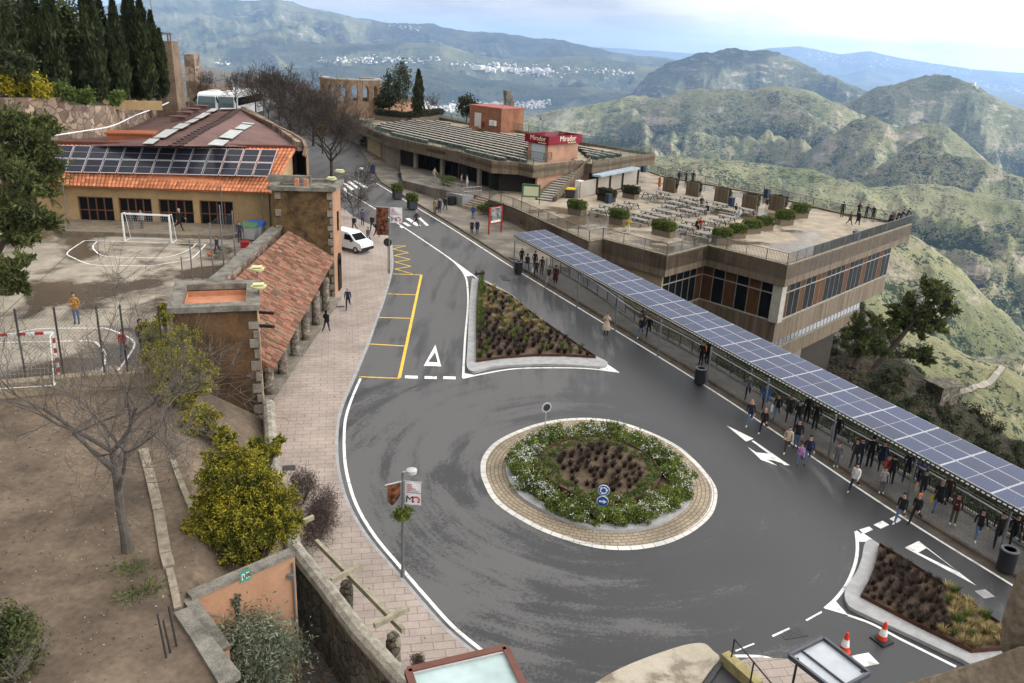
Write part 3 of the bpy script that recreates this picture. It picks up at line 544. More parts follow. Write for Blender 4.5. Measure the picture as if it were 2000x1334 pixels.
def rubble_wall(name, c1, c2, mortar, sc):
    m = bpy.data.materials.new(name); m.use_nodes = True; t = m.node_tree; t.nodes.clear()
    P = nd(t, 'ShaderNodeTexCoord').outputs['Object']
    wn = nd(t, 'ShaderNodeTexNoise', {'Vector': P, 'Scale': sc * .8, 'Detail': 2.0}); wv = nd(t, 'ShaderNodeMix', {0: .32, 4: P, 5: wn.outputs['Color']}, data_type='VECTOR').outputs[1]
    vo = nd(t, 'ShaderNodeTexVoronoi', {'Vector': wv, 'Scale': sc}); ve = nd(t, 'ShaderNodeTexVoronoi', {'Vector': wv, 'Scale': sc}, feature='DISTANCE_TO_EDGE')
    ed = nd(t, 'ShaderNodeMapRange', {'Value': ve.outputs['Distance'], 'From Min': .01, 'From Max': .09}).outputs[0]
    bw = nd(t, 'ShaderNodeSeparateColor', {0: vo.outputs['Color']}).outputs[0]
    c = nd(t, 'ShaderNodeMix', {0: bw, 6: (*c1, 1), 7: (*c2, 1)}, data_type='RGBA').outputs[2]
    big = nd(t, 'ShaderNodeTexNoise', {'Vector': P, 'Scale': .35, 'Detail': 8.0, 'Roughness': .65}).outputs['Fac']
    fine = nd(t, 'ShaderNodeTexNoise', {'Vector': P, 'Scale': 14.0, 'Detail': 4.0}).outputs['Fac']
    v = nd(t, 'ShaderNodeMath', {0: nd(t, 'ShaderNodeMapRange', {'Value': big, 'From Min': .35, 'From Max': .62, 'To Min': .62, 'To Max': 1.1}).outputs[0], 1: nd(t, 'ShaderNodeMapRange', {'Value': fine, 'From Min': .3, 'From Max': .7, 'To Min': .8, 'To Max': 1.2}).outputs[0]}, operation='MULTIPLY').outputs[0]
    c = nd(t, 'ShaderNodeMix', {0: ed, 6: (*mortar, 1), 7: c}, data_type='RGBA').outputs[2]
    h = nd(t, 'ShaderNodeHueSaturation', {'Color': c, 'Value': v}).outputs[0]
    b = nd(t, 'ShaderNodeBsdfPrincipled', {'Base Color': h, 'Roughness': .95, 'Specular IOR Level': .15})
    bp = nd(t, 'ShaderNodeBump', {'Height': ed, 'Strength': .7, 'Distance': .05}); t.links.new(bp.outputs[0], b.inputs['Normal'])
    nd(t, 'ShaderNodeOutputMaterial', {'Surface': b.outputs[0]}); return m
M_RWALL = rubble_wall('pink_rubble_wall', (.15, .10, .07), (.42, .31, .23), (.15, .11, .085), 1.9)
M_GWALL = rubble_wall('grey_rubble_wall', (.10, .085, .06), (.21, .185, .14), (.06, .05, .035), 3.6)
M_PEBBLE = rubble_wall('pebbled_pillar', (.13, .10, .075), (.40, .34, .27), (.07, .055, .04), 9.0)
def solar(name, cell, line, rough, nx, ny, lw):
    m = bpy.data.materials.new(name); m.use_nodes = True; t = m.node_tree; t.nodes.clear()
    uv = nd(t, 'ShaderNodeTexCoord').outputs['Object']
    g = nd(t, 'ShaderNodeNewGeometry'); n = nd(t, 'ShaderNodeTexNoise', {'Vector': uv, 'Scale': .25, 'Detail': 3.0}).outputs['Fac']
    v = nd(t, 'ShaderNodeMapRange', {'Value': nd(t, 'ShaderNodeObjectInfo').outputs['Random'], 'To Min': .75, 'To Max': 1.25}).outputs[0]
    h = nd(t, 'ShaderNodeHueSaturation', {'Color': (*cell, 1), 'Value': v}).outputs[0]
    b = nd(t, 'ShaderNodeBsdfPrincipled', {'Base Color': h, 'Roughness': rough, 'Specular IOR Level': .3})
    nd(t, 'ShaderNodeOutputMaterial', {'Surface': b.outputs[0]}); return m
M_PVD = solar('dark_solar_cells', (.020, .020, .028), (.1, .1, .1), .22, 6, 10, .02)
M_PVB = solar('blue_solar_cells', (.032, .043, .090), (.2, .2, .2), .24, 6, 10, .02)
nodes_of(M_PVB)[1].inputs['IOR'].default_value = 1.36
M_PVLINE = mat('solar_cell_lines', (.06, .075, .13), .4, .1, 3)
M_FRAME = mat('aluminium_frame', (.62, .63, .65), .4, .1, 3, metal=.3)

def onplane(px, py, p0, n):
    d = ray(px, py); n = np.asarray(n, float); return CAM + d * (np.dot(np.asarray(p0) - CAM, n) / np.dot(d, n))
def onwall(px, py, A, B):                                               # point on the vertical plane through A and B
    t = np.array([B[0] - A[0], B[1] - A[1]]); return onplane(px, py, (A[0], A[1], 0), (t[1], -t[0], 0))
def tile_roof(mb, e0, e1, r0, r1, tw=.26, tl=.42, lift=.055):            # eave e0-e1, ridge r0-r1; every tile its own curved piece
    e0, e1, r0, r1 = map(np.array, (e0, e1, r0, r1)); nu = int(np.linalg.norm(e1 - e0) / tw); nv = max(2, int(np.linalg.norm((r0 + r1 - e0 - e1) / 2) / tl))
    nrm = np.cross(e1 - e0, r0 - e0); nrm /= np.linalg.norm(nrm); nrm = nrm if nrm[2] > 0 else -nrm
    def q(u, v): return (e0 * (1 - u) + e1 * u) * (1 - v) + (r0 * (1 - u) + r1 * u) * v
    for j in range(nv):
        for i in range(nu):
            jit = RNG.uniform(-.010, .010); vs = []
            for v, h in ((j / nv - .10 / nv, lift), ((j + 1) / nv, .0)):
                for k in range(6):
                    u = (i + .03 + .94 * k / 5) / nu; vs.append(q(u, v) + nrm * (h + jit + .095 * math.sin(math.pi * (.08 + .84 * k / 5))))
            mb.add(vs, [(k, k + 1, 7 + k, 6 + k) for k in range(5)])
    mb.hexa([e0 - nrm * .12, e1 - nrm * .12, r1 - nrm * .12, r0 - nrm * .12], [e0 + nrm * .02, e1 + nrm * .02, r1 + nrm * .02, r0 + nrm * .02])

# near tower
u_, v_ = np.array([.957, .291]), np.array([-.291, .957])
FR = np.array([-12.45, 38.62]); T0 = FR - u_ * 4.25
def tw(a, b, z): return (*(T0 + u_ * a + v_ * b), z)
th = Thing('stone_tower', 'dark ochre square tower with terracotta rooftop nearest the sidewalk trees', 'tower', tw(2.1, 2.2, 0), 'towers of the arcade')
mb = MB(); mb.hexa([tw(.2, .15, -1.2), tw(4.1, .15, -1.2), tw(4.1, 4.35, -1.2), tw(.2, 4.35, -1.2)], [tw(.2, .15, 6.88), tw(4.1, .15, 6.88), tw(4.1, 4.35, 6.88), tw(.2, 4.35, 6.88)]); [mb.hexa([tw(a0, b0, 6.8), tw(a1, b0, 6.8), tw(a1, b1, 6.8), tw(a0, b1, 6.8)], [tw(a0, b0, 7.41), tw(a1, b0, 7.41), tw(a1, b1, 7.41), tw(a0, b1, 7.41)]) for a0, b0, a1, b1 in ((.203, .153, 4.097, .6), (.203, 3.92, 4.097, 4.347), (.203, .6, .6, 3.92), (3.62, .6, 4.097, 3.92))]; th.part('wall', mb, M_STUCCO)
mb = MB(); TT = 7.72
for a0, b0, a1, b1 in ((0, 0, 4.25, .62), (0, 3.9, 4.25, 4.5), (0, .62, .62, 3.9), (3.6, .62, 4.25, 3.9)):
    mb.hexa([tw(a0, b0, 7.42), tw(a1, b0, 7.42), tw(a1, b1, 7.42), tw(a0, b1, 7.42)], [tw(a0, b0, TT), tw(a1, b0, TT), tw(a1, b1, TT), tw(a0, b1, TT)])
th.part('parapet', mb, M_CAP)
mb = MB(); mb.hexa([tw(.62, .62, 6.88), tw(3.6, .62, 6.88), tw(3.6, 3.9, 6.88), tw(.62, 3.9, 6.88)], [tw(.62, .62, 7.1), tw(3.6, .62, 7.1), tw(3.6, 3.9, 7.1), tw(.62, 3.9, 7.1)])
for a0, b0, a1, b1 in ((.62, 3.84, 3.6, 3.9), (.62, .62, .68, 3.84), (3.54, .62, 3.6, 3.84)): mb.hexa([tw(a0, b0, 7.1), tw(a1, b0, 7.1), tw(a1, b1, 7.1), tw(a0, b1, 7.1)], [tw(a0, b0, 7.36), tw(a1, b0, 7.36), tw(a1, b1, 7.36), tw(a0, b1, 7.36)])
th.part('roof_floor', mb, M_TERRA)
mb = MB(); z = .2; k = 0
while z < 6.6:
    h = random.uniform(.36, .52); w = .46 if k % 2 else .26
    mb = MB(); mb.hexa([tw(4.13 - w, .11, z), tw(4.16, .11, z), tw(4.16, .11 + .9 - w, z), tw(4.13 - w, .2, z)], [tw(4.13 - w, .11, z + h), tw(4.16, .11, z + h), tw(4.16, .11 + .9 - w, z + h), tw(4.13 - w, .2, z + h)])
    if k % 3 == 0: th.part('quoin', mb, M_STONE); mb = MB(); mb.hexa([tw(.15, .11, z), tw(.15 + w, .11, z), tw(.15 + w, .2, z), tw(.15, .2, z)], [tw(.15, .11, z + h), tw(.15 + w, .11, z + h), tw(.15 + w, .2, z + h), tw(.15, .2, z + h)])
    th.part('quoin', mb, M_STONE); z += h + random.uniform(.05, .2); k += 1
mb = MB(); mb.hexa([tw(4.08, .5, .2), tw(4.13, .5, .2), tw(4.13, 4.2, .2), tw(4.08, 4.2, .2)], [tw(4.08, .5, 6.8), tw(4.13, .5, 6.8), tw(4.13, 4.2, 6.8), tw(4.08, 4.2, 6.8)]); th.part('side_render', mb, M_PLAST)
for b in (1.0, 3.2):
    mb = MB(); mb.beam(tw(4.1, b, 6.3), tw(4.9, b, 6.2), .14, .14); th.part('waterspout', mb, M_DARK)

# arcade with its tiled lean-to roof
FTL, FTR, FTB, FTZ = np.array([-18.4, 61.2]), np.array([-13.95, 61.85]), np.array([-14.1, 65.6]), 9.5
th = Thing('arcade', 'long arcade with old tiled lean-to roof on pebbled pillars between the two towers', 'arcade', (-15.5, 50, .5))
e0, e1, r0, r1 = np.array([-12.75, 41.2, 3.28]), np.array([-13.95, 61.8, 4.05]), np.array([-16.75, 41.5, 6.05]), np.array([-17.35, 61.8, 6.1])
mb = MB(); tile_roof(mb, e0, e1, r0, r1, .21, .37, .05); th.part('tiled_roof', mb, M_TILE_OLD)
mb = MB(); mb.beam(e0 + [-.55, 0, .12], e1 + [-.45, 0, .1], .3, .36); th.part('eave_beam', mb, M_WOOD)
for y in (44.1, 47.0, 49.9, 52.7, 55.6, 58.6):
    x = -13.95; z = zg(x, y); mb = MB(); mb.lathe([(.31, 0), (.30, .6), (.29, 2.2), (.32, 2.35), (.32, 2.62)], (x, y, z), 14); th.part('pillar', mb, M_PEBBLE, smooth=True)
mb = MB(); mb.hexa([(-17.4, 42, -1), (-16.9, 42, -1), (-17.2, 61.5, -1), (-17.9, 61.5, -1)], [(-17.4, 42, 5.6), (-16.9, 42, 5.6), (-17.2, 61.5, 5.7), (-17.9, 61.5, 5.7)]); th.part('back_wall', mb, M_STUCCO)
mb = MB(); mb.hexa([(-17, 42, .1), (-13.45, 40.5, .1), (-13.4, 61.6, .5), (-17, 61.6, .5)], [(-17, 42, .52), (-13.45, 40.5, .45), (-13.4, 61.6, 1.0), (-17, 61.6, 1.0)]); th.part('plinth', mb, M_STONE)
th = Thing('court_parapet', 'low rubble wall with stone coping along the sports court above the arcade roof', 'wall', (-17.8, 52, ZC))
mb = MB(); A, B = np.array([-17.55, 43.2]), np.array([-18.15, 61.7]); mb.prism([A + [-.3, 0], A + [.3, 0], B + [.3, 0], B + [-.3, 0]], 4, 6.25); th.part('wall', mb, M_RWALL)
mb = MB(); mb.prism([A + [-.4, 0], A + [.4, 0], B + [.4, 0], B + [-.4, 0]], 6.25, 6.42); th.part('coping', mb, M_CAP)

# far tower
th = Thing('stone_tower', 'brown rubble tower with stone quoins beside the parked white van', 'tower', (-16.2, 63.4, .8), 'towers of the arcade')
FBL = FTL + (FTB - FTR); poly = [FTL, FTR, FTB, FBL]; cx = np.mean(poly, 0)
def sh(s): return [cx + (p - cx) * s for p in poly]
mb = MB(); mb.prism(sh(.96), .2, 9.24); th.part('wall', mb, M_RUBBLE)
mb = MB()
for a, b in zip(sh(1.0), sh(1.0)[1:] + sh(1.0)[:1]): mb.beam((*a, 9.36), (*b, 9.36), .5, .28)
mb.prism(sh(.93), 9.0, 9.27); th.part('parapet', mb, M_CAP)
mb = MB(); mb.beam((*(FTR * .96 + cx * .04 + [.02, .1]), 5), (*(FTB * .96 + cx * .04 + [.02, -.1]), 5), .06, 8.2); th.part('side_render', mb, M_ORANGE)
a, b = FTR * .955 + cx * .045, FTB * .955 + cx * .045
mb = MB(); q = a * .45 + b * .55; mb.box((q[0] + .12, q[1], 2.2), (.10, 1.0, 2.6)); mb.lathe([(.5, -.05), (.5, .05)], (0, 0, 0), 16)
for i in range(len(mb.v) - 32, len(mb.v)): x, y, z = mb.v[i]; mb.v[i] = (q[0] + .12 + z, q[1] + x, 3.5 + y)
th.part('arched_niche', mb, M_DARK)
mb = MB(); q = a * .5 + b * .5; mb.box((q[0] + .13, q[1], 6.6), (.08, .22, 1.5)); th.part('slit_window', mb, M_DARK)
mb = MB(); z = .9; k = 0
while z < 8.9:
    h = random.uniform(.34, .5); w = .42 if k % 2 else .24; c = FTR * .965 + cx * .035
    mb = MB(); mb.box((c[0] - w / 2 + .04, c[1] + .12, z + h / 2), (w, .4, h), .14)
    if k % 2: th.part('quoin', mb, M_STONE); mb = MB(); mb.box((FTL[0] + .45, FTL[1] + .2, z + h / 2), (w, .3, h), .14)
    th.part('quoin', mb, M_STONE); z += h + random.uniform(.08, .25); k += 1
mb = MB(); mb.box((*(FTL * .3 + FTR * .1 + FTB * .1 + FBL * .5), 9.7), (3.2, .4, .55), .14); th.part('roof_upstand', mb, M_CAP)
for k in range(2):
    mb = MB(); mb.box((-16.9 + k * .7, 63.0, 9.55), (.3, .25, .6)); th.part('chimney_pot', mb, M_TERRA)
for px, py, z, lab in ((503, 535, 7.72, 'yellow floodlight at the back of the near tower parapet'), (506, 570, 7.72, 'yellow floodlight on the front corner of the near tower parapet'), (648, 356, 9.5, 'yellow floodlight on the front corner of the far tower'), (664, 341, 9.5, 'yellow floodlight at the back corner of the far tower')):
    p = at(px, py + 3, z); t2 = Thing('floodlight', lab, 'floodlight', p, 'floodlights on the towers')
    mb = MB(); mb.tube([p, p + [0, 0, .25]], .04); t2.part('post', mb, M_STEEL)
    mb = MB(); mb.lathe([(.12, .25), (.36, .32), (.40, .42), (.30, .42)], p, 14); t2.part('lamp_bowl', mb, M_LAMPY)
    mb = MB(); mb.box(p + [0, 0, .5], (.55, .4, .05), .3); t2.part('lamp_cover', mb, M_LAMPY)

# sports court
def concrete(name, c1, c2, wet, sc=.12, thr=(.44, .52)):
    m = bpy.data.materials.new(name); m.use_nodes = True; t = m.node_tree; t.nodes.clear()
    P = nd(t, 'ShaderNodeTexCoord').outputs['Object']
    n = nd(t, 'ShaderNodeTexNoise', {'Vector': P, 'Scale': sc, 'Detail': 7.0, 'Roughness': .6, 'Distortion': .4}).outputs['Fac']
    n2 = nd(t, 'ShaderNodeTexNoise', {'Vector': P, 'Scale': .7, 'Detail': 9.0, 'Roughness': .72}).outputs['Fac']
    n3 = nd(t, 'ShaderNodeTexNoise', {'Vector': P, 'Scale': 22.0, 'Detail': 3.0}).outputs['Fac']
    w = nd(t, 'ShaderNodeMapRange', {'Value': nd(t, 'ShaderNodeMath', {0: n, 1: nd(t, 'ShaderNodeMath', {0: n2, 1: .12}, operation='MULTIPLY').outputs[0]}, operation='ADD').outputs[0], 'From Min': thr[0] + .06, 'From Max': thr[1] + .06}).outputs[0]
    c = nd(t, 'ShaderNodeMix', {0: nd(t, 'ShaderNodeMapRange', {'Value': n2, 'From Min': .35, 'From Max': .65}).outputs[0], 6: (*c1, 1), 7: (*c2, 1)}, data_type='RGBA').outputs[2]
    c = nd(t, 'ShaderNodeMix', {0: w, 6: (*wet, 1), 7: c}, data_type='RGBA').outputs[2]
    h = nd(t, 'ShaderNodeHueSaturation', {'Color': c, 'Value': nd(t, 'ShaderNodeMapRange', {'Value': n3, 'From Min': .3, 'From Max': .7, 'To Min': .88, 'To Max': 1.1}).outputs[0]}).outputs[0]
    b = nd(t, 'ShaderNodeBsdfPrincipled', {'Base Color': h, 'Roughness': nd(t, 'ShaderNodeMapRange', {'Value': w, 'To Min': .16, 'To Max': .85}).outputs[0], 'Specular IOR Level': .25})
    nd(t, 'ShaderNodeOutputMaterial', {'Surface': b.outputs[0]}); return m
M_COURT = concrete('court_concrete', (.225, .19, .145), (.365, .315, .245), (.09, .07, .05))
def c3(px, py, z=ZC): return at(px, py, z)
mb = MB(); NE = [c3(-160, 800), c3(0, 752), c3(150, 738), c3(320, 727)]
mb.prism([p[:2] for p in NE] + [(-16.9, 36.2), (-17.9, 42.3), (-17.7, 61.8), (-19, 66), (-50, 64), (-62, 36)], 3.2, ZC); struct('court', mb, M_COURT, 'wet concrete sports court with white lines')
mb = MB()
for a, b in zip(NE[:-1], NE[1:]): mb.beam(a + [0, 0, -.06], b + [0, 0, -.06], .5, .42); mb.beam(a + [0, -.1, -.9], b + [0, -.1, -.9], .35, 1.4)
tag(mb.build('court_edge_wall', mat('edge_wall', (.32, .25, .17), .9, .4, .8, fine=.15)), 'low plastered edge wall between the court fence and the bare garden', 'wall')
mb = MB(); zc_ = lambda x, y: ZC
for pl, cl in (([(165, 470), (132, 493), (142, 503), (180, 517), (235, 518.5), (290, 519), (340, 512), (375, 504), (402, 477)], 0), ([(192, 470), (182, 480), (186, 490), (210, 501), (300, 503.5), (340, 499), (372, 486), (384, 475)], 0), ([(165, 470), (243, 472), (402, 477)], 0), ([(0, 660), (70, 643), (192, 641), (206, 641), (238, 653), (262, 668), (255, 690), (228, 727)], 0), ([(0, 669), (100, 667), (172, 666), (190, 671), (205, 690), (203, 715), (196, 728)], 0)):
    ribbon(mb, [c3(*p)[:2] for p in smooth(pl, 4)], .1, zc_)
struct('court_lines', mb, M_WHITE, 'white lines painted on the sports court')
mb = MB()
for pl in ([(0, 620), (130, 500), (190, 455)], [(215, 565), (300, 505), (345, 460)], [(0, 470), (520, 490)], [(0, 562), (340, 575)]): ribbon(mb, [c3(*p)[:2] for p in pl], .06, zc_, .005)
struct('court_joints', mb, M_KERBD, 'dark joints between the concrete slabs of the court')

# building with the solar roof
EL, ER, RL, RR_ = at(60, 360.5, 8.3), at(529, 377, 8.3), at(60, 281, 10.9), at(578, 290, 10.9)
th = Thing('clubhouse', 'sand plastered building with orange tiled roof covered in solar panels', 'building', (-28, 66, ZC))
mb = MB(); tile_roof(mb, EL, ER, RL, RR_, .28, .44); th.part('tiled_roof', mb, M_TILE_NEW)
mb = MB(); mb.beam(RL + [0, .1, .1], RR_ + [.1, .1, .1], .5, .3); th.part('ridge_flashing', mb, mat('ridge_red', (.12, .035, .022), .6, .3, 2))
ed = (ER - EL)[:2] / np.linalg.norm((ER - EL)[:2]); inn = np.array([-ed[1], ed[0]]); WA, WB = EL[:2] + inn * .55, ER[:2] + inn * .55
def wl(s, z, off=0.0): q = WA + ed * s + inn * off; return (q[0], q[1], z)
wlen = np.linalg.norm(WB - WA)
def spx(px, py): return float(np.dot(onwall(px, py, WA, WB)[:2] - WA, ed))
ops = [(spx(152, 400), spx(221, 400)), (spx(231, 400), spx(296, 400)), (spx(309, 400), spx(377, 400)), (spx(389, 400), spx(455, 400))]
mb = MB(); ztop_ = ztop((*wl(ops[1][0], 0)[:2], 0), 386); prev = 0.0
def wbox(m_, s0, s1, z0, z1, o0, o1): m_.hexa([wl(s0, z0, o0), wl(s1, z0, o0), wl(s1, z0, o1), wl(s0, z0, o1)], [wl(s0, z1, o0), wl(s1, z1, o0), wl(s1, z1, o1), wl(s0, z1, o1)])
for a, b in ops + [(wlen, wlen)]: wbox(mb, prev, a, ZC - .3, ztop_, 0, .35); prev = b
wbox(mb, 0, wlen, ztop_, 8.32, 0, .35); th.part('wall', mb, M_PLAST)
mb = MB(); wbox(mb, 0, wlen, ZC, 8.2, 5.5, 5.7); wbox(mb, 0, .2, ZC, 8.2, .4, 5.5); th.part('inner_wall', mb, mat('dim_interior', (.10, .085, .07), .9))
mb = MB(); q0, q1 = WB, RR_[:2] + np.array([-.35, 0]); mb.add([(*q0, 4.5), (*q1, 4.5), (*q1, 10.8), (*q0, 8.3)], [(0, 1, 2, 3)]); mb.add([(*(q0 - ed * .3), 4.5), (*(q1 - ed * .3), 4.5), (*(q1 - ed * .3), 10.75), (*(q0 - ed * .3), 8.25)], [(3, 2, 1, 0)]); th.part('gable_wall', mb, M_PLAST)
for k, (a, b) in enumerate(ops):
    f = MB()
    for s0, s1, z0, z1 in ((a, a + .1, ZC, ztop_), (b - .1, b, ZC, ztop_), (a, b, ztop_ - .1, ztop_), (a, b, ZC, ZC + .12), (a, b, ZC + 2.15, ZC + 2.25), (a, b, ZC + 1.0, ZC + 1.08)): wbox(f, s0, s1, z0, z1, .16, .25)
    for j in (.27, .5, .73): s = a + (b - a) * j; wbox(f, s - .05, s + .05, ZC, ztop_, .165, .245)
    fo = th.part('door' if k in (1, 3) else 'window', f, M_WOOD)
    g_ = MB(); wbox(g_, a + .05, b - .05, ZC + .05, ztop_ - .05, .19, .22); th.part('pane', g_, M_GLASS, fo)
mb = MB(); a, b = at(122, 458, ZC), at(446, 468, ZC); mb.hexa([a + [0, 0, -.1], b + [0, 0, -.1], (*WB, ZC - .1), (*WA, ZC - .1)], [a + [0, 0, .28], b + [0, 0, .28], (*WB, ZC + .28), (*WA, ZC + .28)]); th.part('step', mb, mat('old_step', (.22, .175, .125), .9, .4, 1.2, fine=.2))
mb = MB(); mb.tube([(*(WB - inn * .25 - ed * .2), ZC), (*(WB - inn * .25 - ed * .2), 8.1)], .06); th.part('downpipe', mb, M_DSTEEL)
# panels: two rows of thirteen
nrm = np.cross(ER - EL, RL - EL); nrm /= np.linalg.norm(nrm); nrm = nrm if nrm[2] > 0 else -nrm
P00, P10, P01, P11 = [onplane(*p, EL + nrm * .22, nrm) for p in ((92, 335.5), (525, 345), (112, 283), (543, 292))]
def pq(u, v): return (P00 * (1 - u) + P10 * u) * (1 - v) + (P01 * (1 - u) + P11 * u) * v
for j in range(2):
    for i in range(13):
        u0, u1, v0, v1 = i / 13, (i + 1) / 13, j / 2, (j + 1) / 2
        mb = MB(); c = [pq(u0 + .003, v0 + .012), pq(u1 - .003, v0 + .012), pq(u1 - .003, v1 - .012), pq(u0 + .003, v1 - .012)]; mb.hexa([p - nrm * .03 for p in c], [p + nrm * .01 for p in c]); po = th.part('solar_panel', mb, M_FRAME)
        mb = MB()
        for a_, b_ in ((.05, .492), (.508, .95)):
            c = [pq(u0 + .0045, v0 + .5 * a_), pq(u1 - .0045, v0 + .5 * a_), pq(u1 - .0045, v0 + .5 * b_), pq(u0 + .0045, v0 + .5 * b_)]; mb.poly([p + nrm * .016 for p in c])
        th.part('cells', mb, M_PVD, po)

# hall behind with the worn red metal roof
M_METAL = mat('worn_red_metal', (.155, .085, .07), .6, .45, .25, col2=(.10, .055, .048), fine=.12, det=10, mscale=(1, 1, 1))
M_SKYL = mat('fibreglass', (.46, .47, .44), .6, .25, 1.5)
th = Thing('hall', 'long hall with worn dark red metal roof and pale fibreglass strips', 'building', (-32, 88, 7))
HR = [at(578, 288, 10.6), at(545, 262, 10.4), at(505, 236, 10.3), at(470, 216, 10.3)]; RG = [at(345, 285, 11.5), at(395, 255, 11.5), at(440, 232, 11.5), at(463, 214.5, 11.5)]
HL = [at(-40, 285, 10.2), at(215, 268, 10.2), at(305, 228, 10.2), at(340, 208, 10.2)]
def roof_strip(mb, A_, B_, n=60):
    def li(P_, t): t *= len(P_) - 1; i = min(int(t), len(P_) - 2); f = t - i; return P_[i] * (1 - f) + P_[i + 1] * f
    vs = []
    for i in range(n + 1):
        t = i / n
        for (dt, dz) in ((0, .0), (.35 / n, .05)): 
            tt = min(t + dt, 1); vs += [li(A_, tt) + [0, 0, dz], li(B_, tt) + [0, 0, dz]]
    m_ = len(vs) // 2; mb.add(vs, [(2 * i, 2 * i + 1, 2 * i + 3, 2 * i + 2) for i in range(m_ - 1)])
mb = MB(); roof_strip(mb, RG, HR); roof_strip(mb, HL, RG); th.part('metal_roof', mb, M_METAL)
mb = MB()
for k in range(24):
    t = k / 23 * 3; i = min(int(t), 2); p = RG[i] * (1 - t + i) + RG[i + 1] * (t - i); mb.box(p + [0, 0, .06], (.5, 1.1, .08), -.5)
th.part('ridge_cap', mb, mat('ridge_dark', (.06, .035, .03), .7))
for side, quads in ((0, [[(975, 630), (1050, 580), (1180, 590), (1120, 640)], [(1085, 560), (1190, 490), (1310, 500), (1210, 575)], [(1225, 480), (1290, 440), (1395, 450), (1325, 490)], [(1290, 430), (1310, 420), (1415, 432), (1400, 442)]]),
                    (1, [[(370, 620), (440, 573), (535, 575), (470, 622)], [(470, 565), (590, 487), (715, 487), (585, 565)], [(645, 480), (720, 432), (820, 435), (745, 480)], [(760, 425), (840, 390), (905, 392), (840, 425)], [(850, 385), (940, 332), (1010, 335), (925, 385)], [(960, 325), (1020, 292), (1080, 295), (1040, 322)], [(1090, 300), (1100, 288), (1220, 290), (1240, 297)]])):
    p0, p1, p2 = (RG[0], HR[0], HR[2]) if side == 0 else (RG[0], RG[2], HL[1]); nn = np.cross(p1 - p0, p2 - p0)
    for q in quads:
        c = [onplane(x / 4.762 + 200, y / 4.762 + 150, p0 + [0, 0, .34], nn) for x, y in q]; mb = MB(); mb.poly(c); th.part('fibreglass_sheet', mb, M_SKYL)
mb = MB()
for a, b in zip(HR[:-1], HR[1:]): mb.add([a, b, b - [0, 0, 6], a - [0, 0, 6]], [(0, 1, 2, 3)]); mb.beam(a + [.3, .1, .1], b + [.3, .1, .1], .5, .8)
th.part('wall', mb, M_RWALL)
mb = MB(); CP = [at(470, 214, 10.6), at(520, 238, 10.7), at(570, 262, 10.9), at(592, 276, 11.1), at(598, 290, 10.9), at(594, 305, 10.3)]
for a, b in zip(CP[:-1], CP[1:]): mb.beam(a, b, .26, .34); mb.add([a + [.17, 0, -.2], b + [.17, 0, -.2], b + [.17, 0, -7], a + [.17, 0, -7]], [(0, 1, 2, 3)])
th.part('curved_parapet', mb, mat('parapet_render', (.24, .165, .11), .95, .4, .8, fine=.2))
for px, py in ((348, 235), (361, 226), (375, 219), (393, 213)):
    p = at(px, py, 10.9); mb = MB(); mb.box(p + [0, 0, .15], (1.5, .9, .45), .4); mb.prism([tuple(p[:2] + np.array(q)) for q in ((-.9, -.6), (.9, -.5), (.8, .6), (-.8, .5))], p[2] + .38, p[2] + .45); th.part('roof_vent', mb, M_METAL)
p = at(258, 270, 11.0); mb = MB(); mb.box(p + [0, 0, .5], (3.9, 2.3, .12), .25); mb.box(p + [0, 0, .15], (3.6, 2.0, .6), .25); th.part('skylight_housing', mb, mat('rust_sheet', (.30, .10, .045), .7, .3, 1))

# the terraced hillside at the upper left: rubble wall, coping steps, planting bank
th = Thing('retaining_wall', 'high pink rubble retaining wall with stepped top below the cypresses', 'wall', at(200, 250, 10))
WP = [(at(-60, 285, 10) + [-55, -12, 0], 193), (at(-60, 285, 10), 193), (at(20, 283, 10), 192), (at(100, 279, 10.), 191), (at(138, 277, 10.), 190), (at(143, 277, 10.0), 205), (at(215, 265, 10), 207), (at(262, 248, 10), 206), (at(310, 222, 10.1), 203), (at(334, 205, 10.2), 196)]
mb = MB(); tops = []
for (a, pa), (b, pb) in zip(WP[:-1], WP[1:]):
    za, zb = ztop(a, pa), ztop(b, pb); d = (b - a)[:2]; d /= np.linalg.norm(d) + 1e-9; nn = np.array([-d[1], d[0]]) * .7
    mb.hexa([(*a[:2], 4), (*b[:2], 4), (*(b[:2] + nn), 4), (*(a[:2] + nn), 4)], [(*a[:2], za), (*b[:2], zb), (*(b[:2] + nn), zb), (*(a[:2] + nn), za)]); tops += [(*a[:2], za)]
th.part('wall', mb, M_RWALL); tops += [(*WP[-1][0][:2], ztop(WP[-1][0], 196))]
mb = MB()
for px, py, w in ((25, 186, 7), (178, 199, 4.6), (222, 201, 2.6), (247, 201, 2.6), (268, 202, 2.4), (286, 202, 2.2)):
    p = at(px, py, 12.9); mb.box(p + [0, .8, -.25], (w, .35, .85), .35)
th.part('stepped_coping', mb, M_PLAST)
mb = MB(); rp = smooth([at(60, 258, 12.), at(110, 252, 12), at(160, 245, 12), (at(215, 236, 12.)), at(262, 216, 12), at(300, 203, 12.3), at(326, 192, 12.6)], 4); mb.tube([p + [.3, -.4, -.4] for p in rp], .055); th.part('pipe', mb, M_WHITEM)
mb = MB(); tp = np.array(tops); back = tp + np.array([-30, 34, 9.5]); mid = tp + np.array([-4, 7, 1.2]); front = tp + np.array([-.1, .6, -.5])
for A_, B_ in ((front, mid), (mid, back)): mb.add(list(A_) + list(B_), [(i, i + 1, len(tp) + i + 1, len(tp) + i) for i in range(len(tp) - 1)])
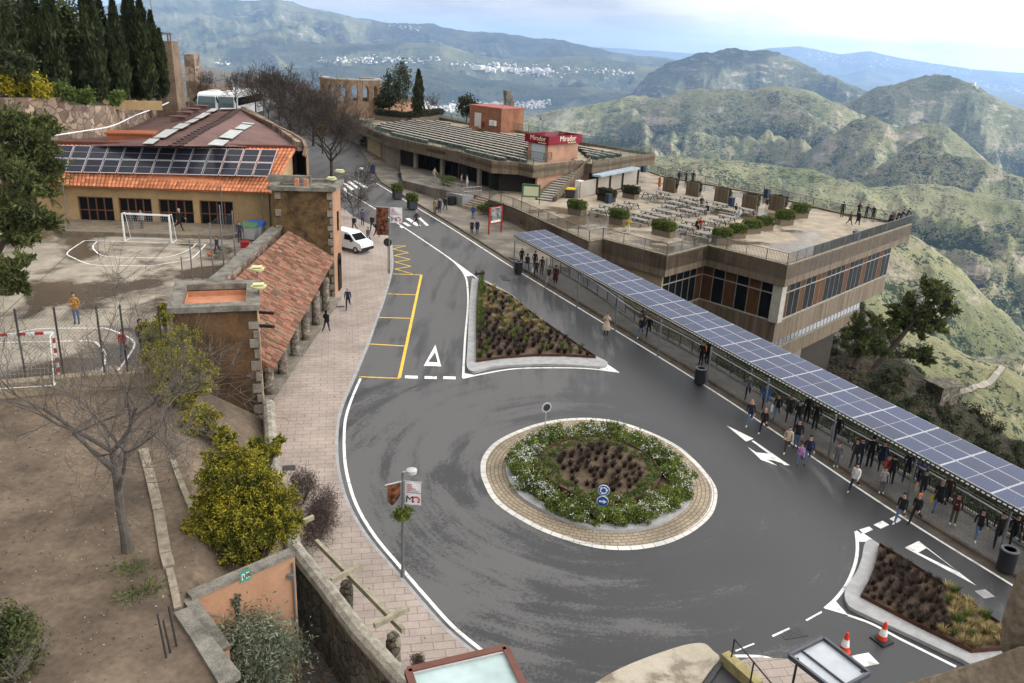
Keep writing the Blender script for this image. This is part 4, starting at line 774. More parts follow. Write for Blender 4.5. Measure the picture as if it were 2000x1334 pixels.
mb.add([(-50, 33, 5.2), (-50, 48, 5.2), (-48, 66, 5.6), (-62, 78, 9), (-62, 30, 9), (-110, 30, 22), (-110, 90, 24), (-62, 20, 7), (-110, 10, 20), (-36, 10, 4.6), (-36, 32, 4.9)], [(0, 4, 3, 2, 1), (4, 5, 6, 3), (7, 8, 5, 4), (9, 7, 4, 0, 10)]); struct('planting_bank', mb, mat('bank_soil', (.075, .062, .038), .95, .5, .4, col2=(.03, .035, .015), fine=.3), 'shaded earth bank under the cypress trees')
b0 = at(335, 198, 12.0); th = Thing('stone_buttress', 'tall tapering brown stone pier at the end of the cypress row', 'pier', b0)
zt_ = ztop(b0, 80); mb = MB(); mb.hexa([b0 + [-1.3, -1.2, -4], b0 + [1.25, -1.2, -4], b0 + [1.25, 1.4, -4], b0 + [-1.3, 1.4, -4]], [(b0[0] - 1.25, b0[1] - 1.0, zt_), (b0[0] + .95, b0[1] - 1.0, zt_), (b0[0] + .95, b0[1] + 1, zt_), (b0[0] - 1.25, b0[1] + 1, zt_)]); th.part('pier', mb, mat('pier_stone', (.21, .15, .10), .95, .45, .6, fine=.25, bump=.3))
mb = MB()
for x in (-1.2, -.3, .6, .9): mb.beam((b0[0] + x, b0[1] - .9, zt_ - .1), (b0[0] + x, b0[1] - .9, zt_ + .75), .14, .14)
mb.beam((b0[0] - 1.3, b0[1] - .9, zt_ + .8), (b0[0] + 1.05, b0[1] - .9, zt_ + .8), .3, .2); th.part('balustrade', mb, M_CAP)
mb = MB(); mb.tube([(b0[0] - 1, b0[1], zt_), (b0[0] - 1.6, b0[1], zt_ + 7)], .05); th.part('mast', mb, M_STEEL)
mb = MB(); p = at(352, 190, 11.5); mb.box(p + [.4, 4, 1], (1.3, 2, 8.5)); mb.box(p + [3.2, 4, -.6], (4.5, 1.2, 4.2)); tag(mb.build('ruined_wall', M_RWALL), 'dark broken stone wall beside the tapering pier', 'wall')
mb = MB(); A_ = at(360, 212, 8.2); mb.prism([A_[:2] + np.array(q) for q in ((-8, 5), (11, 4), (14, 40), (-12, 40))], 2, 8.85); struct('upper_road', mb, M_ASPH, 'upper road where the coaches are parked')
def coach(px, py, w, label):
    d = w * 0 + 118; p = far(px, py, d); t2 = Thing('coach', label, 'coach', (p[0], p[1], 8.85), 'white coaches parked on the upper road'); x, y, z = p[0], p[1], 8.85
    rz = math.atan2(x, y) * .4
    def bx(c, s): m_ = MB(); m_.box((0, 0, 0), s); return m_
    prof = [(-5.9, .35), (-6.0, 1.3), (-5.9, 2.2), (-5.55, 3.15), (-5.1, 3.42), (5.6, 3.45), (6.0, 3.1), (6.0, .35)]
    m_ = MB(); vs = []
    for sx in (-1.25, 1.25): vs += [(x + (sx * .94 if q[1] > 3.2 else sx), y + q[0] + 5.5, z + q[1]) for q in prof]
    n = len(prof); m_.add(vs, [tuple(range(n)), tuple(range(n, 2 * n))[::-1]] + [(i, n + i, n + (i + 1) % n, (i + 1) % n) for i in range(n)]); t2.part('body', m_, M_WHITEM)
    m_ = MB(); m_.add([(x - 1.12, y - .56, z + 1.15), (x + 1.12, y - .56, z + 1.15), (x + 1.12, y - .47, z + 2.2), (x - 1.12, y - .47, z + 2.2), (x + 1.05, y - .2, z + 2.95), (x - 1.05, y - .2, z + 2.95)], [(0, 1, 2, 3), (3, 2, 4, 5)]); t2.part('windscreen', m_, mat('coach_glass', (.10, .13, .14), .15, .2, 1))
    for sx in (-1.26, 1.26):
        m_ = MB(); m_.box((x + sx, y + 6, z + 2.3), (.03, 10.0, 1.0)); t2.part('side_window', m_, M_GLASS)
        for yy in (1.8, 8.5): m_ = MB(); m_.tube([(x + sx * .8, y + yy, z + .48), (x + sx * .99, y + yy, z + .48)], .48, 14); t2.part('wheel', m_, M_DARK)
        m_ = MB(); m_.beam((x + sx, y - .3, z + 2.9), (x + sx * 1.25, y - .7, z + 2.3), .12, .3); t2.part('mirror', m_, M_DARK)
    m_ = MB(); m_.box((x, y + 3, z + 3.5), (1.2, 2.0, .16)); t2.part('roof_unit', m_, M_WHITEM)
coach(405, 190, 34, 'white coach with pale windscreen nearer the stone pier'); coach(441, 192, 34, 'white coach partly behind bare branches, farther from the pier')
# ---------------------------------------------------------------- concrete terrace building on the right
ZT = 3.12
def board_concrete():
    m = bpy.data.materials.new('board_marked_concrete'); m.use_nodes = True; t = m.node_tree; t.nodes.clear()
    P = nd(t, 'ShaderNodeTexCoord').outputs['Object']
    st = nd(t, 'ShaderNodeTexNoise', {'Vector': nd(t, 'ShaderNodeMapping', {'Vector': P, 'Scale': (2.6, 2.6, .10)}).outputs[0], 'Scale': 1.0, 'Detail': 6.0, 'Roughness': .65}).outputs['Fac']
    n = nd(t, 'ShaderNodeTexNoise', {'Vector': P, 'Scale': .5, 'Detail': 8.0, 'Roughness': .68}).outputs['Fac']
    sp = nd(t, 'ShaderNodeTexVoronoi', {'Vector': P, 'Scale': 2.6, 'Randomness': 1.0}).outputs['Distance']
    c = nd(t, 'ShaderNodeMix', {0: nd(t, 'ShaderNodeMapRange', {'Value': st, 'From Min': .35, 'From Max': .65}).outputs[0], 6: (.086, .063, .040, 1), 7: (.19, .146, .099, 1)}, data_type='RGBA').outputs[2]
    c = nd(t, 'ShaderNodeMix', {0: nd(t, 'ShaderNodeMapRange', {'Value': n, 'From Min': .42, 'From Max': .30, 'To Max': .6}).outputs[0], 6: c, 7: (.06, .05, .036, 1)}, data_type='RGBA').outputs[2]
    c = nd(t, 'ShaderNodeMix', {0: nd(t, 'ShaderNodeMapRange', {'Value': sp, 'From Min': .085, 'From Max': .06}).outputs[0], 6: c, 7: (.42, .39, .33, 1)}, data_type='RGBA').outputs[2]
    b = nd(t, 'ShaderNodeBsdfPrincipled', {'Base Color': c, 'Roughness': .9, 'Specular IOR Level': .2})
    bp = nd(t, 'ShaderNodeBump', {'Height': st, 'Strength': .35, 'Distance': .04}); t.links.new(bp.outputs[0], b.inputs['Normal'])
    nd(t, 'ShaderNodeOutputMaterial', {'Surface': b.outputs[0]}); return m
M_CONC = board_concrete()
M_DECK = concrete('terrace_concrete', (.22, .18, .125), (.385, .32, .235), (.11, .082, .052), .11, (.43, .50))
M_PALEF = mat('pale_window_frame', (.38, .35, .29), .7, .2, 2)
M_CURT = mat('orange_curtain', (.10, .043, .016), .85, .35, 4, mscale=(1, 1, .15))
M_LGLASS = mat('curtained_glass', (.16, .17, .17), .2, .5, 1.0, spec=.5, mscale=(1, 1, .2))
M_BEIGE = mat('beige_render', (.33, .27, .175), .9, .2, .5)
M_PINK = mat('pink_render', (.46, .265, .175), .9, .35, .6, fine=.08, det=8)
M_LSTEEL = mat('light_steel', (.36, .36, .35), .4, .15, 3, metal=.3)
M_RAIL = mat('railing_paint', (.105, .10, .088), .5, .3, 4)
M_GREENR = mat('green_railing', (.085, .13, .105), .5, .3, 4)
def railing(t_, name, pts, mt, h=.95, gap=.14, post=2.2, foot=.06):
    mb = MB()
    for a, b in zip(pts[:-1], pts[1:]):
        a, b = np.array(a, float), np.array(b, float); L = np.linalg.norm(b - a); n = max(1, int(L / gap))
        mb.beam(a + [0, 0, h], b + [0, 0, h], .05, .045); mb.beam(a + [0, 0, foot], b + [0, 0, foot], .03, .03)
        for k in range(n): p = a + (b - a) * ((k + .5) / n); mb.beam(p + [0, 0, foot], p + [0, 0, h], .022, .022, (b - a))
        m = max(1, round(L / post))
        for k in range(m + 1): p = a + (b - a) * k / m; mb.beam(p, p + [0, 0, h + .02], .05, .05, (b - a))
    return t_.part(name, mb, mt)
def inset(poly, d):
    P = [np.array(p[:2], float) for p in poly]; n = len(P); ar = sum(P[i][0] * P[(i + 1) % n][1] - P[(i + 1) % n][0] * P[i][1] for i in range(n)); s = 1 if ar > 0 else -1; out = []
    for i in range(n):
        e1, e2 = P[i] - P[i - 1], P[(i + 1) % n] - P[i]; e1 /= np.linalg.norm(e1); e2 /= np.linalg.norm(e2)
        n1, n2 = s * np.array([-e1[1], e1[0]]), s * np.array([-e2[1], e2[0]]); bis = n1 + n2; out.append(P[i] + bis * d / max(.3, bis @ bis / 2) / 1.0 * .5 * 1.0 * 2 / 2 if False else P[i] + bis * (d / max(.3, (1 + n1 @ n2))))
    return out
TP = [at(*p, ZT + .1)[:2] for p in [(953.5, 390.5), (1000, 405), (1150, 472.5), (1177.5, 467.5), (1303, 500), (1382.5, 480), (1538.5, 519), (1781.5, 438), (1642, 415.5), (1492, 379.5), (1300, 345), (1270, 335)]]
TP += [np.array([12.0, 120.0]), np.array([2.0, 106.0]), np.array([-2.6, 100.0])]
C0, U1, U2 = TP[6], (TP[7] - TP[6]) / np.linalg.norm(TP[7] - TP[6]), (TP[5] - TP[6]) / np.linalg.norm(TP[5] - TP[6])
th = Thing('terrace_building', 'brown board marked concrete building with a large roof terrace above the canopy', 'building', (20, 92, ZT))
mb = MB(); mb.prism([tuple(p) for p in TP], 1.9, ZT); th.part('deck', mb, M_DECK)
mb = MB(); I_ = inset(TP, .28); n = len(TP)
for i in range(n):
    if 11 <= i: continue
    j = (i + 1) % n; zb = 1.28 if i in (2, 3, 4, 5, 6, 7) else (1.0 if i > 6 else .6)
    a, b, c, d = TP[i], TP[j], I_[j], I_[i]; mb.hexa([(*a, zb), (*b, zb), (*c, zb), (*d, zb)], [(*a, ZT + .12), (*b, ZT + .12), (*c, ZT + .12), (*d, ZT + .12)])
th.part('fascia', mb, M_CONC)
mb = MB()
for i in range(11):
    a, b = TP[i], TP[i + 1]; mb.beam((*(a * .5 + I_[i] * .5), ZT + .15), (*(b * .5 + I_[i + 1] * .5), ZT + .15), .36, .06)
th.part('coping', mb, mat('pale_coping', (.30, .26, .19), .85, .4, 2))
rl = lambda i0, i1: [(*(TP[i] * .6 + I_[i] * .4), ZT + .18) for i in range(i0, i1)]
railing(th, 'railing', rl(0, 7), M_RAIL); railing(th, 'railing', rl(6, 8), M_RAIL, post=1.7); railing(th, 'railing', rl(7, 12), M_RAIL)
for k in range(14):                                                      # tinted panes behind the outer railing
    a, b = C0 + U1 * (5.2 + k * 1.75) + U2 * .16, C0 + U1 * (6.85 + k * 1.75) + U2 * .16; mb = MB(); mb.beam((*a, ZT + .66), (*b, ZT + .66), .02, .82); th.part('glass_panel', mb, mat('tinted_glass', (.055, .055, .05), .15, .2, 1))
GA = lambda i, j, z: (*(C0 + U1 * (i + j * 0) + U2 * j), z)
mb = MB()                                                                # recessed core behind the glass
core = inset(TP[:9] + [TP[9], TP[10]] + [np.array([10., 110.])], 1.15); core[7] = C0 + U1 * 26.6 + U2 * 1.4; core[8] = C0 + U1 * 26.6 + U2 * 12
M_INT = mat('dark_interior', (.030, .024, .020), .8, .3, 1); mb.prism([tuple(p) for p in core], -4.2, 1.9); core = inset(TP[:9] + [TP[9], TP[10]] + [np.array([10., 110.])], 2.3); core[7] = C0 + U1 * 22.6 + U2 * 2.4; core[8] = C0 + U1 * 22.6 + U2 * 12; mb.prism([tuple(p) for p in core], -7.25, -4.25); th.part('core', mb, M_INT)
mb = MB(); w0, w1 = inset(TP, .55)[4], inset(TP, .55)[3]; w2 = inset(TP, .55)[2]; w3 = inset(TP, .55)[1]
for a, b in ((w0, w1), (w1, w2), (w2, w3)): mb.beam((*a, -1.4), (*b, -1.4), .2, 6.4)
th.part('side_wall', mb, M_BEIGE)
def window_row(A, B, z0, z1, n, transom, curt, frame, lean=0.0, glass=None):
    A, B = np.array(A), np.array(B); d = (B - A) / n; t = d / np.linalg.norm(d); o = np.array([t[1], -t[0]])
    if (A + o - C0) @ (U1 + U2) > (A - C0) @ (U1 + U2) and False: o = -o
    for k in range(n):
        a, b = A + d * k, A + d * (k + 1); f = MB()
        def bar(p, q, zz0, zz1, w=.1): f.beam((*p, (zz0 + zz1) / 2), (*q, (zz0 + zz1) / 2), w * .5, zz1 - zz0)
        f.beam((*a, z0), (*a, z1), .07, .085, (t[0], t[1], 0)); f.beam((*b, z0), (*b, z1), .07, .085, (t[0], t[1], 0)); bar(a, b, z0, z0 + .1, .13); bar(a, b, z1 - .1, z1, .13)
        if transom: bar(a, b, z0 + (z1 - z0) * .70, z0 + (z1 - z0) * .70 + .1, .11)
        fo = th.part('window', f, frame); p = MB(); p.beam((*(a + t * .06), (z0 + z1) / 2), (*(b - t * .06), (z0 + z1) / 2), .03, z1 - z0 - .12); th.part('pane', p, (glass or M_GLASS) if not curt(k) else M_CURT, fo)
gi = inset(TP, .6); zt0, zt1 = -2.22, 1.28
g5 = gi[6]; rend = C0 + U1 * 26.6 + U2 * .6
window_row(g5 + U1 * .7, rend, zt0, zt1, 23, True, lambda k: k in (0, 3, 6, 7, 12, 16, 20), M_PALEF)
window_row(gi[5], g5 - U2 * -.0 + U2 * .6, zt0, zt1, 6, True, lambda k: k in (0, 2, 4), M_PALEF)
window_row(gi[4], gi[5], zt0, zt1, 6, True, lambda k: k == 5, M_PALEF)
mb = MB(); mb.beam((*(g5 + U1 * .1 + U2 * .1), zt0), (*(g5 + U1 * .1 + U2 * .1), zt1), .9, .9, (U1[0], U1[1], 0)); th.part('corner_column', mb, M_PALEF)
def band(poly_i, t_end, z0, z1, name):
    P_ = inset(TP, poly_i); pts = [P_[3], P_[4], P_[5], P_[6], C0 + U1 * t_end + U2 * poly_i, C0 + U1 * t_end + U2 * 9]; mb = MB()
    pin = inset(TP, poly_i + .6); inn = [pin[3], pin[4], pin[5], pin[6], C0 + U1 * (t_end - .6) + U2 * (poly_i + .6), C0 + U1 * (t_end - .6) + U2 * 9]
    for i in range(5): a, b, c, d = pts[i], pts[i + 1], inn[i + 1], inn[i]; mb.hexa([(*a, z0), (*b, z0), (*c, z0), (*d, z0)], [(*a, z1), (*b, z1), (*c, z1), (*d, z1)])
    th.part(name, mb, M_CONC)
    mb = MB()
    for i in range(5): mb.beam((*(pts[i] * .7 + inn[i] * .3), z1 + .04), (*(pts[i + 1] * .7 + inn[i + 1] * .3), z1 + .04), .4, .07)
    th.part('sill', mb, mat('pale_sill', (.30, .265, .205), .85, .3, 2))
band(.5, 26.6, -4.15, -2.26, 'spandrel'); band(1.6, 23.6, -7.3, -5.87, 'spandrel')
g2_ = inset(TP, 1.7); window_row(g2_[6] + U1 * .1, C0 + U1 * 23.4 + U2 * 1.7, -5.85, -4.1, 26, False, lambda k: False, M_PALEF, glass=M_LGLASS)
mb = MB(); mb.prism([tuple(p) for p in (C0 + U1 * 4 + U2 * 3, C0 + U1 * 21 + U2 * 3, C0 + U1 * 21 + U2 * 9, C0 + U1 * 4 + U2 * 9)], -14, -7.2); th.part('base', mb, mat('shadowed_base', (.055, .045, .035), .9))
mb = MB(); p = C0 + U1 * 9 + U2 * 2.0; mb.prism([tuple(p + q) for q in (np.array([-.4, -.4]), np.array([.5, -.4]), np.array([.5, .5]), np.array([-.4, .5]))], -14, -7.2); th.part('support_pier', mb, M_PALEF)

# ---------------------------------------------------------------- low concrete building with roof benches
ZR, ZF = 6.85, 3.08
MP = [at(*p, ZR)[:2] for p in [(640, 222), (663, 227.5), (759, 266.5), (900, 297), (961, 314.5), (1013.5, 317.5), (1042, 323.5), (1139.5, 313), (1157.5, 316), (1280.5, 300), (1131, 276), (1034, 258), (934, 243), (860, 229), (790, 214), (690, 196), (640, 200)]]
th = Thing('viewpoint_building', 'long low concrete building with rows of benches on its flat roof', 'building', (-5, 112, ZF))
mb = MB(); mb.prism([tuple(p) for p in MP], 6.0, 6.5); th.part('roof', mb, M_DECK)
mb = MB(); MI = inset(MP, .35); n = len(MP)
for i in range(n - 1):
    a, b, c, d = MP[i], MP[i + 1], MI[i + 1], MI[i]; zb = 5.42 if i < 9 else 6.0; zt_ = ZR if i != 7 else 6.55
    mb.hexa([(*a, zb), (*b, zb), (*c, zb), (*d, zb)], [(*a, zt_), (*b, zt_), (*c, zt_), (*d, zt_)])
th.part('fascia', mb, M_CONC)
mr = lambda i0, i1: [(*(MP[i] * .5 + MI[i] * .5), ZR) for i in range(i0, i1)]
railing(th, 'railing', mr(1, 7), M_GREENR, .8, .16); railing(th, 'railing', mr(8, 14), M_GREENR, 1.0, .16)
ff = inset(MP, 1.6); mb = MB()
mb.prism([tuple(p) for p in [ff[i] for i in range(0, 10)] + [inset(MP, 3)[10], inset(MP, 3)[11], np.array(MP[13]) + [0, -3], np.array(MP[16]) + [3, -4]]], 1.2, 6.0); th.part('interior', mb, mat('dark_hall_interior', (.035, .028, .024), .7, .4, .6))
fw = [ff[i] for i in range(0, 7)]
def seg_wall(px0, px1, mt, name, i, z0=1.5, z1=6.0, out=.12):
    A, B = ff[i], ff[i + 1]; a, b = onwall(px0, 300, A, B)[:2], onwall(px1, 300, A, B)[:2]; d = (b - a) / np.linalg.norm(b - a); o = np.array([d[1], -d[0]]) * out; o = o if o @ (A - MP[12]) > 0 else -o
    mb = MB(); mb.beam((*(a + o), (z0 + z1) / 2), (*(b + o), (z0 + z1) / 2), .2, z1 - z0); return th.part(name, mb, mt)
M_PSTONE = mat('yellow_stone', (.46, .36, .21), .9, .4, 2.0, fine=.2, bump=.4)
M_PCONC = mat('plain_concrete', (.30, .25, .195), .9, .25, .8)
seg_wall(560, 700, M_PCONC, 'side_wall', 1); seg_wall(700, 705, M_PCONC, 'side_wall', 1); seg_wall(722, 748, M_PSTONE, 'stone_panel', 1, out=.25); seg_wall(748, 766, M_PCONC, 'side_wall', 1)
seg_wall(757, 784, M_PCONC, 'side_wall', 2, out=.2)
for px in (812, 864, 937): # pillars standing on the platform
    a = onwall(px, 330, MP[2] + (ff[2] - MP[2]) * .6, MP[3] + (ff[3] - MP[3]) * .6)[:2] if px < 890 else onwall(px, 330, MP[3] + (ff[3] - MP[3]) * .6, MP[4] + (ff[4] - MP[4]) * .6)[:2]
    mb = MB(); mb.box((*a, (ZF + 5.5) / 2), (.45, .45, 5.5 - ZF), .8); th.part('pillar', mb, M_PCONC)
for i, cols in ((2, [(705 + 0, 0)]),):
    pass
def glazing(px0, px1, i, n):
    A, B = ff[i], ff[i + 1]; a, b = onwall(px0, 330, A, B)[:2], onwall(px1, 330, A, B)[:2]; d = (b - a) / n; o = np.array([d[1], -d[0]]); o = o / np.linalg.norm(o) * .12; o = o if o @ (A - MP[12]) > 0 else -o
    for k in range(n):
        f = MB(); p, q = a + d * k + o, a + d * (k + 1) + o
        f.beam((*p, ZF), (*p, 5.9), .07, .07); f.beam((*q, ZF), (*q, 5.9), .07, .07); f.beam((*p, ZF + .06), (*q, ZF + .06), .06, .12); f.beam((*p, 5.4), (*q, 5.4), .06, .08); fo = th.part('window', f, M_STEEL)
        g_ = MB(); g_.beam((*(p + d * .04), (ZF + 5.9) / 2), (*(q - d * .04), (ZF + 5.9) / 2), .02, 5.75 - ZF); th.part('pane', g_, M_GLASS, fo)
glazing(816, 862, 2, 4); glazing(868, 897, 2, 3); glazing(900, 935, 3, 3); glazing(940, 958, 3, 2)
for px in (706, 718): seg_wall(px, px + 6, M_GLASS, 'window', 1, 3.6, 5.4, .22)
a, b = ff[6], ff[8]; mb = MB()                                            # pink wall behind the stair
d = (np.array(MP[9]) - MP[6]); d /= np.linalg.norm(d); o = np.array([-d[1], d[0]]); pk0 = np.array(MP[6]) + d * 1.2 + o * .55
mb.beam((*pk0, 4.2), (*(pk0 + d * 9.5), 4.2), .3, 2.8); th.part('pink_wall', mb, M_PINK)
mb = MB(); q = pk0 + d * 4.3 - o * .17; mb.beam((*(q - d * .35), 4.6), (*(q + d * .35), 4.6), .04, .55); th.part('small_window', mb, M_DARK)
mb = MB(); q = onwall(1243, 340, MP[6] + o * 1.0, MP[9] + o * 1.0); mb.box((q[0], q[1], (ZT + 5.5) / 2), (.55, .55, 5.5 - ZT), .8); th.part('pillar', mb, M_CONC)
# roof benches: parallel rows of seats on short dark legs
bd = np.array(MP[4]) - MP[2]; bd /= np.linalg.norm(bd); bo = np.array([-bd[1], bd[0]]); bo = bo if bo @ (np.array(MP[12]) - MP[4]) > 0 else -bo
M_SEAT = mat('bench_slab', (.40, .365, .31), .85, .25, 1.5, fine=.1)
def inside(p, poly):
    c = False; n = len(poly)
    for i in range(n):
        a, b = poly[i], poly[i - 1]
        if (a[1] > p[1]) != (b[1] > p[1]) and p[0] < (b[0] - a[0]) * (p[1] - a[1]) / (b[1] - a[1]) + a[0]: c = not c
    return c
BA = [at(*p, ZR)[:2] for p in [(735, 248), (770, 262), (900, 290), (962, 309), (1028, 314), (1028, 292), (1130, 290), (1150, 309), (1262, 298), (1140, 279), (1060, 268), (1000, 263), (935, 258), (860, 237), (800, 236), (740, 242)]]
o0 = np.array(MP[4]); seats_n = 0
for r_ in range(13):
    run = None; step = .5
    for k in range(-10, 190):
        p = o0 - bd * 62 + bd * (k * step) + bo * (.9 + r_ * 1.62)
        ok = inside(p, BA)
        if ok and run is None: run = p
        if (not ok or k == 189) and run is not None:
            q = p - bd * step
            if np.linalg.norm(q - run) > 2:
                mb = MB(); L = np.linalg.norm(q - run); mb.beam((*run, 6.98), (*q, 6.98), .42, .08); mb.beam((*(run + bo * .36), 6.75), (*(q + bo * .36), 6.75), .06, .35)
                mb.cur = 1; mb.beam((*(run - bo * .02), 6.60), (*(q - bo * .02), 6.60), .30, .2); m_ = max(2, int(L / 1.7))
                for s in range(m_ + 1): c = run + (q - run) * s / m_; mb.box((*(c - bo * .02), 6.78), (.7, .38, .33), math.atan2(bd[1], bd[0]))
                th.part('bench', mb, [M_SEAT, M_DSTEEL])
            run = None
# sign kiosk on the roof corner
kz = ZR; kA = at(1031, 319, 6.55)[:2]; k1 = (np.array(MP[9]) - MP[6]); k1 /= np.linalg.norm(k1); k2 = np.array([-k1[1], k1[0]])
kC = at(1069, 316, 6.6)[:2]; kw = 5.6; kd = 3.4
t2 = Thing('sign_kiosk', 'pink rooftop kiosk with the red lettered sign band beside the stair', 'kiosk', (*kC, 6.5))
ka = [kC, kC + k1 * kw, kC + k1 * kw + k2 * kd, kC + k2 * kd]
mb = MB(); mb.prism([tuple(p) for p in ka], 6.4, 8.9); t2.part('wall', mb, M_PINK)
mb = MB(); kb = [kC + (-k1 - k2) * .3, kC + k1 * (kw + .3) - k2 * .3, kC + k1 * (kw + .3) + k2 * (kd + .3), kC - k1 * .3 + k2 * (kd + .3)]
M_SIGN = mat('crimson_panel', (.20, .006, .018), .45, .15, 1)
for i in range(4): mb.beam((*kb[i], 9.15), (*kb[(i + 1) % 4], 9.15), .08, 1.0)
t2.part('sign_band', mb, M_SIGN); mb = MB(); mb.prism([tuple(p * .97 + np.mean(kb, 0) * .03) for p in kb], 8.85, 9.0); t2.part('roof', mb, M_CAP)
mb = MB(); q0_, q1_ = kC + k2 * .5 - k1 * .04, kC + k2 * 2.7 - k1 * .04; mb.beam((*q0_, 7.55), (*q1_, 7.55), .06, 2.0); t2.part('door', mb, mat('pale_blue_door', (.48, .56, .60), .5, .1, 2))
def text(body, size, mt, name, parent, org, M, ext=.01, align='CENTER', font_shear=0.0):
    cu = bpy.data.curves.new(name, 'FONT'); cu.body = body; cu.size = size; cu.extrude = ext; cu.align_x = align; cu.align_y = 'CENTER'; cu.shear = font_shear; cu.materials.append(mt)
    o = bpy.data.objects.new(name, cu); COL.objects.link(o)
    dg = bpy.context.evaluated_depsgraph_get(); me = bpy.data.meshes.new_from_object(o.evaluated_get(dg)); bpy.data.objects.remove(o); bpy.data.curves.remove(cu)
    me.materials.clear(); me.materials.append(mt); o = bpy.data.objects.new(name, me); COL.objects.link(o)
    if parent is not None: o.parent = parent
    M = M.copy(); M.translation = M.translation - Vector(org); o.matrix_local = M; return o
def frame_m(p, x, n):                                                    # writing plane: right along x, facing n
    x = Vector((x[0], x[1], 0)).normalized(); n = Vector((n[0], n[1], 0)).normalized(); y = Vector((0, 0, 1)); M = Matrix.Identity(4)
    for i in range(3): M[i][0], M[i][1], M[i][2], M[i][3] = x[i], y[i], n[i], p[i]
    return M
M_CREAM = mat('cream_letters', (.78, .70, .52), .6, .05, 2)
pr = kb[0] + k1 * (kw * .62) - k2 * .06; pl = kb[0] + k2 * (kd * .52) - k1 * .06
for p, x, nrm_, s in ((pr, k1, -k2, .92), (pl, -k2, -k1, .80)):
    text('Mirador', s, M_CREAM, 'lettering', t2.o, t2.L, frame_m((*p, 9.27), x, nrm_)); text('dels Apòstols', s * .3, M_CREAM, 'lettering', t2.o, t2.L, frame_m((*(p + np.array(x) * .75), 8.80), x, nrm_))
railing(t2, 'railing', [(*(kC - k1 * 1.0 + k2 * 3.0), 6.85), (*(kC - k1 * 1.0 - k2 * .3), 6.85), (*(kC + k1 * .3 - k2 * .35), 6.85)], M_RAIL, .9)
p = at(1062, 262, 9.1); mb = MB(); pm = kC + k1 * 1.2 + k2 * 2.2; mb.tube([(*pm, 8.9), (*pm, 11.4)], .04); mb.beam((pm[0] - .3, pm[1], 11.3), (pm[0] + .3, pm[1], 11.3), .05, .05); mb.lathe([(.04, 0), (.16, .1), (.16, .25), (.05, .32)], (pm[0] - .3, pm[1], 11.3), 10); t2.part('camera_mast', mb, M_STEEL)
# hut on the roof
hC = at(978, 259, 6.6)[:2]; t2 = Thing('roof_hut', 'reddish rendered hut with flat red roof and pale door among the benches', 'hut', (*hC, 6.5))
hz = ztop((*hC, 0), 214); h1 = k1; hw = at(1014, 258, 6.6)[:2] - hC; hw = 5.0; hl = 7.4
ha = [hC, hC + k1 * hw, hC + k1 * hw + k2 * hl, hC + k2 * hl]
mb = MB(); mb.prism([tuple(p) for p in ha], 6.4, hz); t2.part('wall', mb, mat('red_render', (.30, .135, .075), .9, .4, .7, fine=.1, det=8))
mb = MB(); hb = [np.mean(ha, 0) + (p - np.mean(ha, 0)) * 1.03 for p in ha]; mb.prism([tuple(p) for p in hb], hz, hz + .18); t2.part('roof', mb, mat('red_roof', (.34, .11, .085), .7, .2, 2))
q = hC + k2 * 5.5 - k1 * .05; mb = MB(); mb.beam((*(q - k2 * .9), 7.95), (*(q + k2 * .6), 7.95), .08, 2.4); t2.part('door', mb, mat('pale_door', (.55, .54, .50), .6, .1, 2))
for s in (1.3, 2.1): q = hC + k2 * s - k1 * .16; mb = MB(); mb.box((*q, 7.9), (.3, .6, .8), math.atan2(k1[1], k1[0])); t2.part('meter_box', mb, M_WHITEM)
q = hC + k2 * 4.0 - k1 * .15; mb = MB(); mb.lathe([(.12, -.5), (.14, .3), (.05, .45)], (*q, 7.5), 10); t2.part('fire_extinguisher', mb, M_SIGN)
mb = MB(); q = hC + k2 * 5.6 - k1 * .7
for s in range(3): mb.box((*(q - k1 * (.3 * s)), 6.5 + (2 - s) * .12), (.5, 1.8, .22 * (3 - s)), math.atan2(k1[1], k1[0]))
t2.part('steps', mb, mat('brick_step', (.28, .14, .08), .9))
mb = MB(); q = hC + k1 * 1.2 + k2 * 1.0; mb.tube([(*q, hz), (*q, hz + 2.2)], .04); t2.part('antenna', mb, M_STEEL)
# stepped stone marker behind the hut
p0 = at(1000, 224, 6.6); zz_ = ztop(p0, 177); t2 = Thing('stepped_monument', 'brown stepped stone block column rising behind the red hut', 'monument', (p0[0], p0[1], 6.4))
for k in range(5):
    mb = MB(); hh = (zz_ - 6.4) / 5; mb.box((p0[0] - .2 - k * .22, p0[1], 6.4 + hh * (k + .5)), (2.3 - k * .32, 1.8, hh * .97), .1 * k); t2.part('block', mb, M_CAP)
# upper kiosk at the left end of the roof, with hedge planters and air units
uC = at(745, 226, 6.6)[:2]; t2 = Thing('upper_pavilion', 'pink pavilion with grey flat roof behind the roof hedges', 'pavilion', (*uC, 6.5))
ud = at(693, 226, 6.6)[:2] - uC; ue = np.array([.70, .71]); uw = 8.6; udn = ud / np.linalg.norm(ud); ul = np.linalg.norm(ud); uz = ztop((*uC, 0), 200)
up = [uC, uC + ue * uw, uC + ue * uw + udn * ul, uC + udn * ul]
mb = MB(); mb.prism([tuple(p) for p in up], 5.8, uz - .05); t2.part('wall', mb, M_PINK)
mb = MB(); uo = [np.mean(up, 0) + (p - np.mean(up, 0)) * 1.05 for p in up]; mb.prism([tuple(p) for p in uo], uz - .05, uz + .75); t2.part('roof', mb, M_CONC)
mb = MB(); mb.prism([tuple(np.mean(up, 0) + (p - np.mean(up, 0)) * .96) for p in up], uz + .75, uz + .8); q = np.mean(up, 0); mb.box((q[0] + 1, q[1] + 2, uz + 1.1), (3.4, 2.4, .7), .4); t2.part('roof_deck', mb, mat('slate_roof', (.12, .12, .13), .7))
